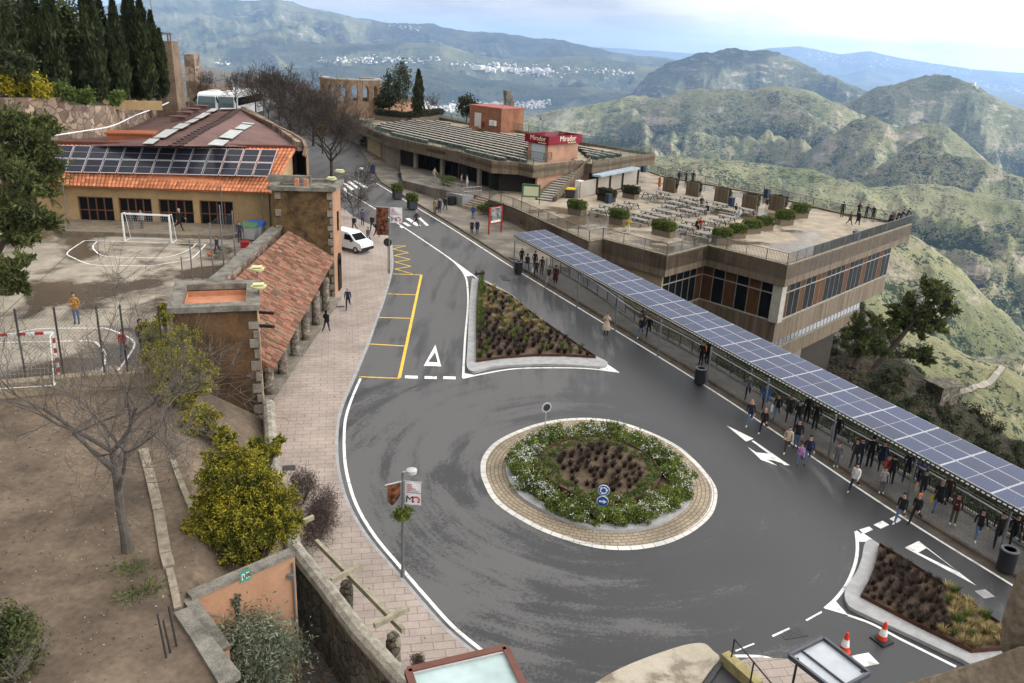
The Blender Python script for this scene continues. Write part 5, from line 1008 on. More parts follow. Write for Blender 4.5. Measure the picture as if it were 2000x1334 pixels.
for k, (px, py, w) in enumerate(((800, 214, 3.0), (818, 215, 3.4), (832, 208, 1.4))):
    p = at(px, py + 6, 6.6); mb = MB(); mb.box(p + [0, 0, .5], (w, 1.6, 1.2 if k < 2 else 1.7), .5); mb.box(p + [0, 0, 1.15 if k < 2 else 1.4], (w * .8, 1.2, .1), .5); mb.lathe([(.4, 0), (.4, .1)], (p[0], p[1], p[2] + (1.2 if k < 2 else 1.45)), 10)
    tag(mb.build('air_unit', M_WHITEM), ['white air handling box behind the hedge nearest the pink pavilion', 'low wide white air unit behind the roof hedge', 'small upright white cabinet by the cypress on the roof'][k], 'air unit')
# outside stair from the terrace to the roof
sA, sB = at(1078, 394, ZT)[:2], at(1150, 314, 6.6)[:2]; sd_ = (sB - sA); sl = np.linalg.norm(sd_); sd_ /= sl; so_ = np.array([sd_[1], -sd_[0]])
t2 = Thing('outside_stair', 'concrete outside stair climbing from the terrace to the roof sign', 'stair', (*sA, ZT)); NS = 19; mb = MB()
for k in range(NS):
    a = sA + sd_ * (sl * k / NS) + so_ * .0; zz_ = ZT + (6.6 - ZT) * (k + 1) / NS; b = a + sd_ * (sl / NS + .06); w = -so_ * 2.0
    mb.hexa([(*a, zz_ - .09), (*b, zz_ - .09), (*(b + w), zz_ - .09), (*(a + w), zz_ - .09)], [(*a, zz_), (*b, zz_), (*(b + w), zz_), (*(a + w), zz_)])
t2.part('treads', mb, M_SEAT); mb = MB()
for s, h in ((.08, .55), (-2.08, .2)):
    a, b = sA + so_ * s, sB + so_ * s; mb.hexa([(*a, ZT - .05), (*(a + sd_ * .9), ZT - .05), (*(a + sd_ * .9 + so_ * .18), ZT - .05), (*(a + so_ * .18), ZT - .05)], [(*a, ZT + h), (*(a + sd_ * .9), ZT + h + .3), (*(a + sd_ * .9 + so_ * .18), ZT + h + .3), (*(a + so_ * .18), ZT + h)])
    mb.hexa([(*(a), ZT - .1), (*(b), 5.6), (*(b + so_ * .18), 5.6), (*(a + so_ * .18), ZT - .1)], [(*(a), ZT + h), (*(b), 6.6 + h), (*(b + so_ * .18), 6.6 + h), (*(a + so_ * .18), ZT + h)])
t2.part('stringer', mb, M_CONC); mb = MB(); a, b = sA + so_ * .1, sB + so_ * .1
mb.tube([(*(b - sd_ * 1.2), 7.3), (*(b + sd_ * .2), 7.65), (*(b + sd_ * 3.5 + so_ * .6), 7.7)], .04)
for k in range(4): q = b + sd_ * (k * .9 - .6); mb.tube([(*q, 6.4), (*q, 7.55)], .03)
t2.part('handrail', mb, M_GREENR)
# grey screen panels, freezer and bin beside the stair
cols = [(1133, 1163), (1167, 1188), (1191, 1212), (1215, 1241)]
pA, pB = at(1136, 386, ZT), at(1241, 361, ZT); t2 = Thing('screen_fence', 'beige panel screen on dark posts hiding the terrace kitchen', 'screen', pA)
for k, (x0, x1) in enumerate(cols):
    a, b = onwall(x0, 370, pA, pB), onwall(x1, 370, pA, pB); mb = MB(); mb.beam((a[0], a[1], ZT + 1.0), (b[0], b[1], ZT + 1.0), .06, 1.9); t2.part('panel', mb, mat('beige_panel', (.36, .32, .265), .8, .12, .6))
    mb = MB(); mb.beam((b[0] + .2, b[1] + .15, ZT), (b[0] + .2, b[1] + .15, ZT + 2.0), .16, .3); t2.part('post', mb, M_DSTEEL)
p = at(1130, 386, ZT); t2 = Thing('freezer', 'tall white freezer at the near end of the beige screen', 'freezer', p)
mb = MB(); mb.box(p + [0, .3, 1.0], (.8, .7, 2.0), .7); t2.part('body', mb, M_WHITEM); mb = MB(); mb.box(p + [-.02, -.02, 1.3], (.7, .12, .05), .7); t2.part('handle', mb, M_STEEL)
p = at(1113, 386, ZT); t2 = Thing('waste_container', 'dark waste container with yellow lid under the stair', 'container', p)
mb = MB(); mb.hexa([p + q for q in ([-.45, -.4, 0], [.45, -.4, 0], [.45, .4, 0], [-.45, .4, 0])], [p + q for q in ([-.55, -.5, 1.0], [.55, -.5, 1.0], [.55, .5, 1.0], [-.55, .5, 1.0])]); t2.part('body', mb, M_DSTEEL)
mb = MB(); mb.box(p + [0, 0, 1.06], (1.2, 1.1, .1)); mb.box(p + [0, 0, 1.13], (.9, .8, .1)); t2.part('lid', mb, mat('yellow_plastic', (.65, .5, .03), .5, .1, 2))
mb = MB(); a, b = onwall(1150, 345, pA, pB), onwall(1228, 330, pA, pB); mb.beam((a[0] + 1, a[1] + 1, ZT + 2.35), (b[0] + 1, b[1] + 1, ZT + 2.35), 1.2, .25); mb.beam((a[0] + .6, a[1] + .6, ZT + 2.5), (b[0] + .6, b[1] + .6, ZT + 2.5), .1, .12); tag(mb.build('counter_awning', mat('blue_grey_metal', (.33, .39, .44), .5, .2, 1)), 'blue grey metal awning above the beige screen', 'awning')

# raised platform, ramp and steps in front of the low building
t2 = Thing('entrance_platform', 'grey raised entrance platform in front of the glazed cafe', 'platform', (-8, 106, ZF)); mb = MB()
fp = [at(786, 352, ZF)[:2], at(842, 366, ZF)[:2], at(905, 378, ZF)[:2], at(945, 384, ZF)[:2], at(985, 392, ZF)[:2], (2.5, 101.5), ff[6], ff[5], ff[4], ff[3], ff[2]]
mb.prism([tuple(p) for p in fp], 1.2, ZF); t2.part('slab', mb, M_PLAZA)
t2 = Thing('access_ramp', 'grey access ramp with steel handrails rising to the entrance platform', 'ramp', gr(793, 356)); mb = MB()
A0, A1 = gr(792, 357, SW), gr(903, 405, SW); A2 = gr(945, 398, SW); dA = (A1 - A0)[:2] / np.linalg.norm((A1 - A0)[:2]); oA = np.array([-dA[1], dA[0]]); oA = oA if oA[1] > 0 else -oA
zA = lambda p: zg(p[0], p[1])
mb.hexa([(*A0[:2], zA(A0)), (*A1[:2], zA(A1)), (*(A1[:2] + oA * 1.5), zA(A1)), (*(A0[:2] + oA * 1.5), zA(A0))], [(*A0[:2], zA(A0) + .35), (*A1[:2], ZF + .02), (*(A1[:2] + oA * 1.5), ZF + .02), (*(A0[:2] + oA * 1.5), zA(A0) + .35)]); t2.part('wall', mb, mat('grey_ramp_wall', (.31, .30, .285), .85, .25, 1.0))
mb = MB()
for off in (0.06, 1.45):
    a, b = np.array([*(A0[:2] + oA * off), zA(A0) + .35]), np.array([*(A1[:2] + oA * off), ZF])
    for h in (.5, .95): mb.tube([a + [0, 0, h], b + [0, 0, h]], .024)
    for k in range(12): q = a + (b - a) * k / 11; mb.tube([q, q + [0, 0, .95]], .018)
a, b = np.array([*(A1[:2] + oA * .1), ZF]), np.array([*at(940, 380, ZF)[:2], ZF])
for h in (.5, .95): mb.tube([a + [0, 0, h], b + [0, 0, h]], .03)
for k in range(6): q = a + (b - a) * k / 5; mb.tube([q, q + [0, 0, .95]], .022)
t2.part('handrail', mb, M_LSTEEL)
t2 = Thing('entrance_steps', 'stone entrance steps between the ramp and the red notice board', 'steps', gr(925, 405)); mb = MB(); B0, B1, B2, B3 = gr(902, 406, SW)[:2], gr(958, 420, SW)[:2], at(968, 390, ZF)[:2], at(940, 382, ZF)[:2]
for k in range(6):
    f0, f1 = k / 6, 1.0; z0 = zg(-5, 102) + SW; a, b = B0 + (B3 - B0) * f0, B1 + (B2 - B1) * f0; mb.hexa([(*a, 1.2), (*b, 1.2), (*B2, 1.2), (*B3, 1.2)], [(*p, z0 + (ZF - z0) * (k + 1) / 6 - .003) for p in (a, b, B2, B3)])
t2.part('treads', mb, mat('step_stone', (.33, .27, .20), .9, .3, 2, fine=.2))

# curved arcade viewpoint far behind
p0 = far(672, 160, 150); t2 = Thing('arched_gallery', 'curved brick gallery with round arches standing on the far viewpoint', 'gallery', (p0[0], p0[1], 6))
gz0, gz1 = far(672, 195, 150)[2], far(672, 156, 150)[2]; cG = p0 + [0.3, 4, 0]; N_ = 11; mb = MB(); cp_ = MB()
for k in range(N_ + 1):
    a0, a1 = R(-205 + 260 * k / N_), R(-205 + 260 * (k + 1) / N_); rr_ = 4.7
    q = lambda a, r_: (cG[0] + r_ * 1.05 * math.cos(a), cG[1] + r_ * .8 * math.sin(a))
    A_, B_ = q(a0, rr_), q(a1, rr_); am = [a0 + (a1 - a0) * f for f in (.2, .8)]; L_, R2 = q(am[0], rr_), q(am[1], rr_); bz = gz0 - 3
    def slab(p1, p2, z0, z1): mb.beam((*p1, (z0 + z1) / 2), (*p2, (z0 + z1) / 2), .8, z1 - z0)
    slab(A_, L_, bz, gz1); slab(R2, B_, bz, gz1); slab(L_, R2, bz, gz0 - .2); hs = gz0 + 1.7
    for j in range(6):
        t0, t1 = j / 6, (j + 1) / 6; f = lambda t: tuple(np.array(L_) * (1 - t) + np.array(R2) * t); h = hs + .75 * math.sin(math.pi * (t0 + t1) / 2); slab(f(t0), f(t1), h, gz1)
    cp_.beam((*A_, gz1 + .1), (*B_, gz1 + .1), 1.0, .22)
t2.part('wall', mb, mat('brown_brick', (.30, .20, .125), .9, .35, 1.2, fine=.2)); t2.part('coping', cp_, M_SEAT)

# ---------------------------------------------------------------- solar canopy over the walkway
cF0, cF1 = gr(1003.6, 456.7, 2.85), gr(2000, 1001, 2.75); cB0 = gr(1070, 456.3, 3.05)
cd_ = (cF1 - cF0); cl = np.linalg.norm(cd_); cd_ /= cl; cw = np.array([.905, .425, 0]); wdt = 3.15
back = cw * wdt + np.array([0, 0, .22])
t2 = Thing('solar_canopy', 'long slim canopy roofed with solar panels over the walkway', 'canopy', gr(1450, 720)); LC = cl + 5.5; nc = int(LC / 2.62)
cB0p = proj(cF0 + back)
for k in range(nc):
    for j in range(3):
        s0, s1, w0, w1 = k * 2.62 + .022, (k + 1) * 2.62 - .022, j / 3 + .004, (j + 1) / 3 - .004
        f = lambda s, w, h: cF0 + cd_ * s + back * w + np.array([0, 0, h])
        mb = MB(); mb.hexa([f(s0, w0, 0), f(s1, w0, 0), f(s1, w1, 0), f(s0, w1, 0)], [f(s0, w0, .045), f(s1, w0, .045), f(s1, w1, .045), f(s0, w1, .045)]); po = t2.part('solar_panel', mb, M_FRAME)
        mb = MB(); sm = (s0 + s1) / 2
        for a_, b_ in ((s0 + .025, sm - .011), (sm + .011, s1 - .025)): mb.poly([f(a_, w0 + .006, .05), f(b_, w0 + .006, .05), f(b_, w1 - .006, .05), f(a_, w1 - .006, .05)])
        lines = []
        mb.cur = 1
        for a_, b_ in ((s0 + .025, sm - .011), (sm + .011, s1 - .025)):
            for q in range(1, 6):
                w = w0 + .009 + (w1 - w0 - .018) * q / 6; mb.poly([f(a_, w - .003, .053), f(b_, w - .003, .053), f(b_, w + .003, .053), f(a_, w + .003, .053)])
            for q in range(1, 8):
                s = a_ + (b_ - a_) * q / 8; mb.poly([f(s - .006, w0 + .01, .0545), f(s + .006, w0 + .01, .0545), f(s + .006, w1 - .01, .0545), f(s - .006, w1 - .01, .0545)])
        t2.part('cells', mb, [M_PVB, M_PVLINE], po)
mb = MB(); f = lambda s, w, h: cF0 + cd_ * s + back * w + np.array([0, 0, h])
for w in (.0, .5, .97): mb.beam(f(0, w, -.12), f(LC, w, -.12), .09, .2)
for k in range(int(LC / 1.31)): mb.beam(f(k * 1.31, .0, -.04), f(k * 1.31, 1, -.04), .05, .05)
t2.part('beams', mb, M_DSTEEL); mb = MB()
for k in range(int(LC / .26)): s = k * .26; mb.beam(f(s, -.035, -.045), f(s + .15, -.035, -.045), .07, .05)
t2.part('edge_trim', mb, mat('trim_metal', (.42, .40, .35), .5, .2, 3))
for px, py in ((1003.1, 524.9), (1065, 562), (1126.8, 600.5), (1200.8, 645.9), (1284.2, 695.4), (1379.6, 753.1), (1489, 820), (1616.5, 897), (1770.9, 976.6), (1952.9, 1076), (2090, 1160)):
    p = gr(px, py, SW); q = np.dot(p - cF0, cd_); w = np.dot((p - cF0)[:2], cw[:2]) / wdt; zt_ = cF0[2] + cd_[2] * q + .22 * max(w, 0) - .1
    mb = MB(); mb.tube([p, (p[0], p[1], zt_)], .055, 8); t2.part('post', mb, M_STEEL)
    bp_ = f(q, .93, -.2); bz_ = zg(bp_[0], bp_[1]) + SW; mb = MB(); mb.tube([(bp_[0], bp_[1], bz_), bp_ + [0, 0, .1]], .055, 8); t2.part('post', mb, M_STEEL)
t3 = Thing('walkway_fence', 'dark steel fence with bright handrail along the outer edge of the walkway', 'fence', gr(1450, 750)); fpts = [np.array([p[0], p[1], zg(*p) + SW]) for p in FN]
railing(t3, 'rail_bars', fpts[::2], M_DSTEEL, 1.05, .13, 1.6, .12); mb = MB(); mb.tube([p + np.array([-.12, -.06, .98]) for p in fpts], .035); t3.part('handrail', mb, M_WHITEM)
mb = MB()
for a, b in zip(fpts[:-1], fpts[1:]): mb.beam(a + [0, 0, .04], b + [0, 0, .04], .12, .1)
t3.part('kerb', mb, M_KERB)
# ---------------------------------------------------------------- plants
def leafmat(name, c1, c2, island=.45, rough=.75):
    m = mat(name, c1, rough, .3, .8, col2=c2, island=island, spec=.12, det=3)
    t, b = nodes_of(m); col = b.inputs['Base Color'].links[0].from_socket
    tr = nd(t, 'ShaderNodeBsdfTranslucent', {'Color': col}); mx = nd(t, 'ShaderNodeMixShader', {0: .22, 1: b.outputs[0], 2: tr.outputs[0]})
    o = next(n for n in t.nodes if n.type == 'OUTPUT_MATERIAL'); t.links.new(mx.outputs[0], o.inputs['Surface']); return m
L_CYP = leafmat('cypress_leaf', (.056, .066, .024), (.018, .025, .011)); L_PINE = leafmat('pine_needle', (.115, .125, .038), (.04, .052, .02))
L_MIM = leafmat('mimosa_leaf', (.40, .32, .028), (.20, .19, .024), .35); L_HEDGE = leafmat('hedge_leaf', (.15, .185, .036), (.062, .085, .018))
L_OLIVE = leafmat('olive_leaf', (.21, .225, .155), (.09, .105, .065)); L_SCRUB = leafmat('scrub_leaf', (.055, .062, .026), (.028, .034, .015))
L_TWIG = leafmat('dry_twig', (.105, .075, .06), (.055, .04, .035)); L_BROWN = leafmat('bronze_sedge', (.075, .048, .034), (.030, .022, .018))
L_STRAW = leafmat('straw_grass', (.40, .30, .14), (.20, .16, .06)); L_GREEN = leafmat('fresh_grass', (.12, .16, .03), (.06, .09, .02))
L_FLOWER = leafmat('white_blossom', (.78, .77, .72), (.68, .68, .62), .1); L_COVER = leafmat('ground_cover', (.13, .17, .042), (.06, .085, .022)); L_EUC = leafmat('grey_green_leaf', (.085, .095, .05), (.04, .05, .026))
M_BARK = mat('grey_bark', (.16, .135, .11), .95, .45, 4, fine=.3, bump=.5); M_BARKD = mat('dark_bark', (.075, .058, .045), .95, .45, 4, fine=.3, bump=.5)
def leaves(pts, size, aspect=1.7, up=0.0, seed=0, dirs=None):            # one small folded leaf blade per point
    g = np.random.default_rng(seed); n = len(pts); d = g.normal(size=(n, 3)) if dirs is None else dirs + g.normal(size=(n, 3)) * .35
    d[:, 2] = d[:, 2] + up; d /= np.linalg.norm(d, axis=1)[:, None]; q = g.normal(size=(n, 3)); w = np.cross(d, q); w /= np.linalg.norm(w, axis=1)[:, None]
    s = size * g.uniform(.6, 1.3, (n, 1)); V = np.stack([pts - d * s * aspect / 2, pts + w * s / 2, pts + d * s * aspect / 2, pts - w * s / 2], 1).reshape(-1, 3)
    return V, (np.arange(n)[:, None] * 4 + np.arange(4)[None, :])
def blob(n, c, r, seed, shell=.55, lump=.35):                            # points in lumpy clumps through an ellipsoid
    g = np.random.default_rng(seed); k = max(6, int(n / 60)); cd = g.normal(size=(k, 3)); cd /= np.linalg.norm(cd, axis=1)[:, None]; cc = cd * (shell + (1 - shell) * g.random((k, 1)))
    p = cc[g.integers(0, k, n)] + g.normal(size=(n, 3)) * lump * .5; return np.array(c) + p * np.array(r) * .86
class Leaf:
    def __init__(s): s.V = []; s.F = []; s.n = 0
    def add(s, V, F): s.V.append(V); s.F.append(F + s.n); s.n += len(V)
    def build(s, name, m, parent, org=(0, 0, 0)):
        return npmesh(name, np.concatenate(s.V) - np.array(org, float), np.concatenate(s.F), m, parent)
def branch(mb, p, d, L, r, depth, rng_, out=None, sides=5, spread=.6, up=.15, kids=(2, 4), shrink=.68, wig=.12, minr=.004):
    p = np.array(p, float); d = np.array(d, float); pts = [p.copy()]; rs = [r]; n = 4 if depth > 1 else 3
    for i in range(n):
        d = d + rng_.normal(size=3) * wig + np.array([0, 0, up * .3]); d /= np.linalg.norm(d); p = p + d * L / n; pts.append(p.copy()); rs.append(r * (1 - .45 * (i + 1) / n))
    mb.tube(pts, rs, max(3, sides), cap=False)
    if depth <= 0:
        if out is not None: out.append(p)
        return
    for k in range(rng_.integers(*kids) + (1 if depth > 2 else 0)):
        t = rng_.uniform(.35, 1.0) if k else 1.0; i = min(int(t * n), n - 1); q = pts[i] + (pts[i + 1] - pts[i]) * (t * n - i) if t < 1 else pts[-1]
        nd_ = d + rng_.normal(size=3) * spread; nd_[2] += up; nd_ /= np.linalg.norm(nd_)
        branch(mb, q, nd_, L * shrink * rng_.uniform(.75, 1.2), max(minr, rs[i] * .62), depth - 1, rng_, out, sides - 1, spread, up, kids, shrink, wig, minr)
# bare garden: earth, borders, retaining walls
ZG = 4.75
M_EARTH = mat('bare_earth', (.162, .120, .084), .97, .4, .35, col2=(.085, .063, .045), fine=.16, bump=.5, det=12, lo=.38, hi=.6)
RB = [tuple(at(*p, ZG)) for p in [(352, 742), (342, 800), (352, 880), (392, 1000), (380, 1120), (345, 1192), (452, 1362)]]
mb = MB(); mb.poly([(x, y, z) for x, y, z in RB] + [(-5.5, 8, ZG), (-34, 8, ZG), (-34, 27.8, ZG), (-22.0, 32.9, ZG), (-16.4, 35.2, ZG)]); gp = mb
IN = [(-12.4, 38.4, 1.6), (-10.6, 32.5, 2.0), (-9.0, 28.6, 2.2), (-8.0, 26.2, 2.3), (-7.2, 23.4, 2.2), (-7.0, 22.6, 1.8), (-6.6, 21.8, -.2)]
mb.add(RB + IN, [(i, i + 1, 8 + i, 7 + i) for i in range(5)])
struct('garden_soil', mb, M_EARTH, 'bare brown earth of the empty garden')
mb = MB(); mb.poly([(-9.2, 19.2, -.3), (-6.6, 22.6, -.3), (-7.0, 25.6, -.2), (-2.0, 18.0, -.4), (-2, 9, -.4), (-8, 9, -.4)]); mb.add([RB[5], RB[6], (-5.5, 8, ZG), (-5.5, 8, -.5), (*RB[6][:2], -.5), (*RB[5][:2], -.5)], [(0, 1, 4, 5), (1, 2, 3, 4)]); struct('lower_ground', mb, M_EARTH, 'sunken brown ground between the orange wall and the stone wall')
def border(pts, w, h, label, m):
    mb = MB(); P = [at(*p, ZG) for p in pts]
    for a, b in zip(P[:-1], P[1:]):
        k = max(1, int(np.linalg.norm(b - a) / 1.5))
        for i in range(k): mb.beam(a + (b - a) * (i + .01) / k + [0, 0, h / 2 - .05], a + (b - a) * (i + .99) / k + [0, 0, h / 2 - .05], w, h)
    tag(mb.build('garden_border', m), label, 'border')
M_OLDW = mat('weathered_timber', (.30, .25, .185), .9, .45, 2.5, fine=.2, bump=.3)
border([(280, 880), (296, 940), (310, 1000), (324, 1085), (331, 1110)], .34, .16, 'wide weathered border of planks beside the bare tree trunk', M_OLDW)
border([(331, 1112), (340, 1150), (348, 1190)], .22, .12, 'narrow lower end of the plank border by the concrete landing', M_OLDW)
border([(338, 900), (352, 940), (372, 990), (382, 1012)], .2, .14, 'second short border beside the yellow tree', M_OLDW)
mb = MB(); q = [at(*p, ZG) for p in [(340, 1203), (368, 1192), (470, 1320), (430, 1345), (372, 1250)]]; mb.prism([p[:2] for p in q], ZG - .1, ZG + .12); tag(mb.build('landing_slab', M_CAP), 'grey concrete landing at the corner of the orange wall', 'slab')
for px, py, h in ((325, 1285, 1.35), (333, 1275, 1.0), (345, 1262, 1.25)):
    p = at(px, py, ZG); mb = MB(); mb.tube([p, p + [-.12, .05, h]], .028); tag(mb.build('garden_stake', M_DSTEEL), ['tall leaning stake nearest the bottom of the bare garden', 'short middle stake beside the concrete landing', 'stake standing against the corner of the landing'][(px > 330) + (px > 340)], 'stake', 'stakes by the landing')
oA_, oB_ = at(369, 1164, 4.75), at(571, 1078, 4.75); oC_ = at(438, 1262, 4.75)
th = Thing('orange_wall', 'orange rendered garden wall with grey coping and a green exit sign', 'wall', (oA_ + oB_) / 2 * [1, 1, 0]); mb = MB(); mb.beam(oA_ - [0, 0, 2.6], oB_ - [0, 0, 2.6], .28, 5.0); mb.beam(oA_ - [0, 0, 2.55], oC_ - [0, 0, 2.55], .26, 4.9); th.part('wall', mb, M_ORANGE)
mb = MB(); mb.beam(oA_, oB_, .36, .14); mb.beam(oA_ + [0, 0, -.12], oC_ + [0, 0, -.12], .36, .12); th.part('coping', mb, M_CAP)
dO = (oB_ - oA_); dO /= np.linalg.norm(dO); nO = np.array([dO[1], -dO[0], 0]); mb = MB(); mb.tube([oB_ - dO * .12 + nO * .2 - [0, 0, .25], oB_ - dO * .12 + nO * .2 - [0, 0, 4.4]], .035); mb.box(oB_ - dO * .2 + nO * .22 - [0, 0, .7], (.2, .2, .16)); th.part('drainpipe', mb, M_STEEL)
sp = onwall(479, 1125, oA_ + nO * .16, oB_ + nO * .16); t2 = Thing('exit_sign', 'small green and white exit sign on the orange wall', 'sign', sp); mb = MB(); mb.beam(sp - dO * .17, sp + dO * .17, .02, .34); t2.part('plate', mb, mat('sign_green', (.02, .26, .17), .5, .1, 2))
mb = MB(); o_ = nO * .014
for a, b, c, d in ((-.11, .09, -.03, .09), (-.11, -.1, -.11, .1), (.04, -.1, .04, .1), (.11, -.1, .11, .1), (.03, .1, .12, .1), (-.03, -.02, -.03, .09)): mb.beam(sp + o_ + dO * a + [0, 0, b], sp + o_ + dO * c + [0, 0, d], .012, .028, (0, 0, 1) if abs(a - c) > .01 else dO)
t2.part('pictogram', mb, M_WHITE)
th = Thing('stone_wall', 'long rubble wall with lichen coping between the pavement and the sunken garden', 'wall', (-5, 22.5, 0)); SWL = [np.array(p) for p in [(-12.2, 38.3), (-9.7, 30.6), (-7.6, 25.9), (-5.87, 23.6), (-4.44, 21.6), (-2.68, 19.5), (-1.6, 18.2)]]
mb, m2 = MB(), MB()
for a, b in zip(SWL[:-1], SWL[1:]): mb.beam((*a, .9), (*b, .9), .5, 3.4); m2.tube([(*a, 2.52), (*b, 2.52)], .30, 10)
th.part('wall', mb, M_GWALL); th.part('coping', m2, mat('lichen_coping', (.34, .31, .25), .95, .6, 2.2, col2=(.15, .13, .10), fine=.3, bump=.6, det=10))
th = Thing('pergola', 'weathered timber pergola with stone pillars along the pavement wall', 'pergola', gr(720, 1200, SW)); M_PERG = mat('pergola_timber', (.34, .30, .21), .9, .4, 3, fine=.2)
pa, pb = at(618, 1058, 2.45), at(788, 1232, 2.45); mb = MB(); mb.beam(pa, pb, .14, .2); th.part('long_beam', mb, M_PERG)
for x0, y0, x1, y1 in ((647, 1134, 708, 1104), (731, 1222, 798, 1188), (560, 1032, 612, 1010)):
    mb = MB(); mb.beam(at(x0, y0, 2.62), at(x1, y1, 2.62), .13, .18); th.part('cross_beam', mb, M_PERG)
for px, py in ((676, 1128), (768, 1225)):
    p = at(px, py, 2.3); z = zg(p[0], p[1]) + SW; mb = MB(); mb.lathe([(.24, 0), (.23, 1.2), (.25, 1.9), (.16, 2.0), (.22, 2.1), (.14, 2.2)], (p[0], p[1], z), 12); th.part('pillar', mb, M_GWALL)

# the leafless tree in the garden
def bare_tree(name, label, base, h, depth, seed, r0, m, cat='tree', spread=.62, lean=(0, 0), fork=.36, group=None, kids=(2, 4), minr=.004):
    g = np.random.default_rng(seed); t2 = Thing(name, label, cat, base, group); tr = MB(); cr2 = MB(); b = np.array(base, float)
    pts = [b + np.array([lean[0] * f * h, lean[1] * f * h, f * h]) + g.normal(size=3) * .03 * (f > 0) for f in np.linspace(0, fork, 6)]; tr.tube(pts, [r0 * (1.25 if i == 0 else 1 - .07 * i) for i in range(6)], 9)
    for k in range(6):
        a = k * 1.05 + g.uniform(-.3, .3); d = np.array([math.cos(a) * spread * 1.3, math.sin(a) * spread * 1.3, .85]); branch(cr2, pts[-1 - (k % 3)], d / np.linalg.norm(d), h * .24, r0 * .5, depth, g, None, 6, spread, .12, kids, .74, .13, minr)
    t2.part('trunk', tr, m); t2.part('crown', cr2, m); return t2
tb = at(250, 1076, ZG); ht = (ztop(tb, 640) - ZG) * 1.32
bare_tree('bare_tree', 'leafless grey tree standing alone in the bare garden', tb, ht * .97, 5, 4, .16, mat('pale_bark', (.115, .098, .082), .95, .4, 4, fine=.25), lean=(-.05, .04), fork=.36, spread=.66, minr=.006, kids=(2, 5))
def plumes(lf, tips, c, r, n, seed, size, m_=34, flat=.8):                 # feathery sprays standing out of a clump
    g = np.random.default_rng(seed)
    for j in range(n):
        d = g.normal(size=3); d[2] = d[2] * flat + .35; d /= np.linalg.norm(d); s = np.array(c) + d * r * g.uniform(.25, .6); L = r * g.uniform(.35, .75); t = g.random(m_)[:, None]
        p = s + d * L * t + g.normal(size=(m_, 3)) * L * .22 * (1.15 - t); lf.add(*leaves(p, size, 3.0, .1, seed + j, np.repeat(d[None], m_, 0)))
        if tips is not None: k = int(m_ * 1.0); t = g.uniform(.45, 1.12, (k, 1)); p = s + d * L * t + g.normal(size=(k, 3)) * L * .15; tips.add(*leaves(p, size * .9, 1.8, .1, seed + j + 5))
L_MIMG = leafmat('mimosa_green', (.20, .185, .026), (.06, .068, .015), .4)
def mimosa(label, base, clumps, seed, den=1.0):
    t2 = Thing('mimosa', label, 'tree', base, 'yellow flowering mimosa trees'); lf, fl = Leaf(), Leaf(); tr = MB()
    for k, (px, py, z, r) in enumerate(clumps):
        c = at(px, py, z); lf.add(*leaves(blob(int(2300 * r * r), c, (r * .8, r * .8, r * .7), seed * 31 + k, .4, .5), .06, 2.2, .2, seed + k)); plumes(lf, fl, c, r, int(46 * r + 10), seed * 77 + k * 5, .045); tr.tube([np.array(base), (np.array(base) + c) / 2 + [0, 0, .2], c], [.11, .07, .03], 6, False)
    lf.build('crown', L_MIMG, t2.o, t2.L); fl.build('blossom', L_MIM, t2.o, t2.L); t2.part('trunk', tr, M_BARKD)
mb_ = at(500, 1115, 3.2)
mimosa('large yellow mimosa tree leaning over the stone wall in the middle of the garden edge', mb_, [(445, 862, 7.0, .42), (430, 890, 6.7, .55), (475, 905, 6.5, .65), (420, 935, 6.2, .7), (510, 945, 6.1, .75), (465, 960, 5.9, .85), (405, 985, 5.5, .55), (545, 985, 5.4, .7), (480, 1010, 5.2, 1.0), (425, 1030, 4.9, .8), (540, 1030, 4.8, .85), (470, 1065, 4.5, .85), (385, 1025, 4.9, .4), (570, 1020, 4.8, .45)], 1)
mimosa('yellow mimosa beside the tower wall and court fence', at(345, 800, 3.8), [(318, 625, 7.2, .5), (300, 660, 6.8, .65), (340, 690, 6.5, .8), (380, 715, 6.1, .8), (330, 740, 5.8, .9), (390, 750, 5.6, .7), (410, 725, 6.0, .4), (350, 780, 5.0, .8), (285, 640, 7.0, .4), (320, 605, 7.4, .35), (360, 660, 6.8, .6), (340, 720, 6.2, .9), (305, 700, 6.4, .7)], 2)
mimosa('small yellow mimosa shoots rising in front of the tower foot', at(520, 935, 2.2), [(500, 868, 3.8, .35), (530, 880, 3.5, .45), (545, 862, 3.7, .28), (505, 905, 3.0, .45), (400, 822, 4.6, .7), (370, 835, 4.6, .6), (425, 850, 4.2, .55)], 3)
def shrub(name, label, c, r, n, size, m, seed, aspect=1.7, up=0., group=None, cat='shrub', stem=True):
    t2 = Thing(name, label, cat, (c[0], c[1], c[2] - r[2]), group); lf = Leaf(); lf.add(*leaves(blob(n, c, r, seed, .45, .45), size, aspect, up, seed)); lf.build('foliage', m, t2.o, t2.L)
    if stem:
        mb = MB(); g = np.random.default_rng(seed)
        for k in range(4): mb.tube([(c[0], c[1], c[2] - r[2]), np.array(c) + g.normal(size=3) * np.array(r) * .4], [.04, .015], 5, False)
        t2.part('stems', mb, M_BARKD)
    return t2
c = at(472, 1280, 2.3); shrub('olive_tree', 'grey green olive tree growing in the sunken garden below the orange wall', c, (1.9, 1.5, 1.5), 21000, .045, L_OLIVE, 51, 3.4, .35, cat='tree')
c = at(385, 1225, 3.1); shrub('olive_shoot', 'thin olive shoots at the left of the orange wall', c, (.45, .4, .55), 500, .05, L_OLIVE, 52, 3.4, .4)
c = at(462, 1178, 3.9); shrub('olive_shoot', 'single upright olive shoot in front of the exit sign', c, (.18, .18, .5), 130, .055, L_OLIVE, 53, 3.2, .5)
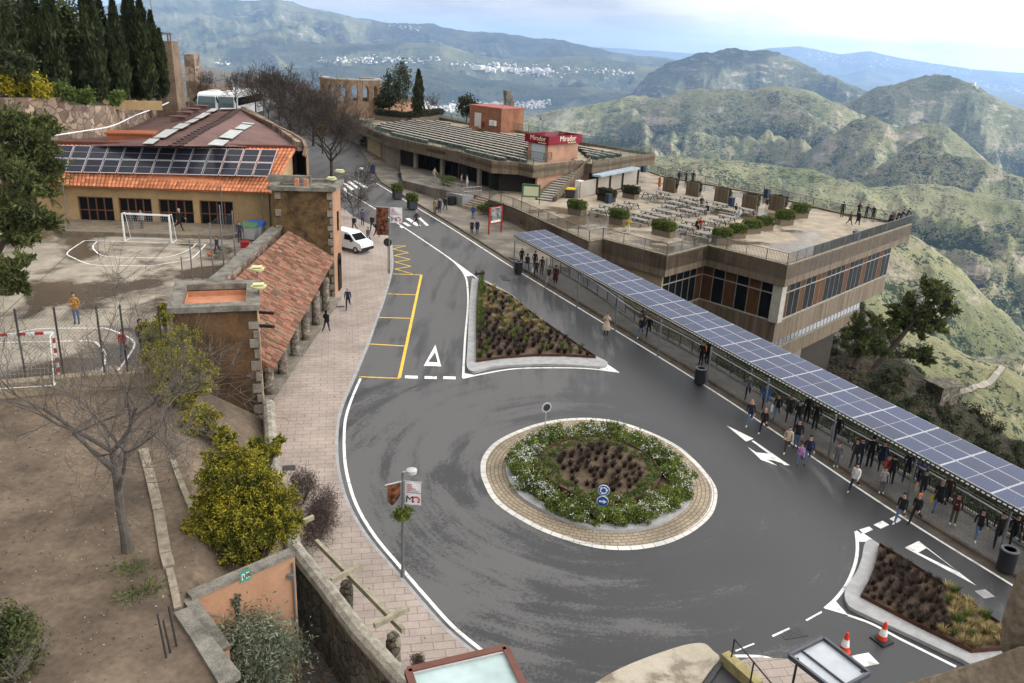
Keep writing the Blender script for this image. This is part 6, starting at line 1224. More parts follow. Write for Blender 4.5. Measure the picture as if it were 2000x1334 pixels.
c = at(625, 1010, 1.1); shrub('bare_hedge', 'purple brown leafless bushes on the pavement side of the stone wall', c, (.75, 2.0, 1.0), 9000, .022, L_TWIG, 54, 7.0, .3)
c = at(590, 950, 1.2); shrub('bare_hedge', 'smaller leafless bush behind the large mimosa', c, (.7, 1.2, .9), 4000, .022, L_TWIG, 55, 7.0, .3)
c = at(813, 1296, .35); shrub('dry_bush', 'small dry round bush on the pavement beside the glass roof', c, (.4, .4, .35), 900, .02, L_TWIG, 56, 7.0, .3)
c = at(690, 1325, .3); g_ = np.random.default_rng(9); lf = Leaf(); pts = np.stack([g_.uniform(-8.5, -2.6, 9000), g_.uniform(13.5, 24.5, 9000), np.full(9000, -.1)], 1); k_ = (pts[:, 0] + 2.9 + (pts[:, 1] - 19.5) * .78) < -.2; pts = pts[k_ & (pts[:, 0] > -8.4)]; pts[:, 2] += g_.random(len(pts)) * .5; lf.add(*leaves(pts, .03, 9, .9, 9)); o = lf.build('dry_grass', leafmat('dry_grass_leaf', (.20, .115, .06), (.09, .06, .035)), None); tag(o, 'dry brown grass in the sunken garden', 'grass', kind='stuff')
c = at(22, 1262, 5.5); shrub('juniper', 'dark green juniper at the lower edge of the bare garden', c, (.75, .8, 1.1), 5200, .06, L_PINE, 57, 2.2, .2, cat='tree')
bare_tree('bare_shrub', 'leafless twiggy shrub in front of the dark juniper', at(30, 1350, ZG), 2.2, 4, 14, .05, M_BARK, 'shrub', .7, fork=.2)
for px, py, n in ((255, 1110, 220), (290, 1150, 160), (265, 1165, 140)):
    p = at(px, py, ZG); lf = Leaf(); g_ = np.random.default_rng(px); pts = p + g_.normal(size=(n, 3)) * [.28, .28, .02] + [0, 0, .04]; lf.add(*leaves(pts, .035, 4, .8, px)); tag(lf.build('weed_patch', L_COVER, None), {255: 'green weeds at the foot of the bare tree', 290: 'weeds by the plank border below the tree', 265: 'thin weeds on the earth between tree and landing'}[px], 'weeds', kind='stuff')

# conifers
def pine(label, base, clumps, seed, m=L_PINE, trunk=None, n=1500, name='pine_tree', size=.16):
    t2 = Thing(name, label, 'tree', base); lf = Leaf(); tr = MB(); base = np.array(base, float); top = np.array(trunk) if trunk is not None else np.mean([c[0] for c in clumps], 0); tr.tube([base, base * .6 + top * .4 + [.1, 0, .1], top], [.28, .22, .08], 8, False)
    for k, (c, r) in enumerate(clumps):
        c = np.array(c, float); g = np.random.default_rng(seed * 17 + k); nc = 9
        for j in range(nc):
            d_ = g.normal(size=3); d_[2] *= .55; d_ /= np.linalg.norm(d_) + .3; cj = c + d_ * r * g.uniform(.35, 1.15); rj = r * g.uniform(.22, .46); plumes(lf, None, cj, rj * 1.5, 7, seed * 7 + k * 31 + j, size * .5, 22, .6); lf.add(*leaves(blob(int(n * rj * rj * .75) + 40, cj, (rj, rj, rj * .6), seed * 99 + k * 11 + j, .35, .55), size * .8, 3.2, .45, seed + k * 13 + j)); tr.tube([c, cj], [.03, .012], 3, False)
        f = np.clip((c[2] - base[2]) / max(.1, top[2] - base[2]), .2, .95) * .9; s = base + (top - base) * f; tr.tube([s, (s + c) / 2 + [0, 0, -.1], c], [.10, .06, .03], 5, False)
    lf.build('crown', m, t2.o, t2.L); t2.part('trunk', tr, M_BARKD); return t2
def fp(px, py, d): return far(px, py, d)
pine('bushy pine at the left edge in front of the solar roof', (-36, 57, ZC), [(fp(45, 250, 66), 2.2), (fp(20, 300, 66), 2.6), (fp(70, 320, 66), 1.9), (fp(45, 370, 66), 2.4), (fp(5, 240, 66), 2.2), (fp(85, 290, 66), 1.2), (fp(70, 260, 66), 1.4)], 5, n=700)
pine('lower pine boughs at the left edge above the court', (-29.5, 42, ZC), [(fp(20, 400, 50), 1.7), (fp(55, 425, 50), 1.3), (fp(15, 460, 50), 1.8), (fp(75, 440, 50), .8), (fp(20, 340, 50), 1.4)], 6, n=900)
pine('isolated pine bough at the left edge over the court line', (-29, 40, ZC), [(fp(10, 520, 46), 1.0), (fp(30, 545, 46), .8), (fp(45, 560, 46), .5), (fp(12, 565, 46), .6)], 7, n=900)
# leaning pine on the slope and its neighbours
pB_ = fp(1706, 722, 72); pine('leaning pine on the rocky slope below the terrace', pB_, [(fp(1812, 575, 74), 1.9), (fp(1780, 600, 74), 1.7), (fp(1840, 600, 74), 1.2), (fp(1755, 618, 74), 1.4), (fp(1825, 560, 74), 1.2), (fp(1795, 635, 74), 1.5), (fp(1745, 640, 73), .9), (fp(1830, 640, 74), 1.1), (fp(1790, 690, 73), 1.2), (fp(1810, 700, 73), .9)], 8, trunk=fp(1815, 590, 74), n=850, size=.15)
pine('small dark pine hugging the corner of the terrace building', fp(1668, 720, 68), [(fp(1690, 630, 70), 1.2), (fp(1670, 650, 70), 1.3), (fp(1700, 655, 70), 1.0), (fp(1680, 680, 69), 1.4), (fp(1720, 680, 69), 1.3)], 9, n=850, size=.15)
def cypress(label, base, h, w, seed, group='cypress trees on the bank'):
    t2 = Thing('cypress', label, 'tree', base, group); g = np.random.default_rng(seed); n = int(2600 * h / 9 * max(1, w / 1.6)); t = g.random(n) ** .8; a = g.uniform(0, 6.28, n)
    prof = np.where(t < .12, .55 + t / .12 * .45, 1 - ((t - .12) / .88) ** 2.2 * .92); lob = 1 + .22 * np.sin(a * 3 + t * 9 + seed) + .18 * np.sin(a * 5 - t * 23); r = w / 2 * prof * lob * g.uniform(.72, 1.05, n)
    pts = np.stack([np.cos(a) * r, np.sin(a) * r, t * h * .985 + .3], 1) + np.array(base); lf = Leaf(); dirs = np.stack([np.cos(a) * .35, np.sin(a) * .35, np.ones(n)], 1); lf.add(*leaves(pts, .23, 2.6, 0, seed, dirs)); lf.build('crown', L_CYP, t2.o, t2.L)
    mb = MB(); mb.tube([base, np.array(base) + [0, 0, h * .8]], [.2, .05], 6); t2.part('trunk', mb, M_BARKD); mb = MB()
    mb.lathe([(w * .16, .4), (w * .26, h * .14), (w * .26, h * .45), (w * .14, h * .8), (.05, h * .94)], base, 9); t2.part('inner_crown', mb, L_CYP)
CY = [(38, 20, 198, 44), (88, -40, 205, 48), (120, -30, 203, 42), (150, 20, 203, 38), (193, -45, 200, 50), (215, -10, 201, 36), (240, 5, 200, 40), (270, -45, 199, 42), (291, -5, 198, 36), (309, 26, 196, 30), (322, 62, 192, 22)]
cyl = ['cypress in front of the broad evergreens, first in the row', 'very tall wide cypress second in the row', 'tall dark cypress third in the row, just behind the yellow shrub', 'shorter cypress with a thin top fourth in the row', 'tallest cypress in the middle of the row above the stepped coping', 'slim cypress tucked right of the tallest one', 'cypress with a visible pointed top in the right half of the row', 'tall cypress whose top rises against the hills', 'narrow cypress third from the stone pier', 'short cypress second from the stone pier', 'smallest cypress touching the stone pier']
for k, (px, ty, by, w) in enumerate(CY):
    d = 88 + k * 1.2 + (k % 2) * 3; p = fp(px, by, d); h = ztop(p, ty) - p[2]; cypress(cyl[k], p, h, w * .74 * d / 1620, 60 + k)
for k, (px, py, r, m, lab) in enumerate([(20, 60, 4.2, L_EUC, 'broad dark evergreen tree at the far upper left'), (60, 75, 3.4, L_EUC, 'broad evergreen between the first cypresses'), (130, 60, 3.2, L_PINE, 'lighter green tree behind the cypress row'), (10, 160, 1.3, L_MIM, 'yellow green shrub at the left end of the bank'), (75, 168, 1.6, L_MIM, 'bright yellow green shrub in front of the second cypress'), (28, 130, 2.0, L_SCRUB, 'dark conifer shrub above the stone steps'), (120, 178, 1.2, L_COVER, 'green shrub behind the top of the rubble wall'), (165, 188, 1.0, L_COVER, 'low green shrub on the stepped coping'), (230, 192, .9, L_COVER, 'low ivy shrub under the tallest cypress')]):
    p = fp(px, py, 96 if k < 3 else 86); shrub('bank_tree' if k < 3 else 'bank_shrub', lab, p, (r, r, r * (1.1 if k < 3 else .8)), int(900 * r), .14 + .03 * r, m, 80 + k, 1.8, cat='tree' if k < 3 else 'shrub')
mb = MB(); p = fp(-25, 178, 95); mb.box(p + [0, 3, -.5], (8, .8, 3.6), .2); tag(mb.build('upper_garden_wall', M_RWALL), 'short upper rubble wall behind the yellow shrubs of the bank', 'wall')

# leafless street trees behind the hall, evergreens by the roof terrace
BT = [(648, 352, 150, 15, .24, 31), (545, 235, 112, 11, .2, 32), (500, 222, 106, 10, .18, 33), (585, 262, 118, 11, .2, 34), (462, 212, 128, 8, .15, 35), (612, 285, 128, 12, .2, 36), (402, 205, 128, 6, .12, 37), (525, 245, 130, 9, .16, 38), (568, 280, 140, 10, .18, 39), (630, 300, 165, 10, .16, 40), (705, 395, 300, 5, .1, 41), (690, 430, 345, 4, .08, 42)]
btl = ['large leafless tree with a round mistletoe clump beside the rubble tower', 'tallest leafless tree in the middle of the clump behind the hall', 'broad leafless tree behind the second coach', 'leafless tree in front of the brick gallery', 'low spreading leafless tree nearest the coaches', 'leafless tree behind the mistletoe tree', 'thin leafless tree beyond the white coach', 'small leafless tree at the wall of the metal roofed hall', 'leafless tree low beside the curved parapet', 'slender leafless tree in front of the pink pavilion', 'small leafless sapling beside the far street lamp', 'low leafless shrub beside the parked van']
for k, (px, by, ty, d0, r0, sd_) in enumerate(BT):
    p = gr(px, by) if k in (0, 10, 11) else fp(px, by, 112 + (k % 4) * 5); h = ztop(p, ty) - p[2]; bare_tree('leafless_tree', btl[k], p, h, 5 if h > 6 else 4, sd_, r0 * h / 14, M_BARKD, spread=.55, fork=.3, group='leafless trees behind the hall', kids=(2, 4), minr=.018)
p = gr(648, 352); c = fp(612 + 20, 250, np.hypot(p[0], p[1])); shrub('mistletoe', 'round brownish mistletoe clump in the large leafless tree', c, (.8, .8, .7), 700, .1, leafmat('mistletoe_leaf', (.20, .16, .04), (.10, .08, .03)), 77, 2, stem=False)
for k, (px, py, rx, rz, m, lab, nm) in enumerate([(760, 172, 1.6, 2.6, L_EUC, 'loose grey green tree behind the roof planters, nearer the pavilion', 'evergreen_tree'), (785, 165, 1.8, 3.2, L_EUC, 'taller grey green tree next to the dark roof cypress', 'evergreen_tree'), (912, 206, 1.5, 1.5, L_SCRUB, 'round dark tree beyond the roof benches', 'round_tree'), (748, 200, 1.5, 1.0, L_SCRUB, 'low dark bush behind the pink pavilion', 'dark_bush')]):
    p = fp(px, py, 150); shrub(nm, lab, p, (rx * 1.3, rx, rz * 1.25), 1500, .24, m, 90 + k, 1.8, .2, cat='tree' if k < 3 else 'shrub')
    mb = MB(); mb.tube([p - [0, 0, rz * 1.25], p - [0, 0, rz * 1.25 + 4]], .15); mb.build('trunk', M_BARKD, None)['kind'] = 'thing'; o = COL.objects[-1]; tag(o, 'trunk below the ' + lab, 'trunk')
p = fp(817, 218, 140); cypress('single dark cypress on the roof terrace', p - [0, 0, 1], ztop(p, 139) - p[2] + 1, 20 * 140 / 1620, 95, None)
bare_tree('leafless_tree', 'small leafless tree beside the roof cypress', fp(838, 222, 140), 4.6, 4, 43, .1, M_BARKD, spread=.75, fork=.25, minr=.02)
c = at(976, 345, 4.6); shrub('dark_tree', 'small dark tree at the corner of the low concrete building', c, (1.3, 1.2, 2.0), 2600, .13, L_SCRUB, 97, 1.8, cat='tree')
for k, (px, py, r, z, lab) in enumerate(((877, 354, .9, 3.6, 'clipped green bush on the entrance platform'), (962, 405, 1.0, 3.0, 'dark round bush above the entrance steps'), (945, 405, .75, 2.5, 'clipped bush beside the entrance steps by the red notice board'), (676, 470, .9, 1.4, 'dark shrub between the rubble tower and the van'))):
    c = at(px, py, z); shrub('round_bush', lab, c, (r * 1.3, r, r * .75), 1500, .08, L_HEDGE if k != 1 else L_SCRUB, 100 + k)
# scrub on the near slope: one mass
g_ = np.random.default_rng(5); lf = Leaf(); cnt = 0
while cnt < 1150:
    r_ = g_.uniform(48, 135); a_ = g_.uniform(R(15), R(36)); x, y = r_ * math.sin(a_), r_ * math.cos(a_); d_ = float(edge_d(np.array([x]), np.array([y]))[0])
    if d_ < 1.5 or vnoise(np.array([x / 9]), np.array([y / 9]), 3)[0] < .24: continue
    q = np.array([x, y]) - C0
    if -2 < q @ U1 < 25 and -1 < q @ U2 < 14: continue
    s = g_.uniform(.35, 1.25); n = int(170 * s + 60); lf.add(*leaves(blob(n, (x, y, th1(x, y) + s * .35), (s, s, s * .75), cnt, .4, .5), .13, 1.9, .2, cnt)); cnt += 1
tag(lf.build('slope_scrub', L_SCRUB, None), 'dark scrub covering the steep slope below the canopy', 'scrub', kind='stuff')
mb = MB(); p = fp(1838, 772, 96); mb.box(p + [0, 0, .3], (2.6, 2.2, 2.2), .4); mb.box(p + [0, 0, 1.5], (3.2, 2.8, .18), .4); tag(mb.build('stone_hut', M_GWALL), 'small flat roofed stone hut on the cliff edge below the pine', 'hut')
lf = Leaf(); p = fp(1650, 745, 62); pts = p + g_.normal(size=(2500, 3)) * [2.6, 2.4, .1]; pts[:, 2] = TH(pts[:, 0], pts[:, 1]) + .12; lf.add(*leaves(pts, .09, 2.5, .8, 4)); tag(lf.build('grass_slope', L_GREEN, None), 'bright green grass patch below the terrace building', 'grass', kind='stuff')

# planted beds
def tuft(name, label, n, h, spread_, m, seed, group, w=.02):
    g = np.random.default_rng(seed); V = []; F = []
    for k in range(n):
        a = g.uniform(0, 6.28); o_ = g.uniform(0, spread_ * .35); tip = g.uniform(.4, 1.0) * spread_; hh = h * g.uniform(.6, 1.1); ca, sa = math.cos(a), math.sin(a); px_ = np.array([-sa, ca, 0]) * w
        p0, p1, p2 = np.array([ca * o_, sa * o_, 0]), np.array([ca * (o_ + tip * .35), sa * (o_ + tip * .35), hh * .7]), np.array([ca * (o_ + tip), sa * (o_ + tip), hh])
        b = len(V); V += [p0 - px_, p0 + px_, p1 + px_, p1 - px_, p2 + px_ * .2, p2 - px_ * .2]; F += [(b, b + 1, b + 2, b + 3), (b + 3, b + 2, b + 4, b + 5)]
    o = npmesh(name, np.array(V), np.array(F), m); tag(o, label, 'plant', group, 'thing'); return o
T_BR = [tuft('bronze_sedge', 'bronze brown sedge tuft in a planted traffic island', 70, .36, .30, L_BROWN, s, 'bronze sedge tufts in the islands', .016) for s in (1, 2)]
T_ST = tuft('straw_grass', 'pale straw coloured grass tuft in a planted traffic island', 60, .42, .34, L_STRAW, 3, 'straw coloured grass tufts in the islands', .016)
T_GR = tuft('green_grass', 'fresh green grass tuft in a planted traffic island', 70, .5, .26, L_GREEN, 4, 'green grass tufts in the islands', .014)
used = set()
def plant(o, x, y, z, s):
    c = o
    if o.name in used: c = o.copy(); COL.objects.link(c)
    used.add(o.name); put(c, (x, y, z), RNG.uniform(0, 6.28), s)
def scatter(poly, n, sep, fn, z):
    xs = [p[0] for p in poly]; ys = [p[1] for p in poly]; got = []; tries = 0
    while len(got) < n and tries < n * 60:
        tries += 1; p = (RNG.uniform(min(xs), max(xs)), RNG.uniform(min(ys), max(ys)))
        if inside(p, poly) and all((p[0] - q[0]) ** 2 + (p[1] - q[1]) ** 2 > sep * sep for q in got):
            got.append(p); o, s = fn(p); plant(o, p[0], p[1], zg(*p) + z, s)
b1 = [tuple(p) for p in I1B]; ym = np.mean([p[1] for p in b1])
def f1(p):
    if p[1] > 60: o = random.choice([T_ST, T_ST, T_GR, T_BR[0]])
    elif p[1] > 56: o = random.choice([T_ST, T_BR[0], T_BR[1], T_GR])
    else: o = random.choice([T_BR[0], T_BR[1], T_BR[0], T_BR[1], T_BR[1], T_GR])
    return o, RNG.uniform(.75, 1.25)
scatter([tuple(np.mean(b1, 0) + (np.array(p) - np.mean(b1, 0)) * .94) for p in b1], 185, .42, f1, .2)
for k in range(26): y = 56 + k * .55; x = b1[0][0] + (b1[-2][0] - b1[0][0]) * (b1[0][1] - y) / (b1[0][1] - b1[-2][1]) + .25; plant(T_GR, x, y, zg(x, y) + .2, RNG.uniform(.8, 1.2))
b2 = [tuple(p) for p in I2B]
def f2(p):
    px, py = proj((*p, zg(*p))); return (random.choice([T_ST, T_ST, T_GR]) if px > 1840 + RNG.uniform(-20, 20) else random.choice(T_BR)), RNG.uniform(.6, 1.0)
scatter([tuple(np.mean(b2, 0) + (np.array(p) - np.mean(b2, 0)) * .93) for p in b2], 110, .33, f2, .2)
scatter([tuple(p) for p in ringpts(.36)], 62, .34, lambda p: (random.choice(T_BR), RNG.uniform(.6, 1.0)), .56)
lf = Leaf()
for k, p in enumerate(ringpts(.45)): 
    for j in range(2):
        q = RC + (p - RC) * RNG.uniform(.88, 1.06) + RNG.normal(size=2) * .1; lf.add(*leaves(blob(46, (*q, zg(*q) + .62), (.22, .22, .15), 300 + k * 2 + j, .4, .5), .06, 1.6, .2, k))
tag(lf.build('ground_cover', L_COVER, None), 'low green plants inside the rusty ring of the roundabout', 'plants', kind='stuff')
t2 = Thing('flower_hedge', 'thick ring of white flowering green bushes round the roundabout bed', 'hedge', (RC[0], RC[1], .2)); lf, fl = Leaf(), Leaf(); N_ = len(OUT)
for k in range(N_ * 3):
    p = OUT[k % N_]; s = RNG.uniform(.56, .74); q = RC + (p - RC) * s + RNG.normal(size=2) * .08; rr_ = RNG.uniform(.38, .56); c = (*q, zg(*q) + .36 + RNG.uniform(0, .14)); lf.add(*leaves(blob(390, c, (rr_, rr_, .42), 500 + k, .5, .45), .062, 1.7, .2, k))
    nf = 80 if vnoise(q[:1] * 1.1, q[1:] * 1.1, 4)[0] > .43 else 14; fp_ = blob(nf, (c[0], c[1], c[2] + .1), (rr_, rr_, .40), 900 + k, .75, .35); fp_ = fp_[fp_[:, 2] > c[2] - .05]; fl.add(*leaves(fp_, .05, 1.0, .2, k + 7))
lf.build('foliage', L_HEDGE, t2.o, t2.L); fl.build('blossom', L_FLOWER, t2.o, t2.L)

for nm, lab, n, box_, m, sz in (('leaf_litter', 'dead leaves and pale stones scattered over the bare garden', 3600, (-30, -8.6, 12, 34), mat('litter', (.30, .25, .19), .95, .6, 9, col2=(.06, .04, .025), lo=.45, hi=.55), .055), ('pavement_litter', 'fallen leaves on the pink pavement', 260, (-13, -2, 18, 60), L_TWIG, .06)):
    g_ = np.random.default_rng(len(nm)); X, Y = g_.uniform(box_[0], box_[1], n), g_.uniform(box_[2], box_[3], n)
    if nm[0] == 'l': ok = np.array([inside((x, y), [tuple(p[:2]) for p in RB] + [(-5.5, 8), (-34, 8), (-34, 27.8), (-22, 32.9), (-16.4, 35.2)]) for x, y in zip(X, Y)]); Zz = np.full(n, ZG + .012)
    else: ok = np.array([inside((x, y), [tuple(p) for p in KL] + [(-13.2, 60), (-12.9, 40), (-12.0, 37.5), (-9.3, 30.6), (-7.2, 25.9), (-2.2, 19.6)]) for x, y in zip(X, Y)]); Zz = zg(X, Y) + SW + .012
    d_ = np.stack([g_.normal(size=n), g_.normal(size=n), np.zeros(n)], 1); V, F = leaves(np.stack([X, Y, Zz], 1)[ok], sz, 1.4, 0, 3, d_[ok] * 3); V[:, 2] = np.clip(V[:, 2], None, 1e9); tag(npmesh(nm, V, F, m), lab, 'litter', kind='stuff')
# ---------------------------------------------------------------- street furniture, terrace furniture, court furniture
used_things = set()
def place(proto, p, rz=0., label=None, group=None, sc=None):
    o = proto
    if proto.name in used_things: o = copy_tree(proto)
    used_things.add(proto.name); put(o, p, rz, sc)
    if label: o['label'] = label
    if group: o['group'] = group
    return o
M_TABLE = mat('grey_picnic_wood', (.28, .255, .22), .85, .3, 3, fine=.15, mscale=(1, 6, 1)); M_TLEG = mat('table_leg', (.10, .088, .075), .8, .3, 3)
def make_table():
    t = Thing('picnic_table', 'grey wooden picnic table', 'picnic table'); mb = MB()
    for k in range(4): mb.box((0, -.29 + k * .195, .74), (1.9, .18, .045))
    t.part('tabletop', mb, M_TABLE)
    for s in (-1, 1):
        mb = MB()
        for k in range(2): mb.box((0, s * (.62 + k * .15), .44), (1.9, .14, .045))
        t.part('seat', mb, M_TABLE)
    for x in (-.68, .68):
        mb = MB(); mb.beam((x, -.25, .72), (x, -.72, 0), .09, .05); mb.beam((x, .25, .72), (x, .72, 0), .09, .05); mb.beam((x, -.8, .40), (x, .8, .40), .05, .09); t.part('leg', mb, M_TLEG)
    return t.o
TBL = make_table(); td = at(1330, 388.75, ZT + .74) - at(1300, 382.5, ZT + .74); trz = math.atan2(td[1], td[0])
ZT4 = lambda x, y: (x / 4 + 1000, y / 4 + 300)
TABS = [((675, 432), 'picnic table nearest the left hedge planter and the stair'), ((738, 405), 'picnic table between the dark planter and the second hedge planter'), ((845, 395), 'picnic table beside the dusky planter, second from the screen'), ((930, 378), 'picnic table in front of the planter by the beige screen'), ((1080, 305), 'picnic table with a person in pink leaning on it'), ((1175, 300), 'picnic table at the first concrete screen planter'),
        ((1260, 345), 'first table of the back row'), ((1365, 340), 'second table of the back row'), ((1470, 357), 'last table of the back row, by the person in dark clothes'), ((1280, 380), 'left table of the second row'), ((1385, 372), 'right table of the second row'), ((1225, 405), 'left table of the third row'), ((1450, 427), 'table in the middle of the third row'), ((1545, 405), 'table where the man leaning forward sits'), ((1150, 433), 'left table of the fourth row'), ((1375, 440), 'right table of the fourth row'), ((1262, 460), 'middle table of the fourth row'), ((1065, 452), 'left table of the fifth row'), ((1172, 485), 'right table of the fifth row'), ((965, 465), 'table directly right of the second hedge planter'), ((1000, 510), 'front table beside the visitor in yellow'), ((1085, 492), 'table between the fifth row and the front table'),
        ((1625, 388), 'table in front of the third concrete screen planter'), ((1830, 432), 'table in front of the fourth concrete screen planter'), ((1715, 440), 'table of the man in dark seated near the bin'), ((1680, 487), 'table with blue and white bags on it'), ((1605, 512), 'table behind the clipped hedges, middle'), ((1525, 522), 'table right of the visitor in red'), ((1385, 528), 'table left of the visitor in red'), ((1350, 562), 'table behind the third hedge planter'), ((1500, 618), 'table by the railing corner nearest the camera'), ((1565, 585), 'table behind the low hedge pair')]
for (x, y), lab in TABS: place(TBL, (*at(*ZT4(x, y), ZT + .74)[:2], ZT), trz + RNG.uniform(-.05, .05), lab, 'picnic tables on the terrace')
M_PLBOX = mat('planter_timber', (.20, .155, .115), .9, .35, 2, fine=.15, mscale=(1, 1, 5)); M_PLDK = mat('planter_dark', (.05, .052, .058), .6, .2, 2)
def planter(label, p, L, w, h, hh, rz, m, leaf, seed, group=None, name='hedge_planter'):
    t = Thing(name, label, 'planter', p, group); ca, sa = math.cos(rz), math.sin(rz)
    mb = MB(); mb.box((p[0], p[1], p[2] + h / 2), (L, w, h), rz); mb.box((p[0], p[1], p[2] + h + .02), (L + .06, w + .06, .05), rz); t.part('box', mb, m)
    lf = Leaf(); g = np.random.default_rng(seed); n = int(1500 * L); q = g.uniform(-1, 1, (n, 3)); k = g.integers(0, 3, n); q[np.arange(n), k] = np.sign(q[np.arange(n), k]) * g.uniform(.8, 1.04, n)
    q *= (1 + .08 * np.sin(q[:, [1, 2, 0]] * 7 + seed)); rr_ = 1 - .12 * (np.abs(q[:, 0:1]) * np.abs(q[:, 2:3])); q = q * rr_
    X = q[:, 0] * (L / 2 + .1); Y = q[:, 1] * (w / 2 + .12); pts = np.stack([p[0] + X * ca - Y * sa, p[1] + X * sa + Y * ca, p[2] + h + hh / 2 + q[:, 2] * hh / 2], 1); lf.add(*leaves(pts, .085, 1.6, .2, seed)); lf.build('hedge', leaf, t.o, t.L)
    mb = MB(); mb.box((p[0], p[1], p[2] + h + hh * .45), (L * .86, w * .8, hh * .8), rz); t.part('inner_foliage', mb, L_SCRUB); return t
prz = trz
for x, y, L, lab, m, seed in [(505, 470, 2.0, 'hedge planter nearest the map board', M_PLBOX, 1), (735, 372, 2.2, 'dark planter with a loose hedge under the beige screen', M_CORTEN, 2), (925, 348, 1.9, 'hedge planter at the right end of the beige screen', M_PLBOX, 3), (830, 545, 1.9, 'hedge planter beside the visitor in yellow', M_PLBOX, 4), (1180, 640, 2.3, 'hedge planter in the middle near the front railing', M_PLBOX, 5),
                              (1635, 695, 1.7, 'left planter of the low hedge pair at the railing', M_PLBOX, 6), (1755, 660, 1.5, 'right planter of the low hedge pair at the railing', M_PLBOX, 7), (1868, 622, 1.7, 'left planter of the big double hedge', M_PLBOX, 8), (1970, 596, 1.6, 'right planter of the big double hedge', M_PLBOX, 9)]:
    p = at(*ZT4(x, y), ZT); dark = seed in (2, 3); planter(lab, p, L, .85, .55, .95 if seed < 6 else .85, prz if seed < 6 else prz + 1.25, m, L_HEDGE if not dark else L_SCRUB, 200 + seed, 'hedge planters on the terrace')
for k, (x, y) in enumerate([(770, 462), (868, 418)]):
    p = at(x / 3.333 + 1300, y / 3.333 + 300, ZT); planter(['front planter of the hedge row at the terrace puddle', 'back planter of the hedge row at the terrace puddle'][k], p, 1.8, .9, .6, 1.0, prz + 1.25, M_PLBOX, L_HEDGE, 220 + k, 'hedge planters on the terrace')
for k, (x, y) in enumerate([(1222, 300), (1405, 330), (1630, 382), (1848, 440), (2330, 370)]):
    p = at(*ZT4(x, y), ZT) if k < 4 else at(1515, 412, ZT); t = planter(['first concrete screen planter, by the person in orange', 'second concrete screen planter from the beige screen', 'third concrete screen planter, with thin shrubs', 'fourth concrete screen planter, by the blue bin', 'concrete screen planter behind the big double hedge'][k], p + [.3, .45, 0], 1.9, .6, .5, 1.25, trz - .15, M_CONC, L_SCRUB, 230 + k, 'screen planters on the terrace', 'screen_planter')
    mb = MB(); mb.box((p[0], p[1], ZT + .85), (2.2, .12, 1.7), trz - .15); t.part('screen', mb, M_CONC)
M_BLUEB = mat('blue_bin', (.03, .05, .09), .5, .2, 2)
def bin_(label, p, m, r=.27, h=.85, ring_=True, name='litter_bin'):
    t = Thing(name, label, 'litter bin', p); mb = MB(); mb.lathe([(r * .92, 0), (r, .05), (r, h - .04), (r * 1.03, h)], p, 18); t.part('body', mb, m)
    mb = MB(); mb.lathe([(r * 1.05, h), (r * 1.05, h + .05), (r * .7, h + .05), (r * .7, h - .1)], p, 18); t.part('rim', mb, M_STEEL if ring_ else m); return t
M_BINB = mat('black_bin', (.022, .022, .024), .45, .2, 3)
for px, py, lab in ((1012, 533, 'black litter bin at the far end of the canopy'), (1366, 748, 'black litter bin with bright rim under the middle of the canopy'), (1962, 1112, 'large black litter bin with striped rim at the near end of the canopy')): bin_(lab, gr(px, py, SW), M_BINB, .36, 1.0)
for px, py, lab in ((1497, 386, 'dark blue bin at the far terrace railing'), (1256, 336, 'blue bin behind the concrete building corner'), (1427, 404, 'blue bin beside the fourth screen planter'), (1188, 397, 'small dark bin in front of the dusky planter'), (1670, 473, 'dark box against the tinted glass railing')):
    p = at(px, py, ZT); t = Thing('litter_bin', lab, 'litter bin', p); mb = MB(); mb.box(p + [0, 0, .55], (.6, .55, 1.0), .7); t.part('body', mb, M_BLUEB); mb = MB(); mb.box(p + [0, 0, 1.08], (.66, .6, .08), .7); mb.box(p + [0, 0, .03], (.5, .5, .06), .7); t.part('lid', mb, M_PLDK)
bin_('dark bin on the pavement by the yellow stone wall', gr(728, 337, SW), M_BLUEB, .35, .95, False); bin_('dark round bin against the ramp wall behind the strollers', gr(882, 400, SW), M_BINB, .5, .9, False)
for px, py, lab, k in ((776, 387, 'farther dark tub with a clipped bush on the pavement edge', 1), (805, 407, 'nearer dark tub with a clipped bush on the pavement edge', 2)):
    p = gr(px, py, SW); planter(lab, p, .95, .95, .85, .85, .5, M_PLDK, L_HEDGE, 240 + k, 'bush tubs on the pavement')

# boards
def on_posts(name, label, p, w, z0, z1, rz, frame, face, lw=.12):
    t = Thing(name, label, 'board', p); d = np.array([math.cos(rz), math.sin(rz), 0]); n = np.array([d[1], -d[0], 0]); t.d, t.n = d, n
    for s in (-1, 1): mb = MB(); mb.beam(p + d * s * w / 2, p + d * s * w / 2 + [0, 0, z1], lw, lw, d); t.part('post', mb, frame)
    mb = MB(); c = p + [0, 0, (z0 + z1) / 2]
    mb.beam(c - d * (w / 2 - lw / 2), c + d * (w / 2 - lw / 2), .08, z1 - z0); t.part('panel', mb, frame)
    mb = MB(); mb.beam(c - d * (w / 2 - .16) + n * .05, c + d * (w / 2 - .16) + n * .05, .03, z1 - z0 - .3); t.part('sheet', mb, face); return t, c
M_RED = mat('red_paint', (.36, .025, .025), .5, .2, 2); M_MAP = mat('map_print', (.42, .50, .36), .5, .3, 5, col2=(.50, .44, .24), det=8); M_GREENF = mat('green_frame', (.07, .14, .07), .5, .2, 2)
p = (gr(952, 458, SW) + gr(981, 452, SW)) / 2; rzb = math.atan2(*(gr(981, 452, SW) - gr(952, 458, SW))[[1, 0]]); M_PHOTO = mat('mural_print', (.30, .30, .28), .5, .6, 2.5, col2=(.055, .06, .065), det=8, lo=.4, hi=.6)
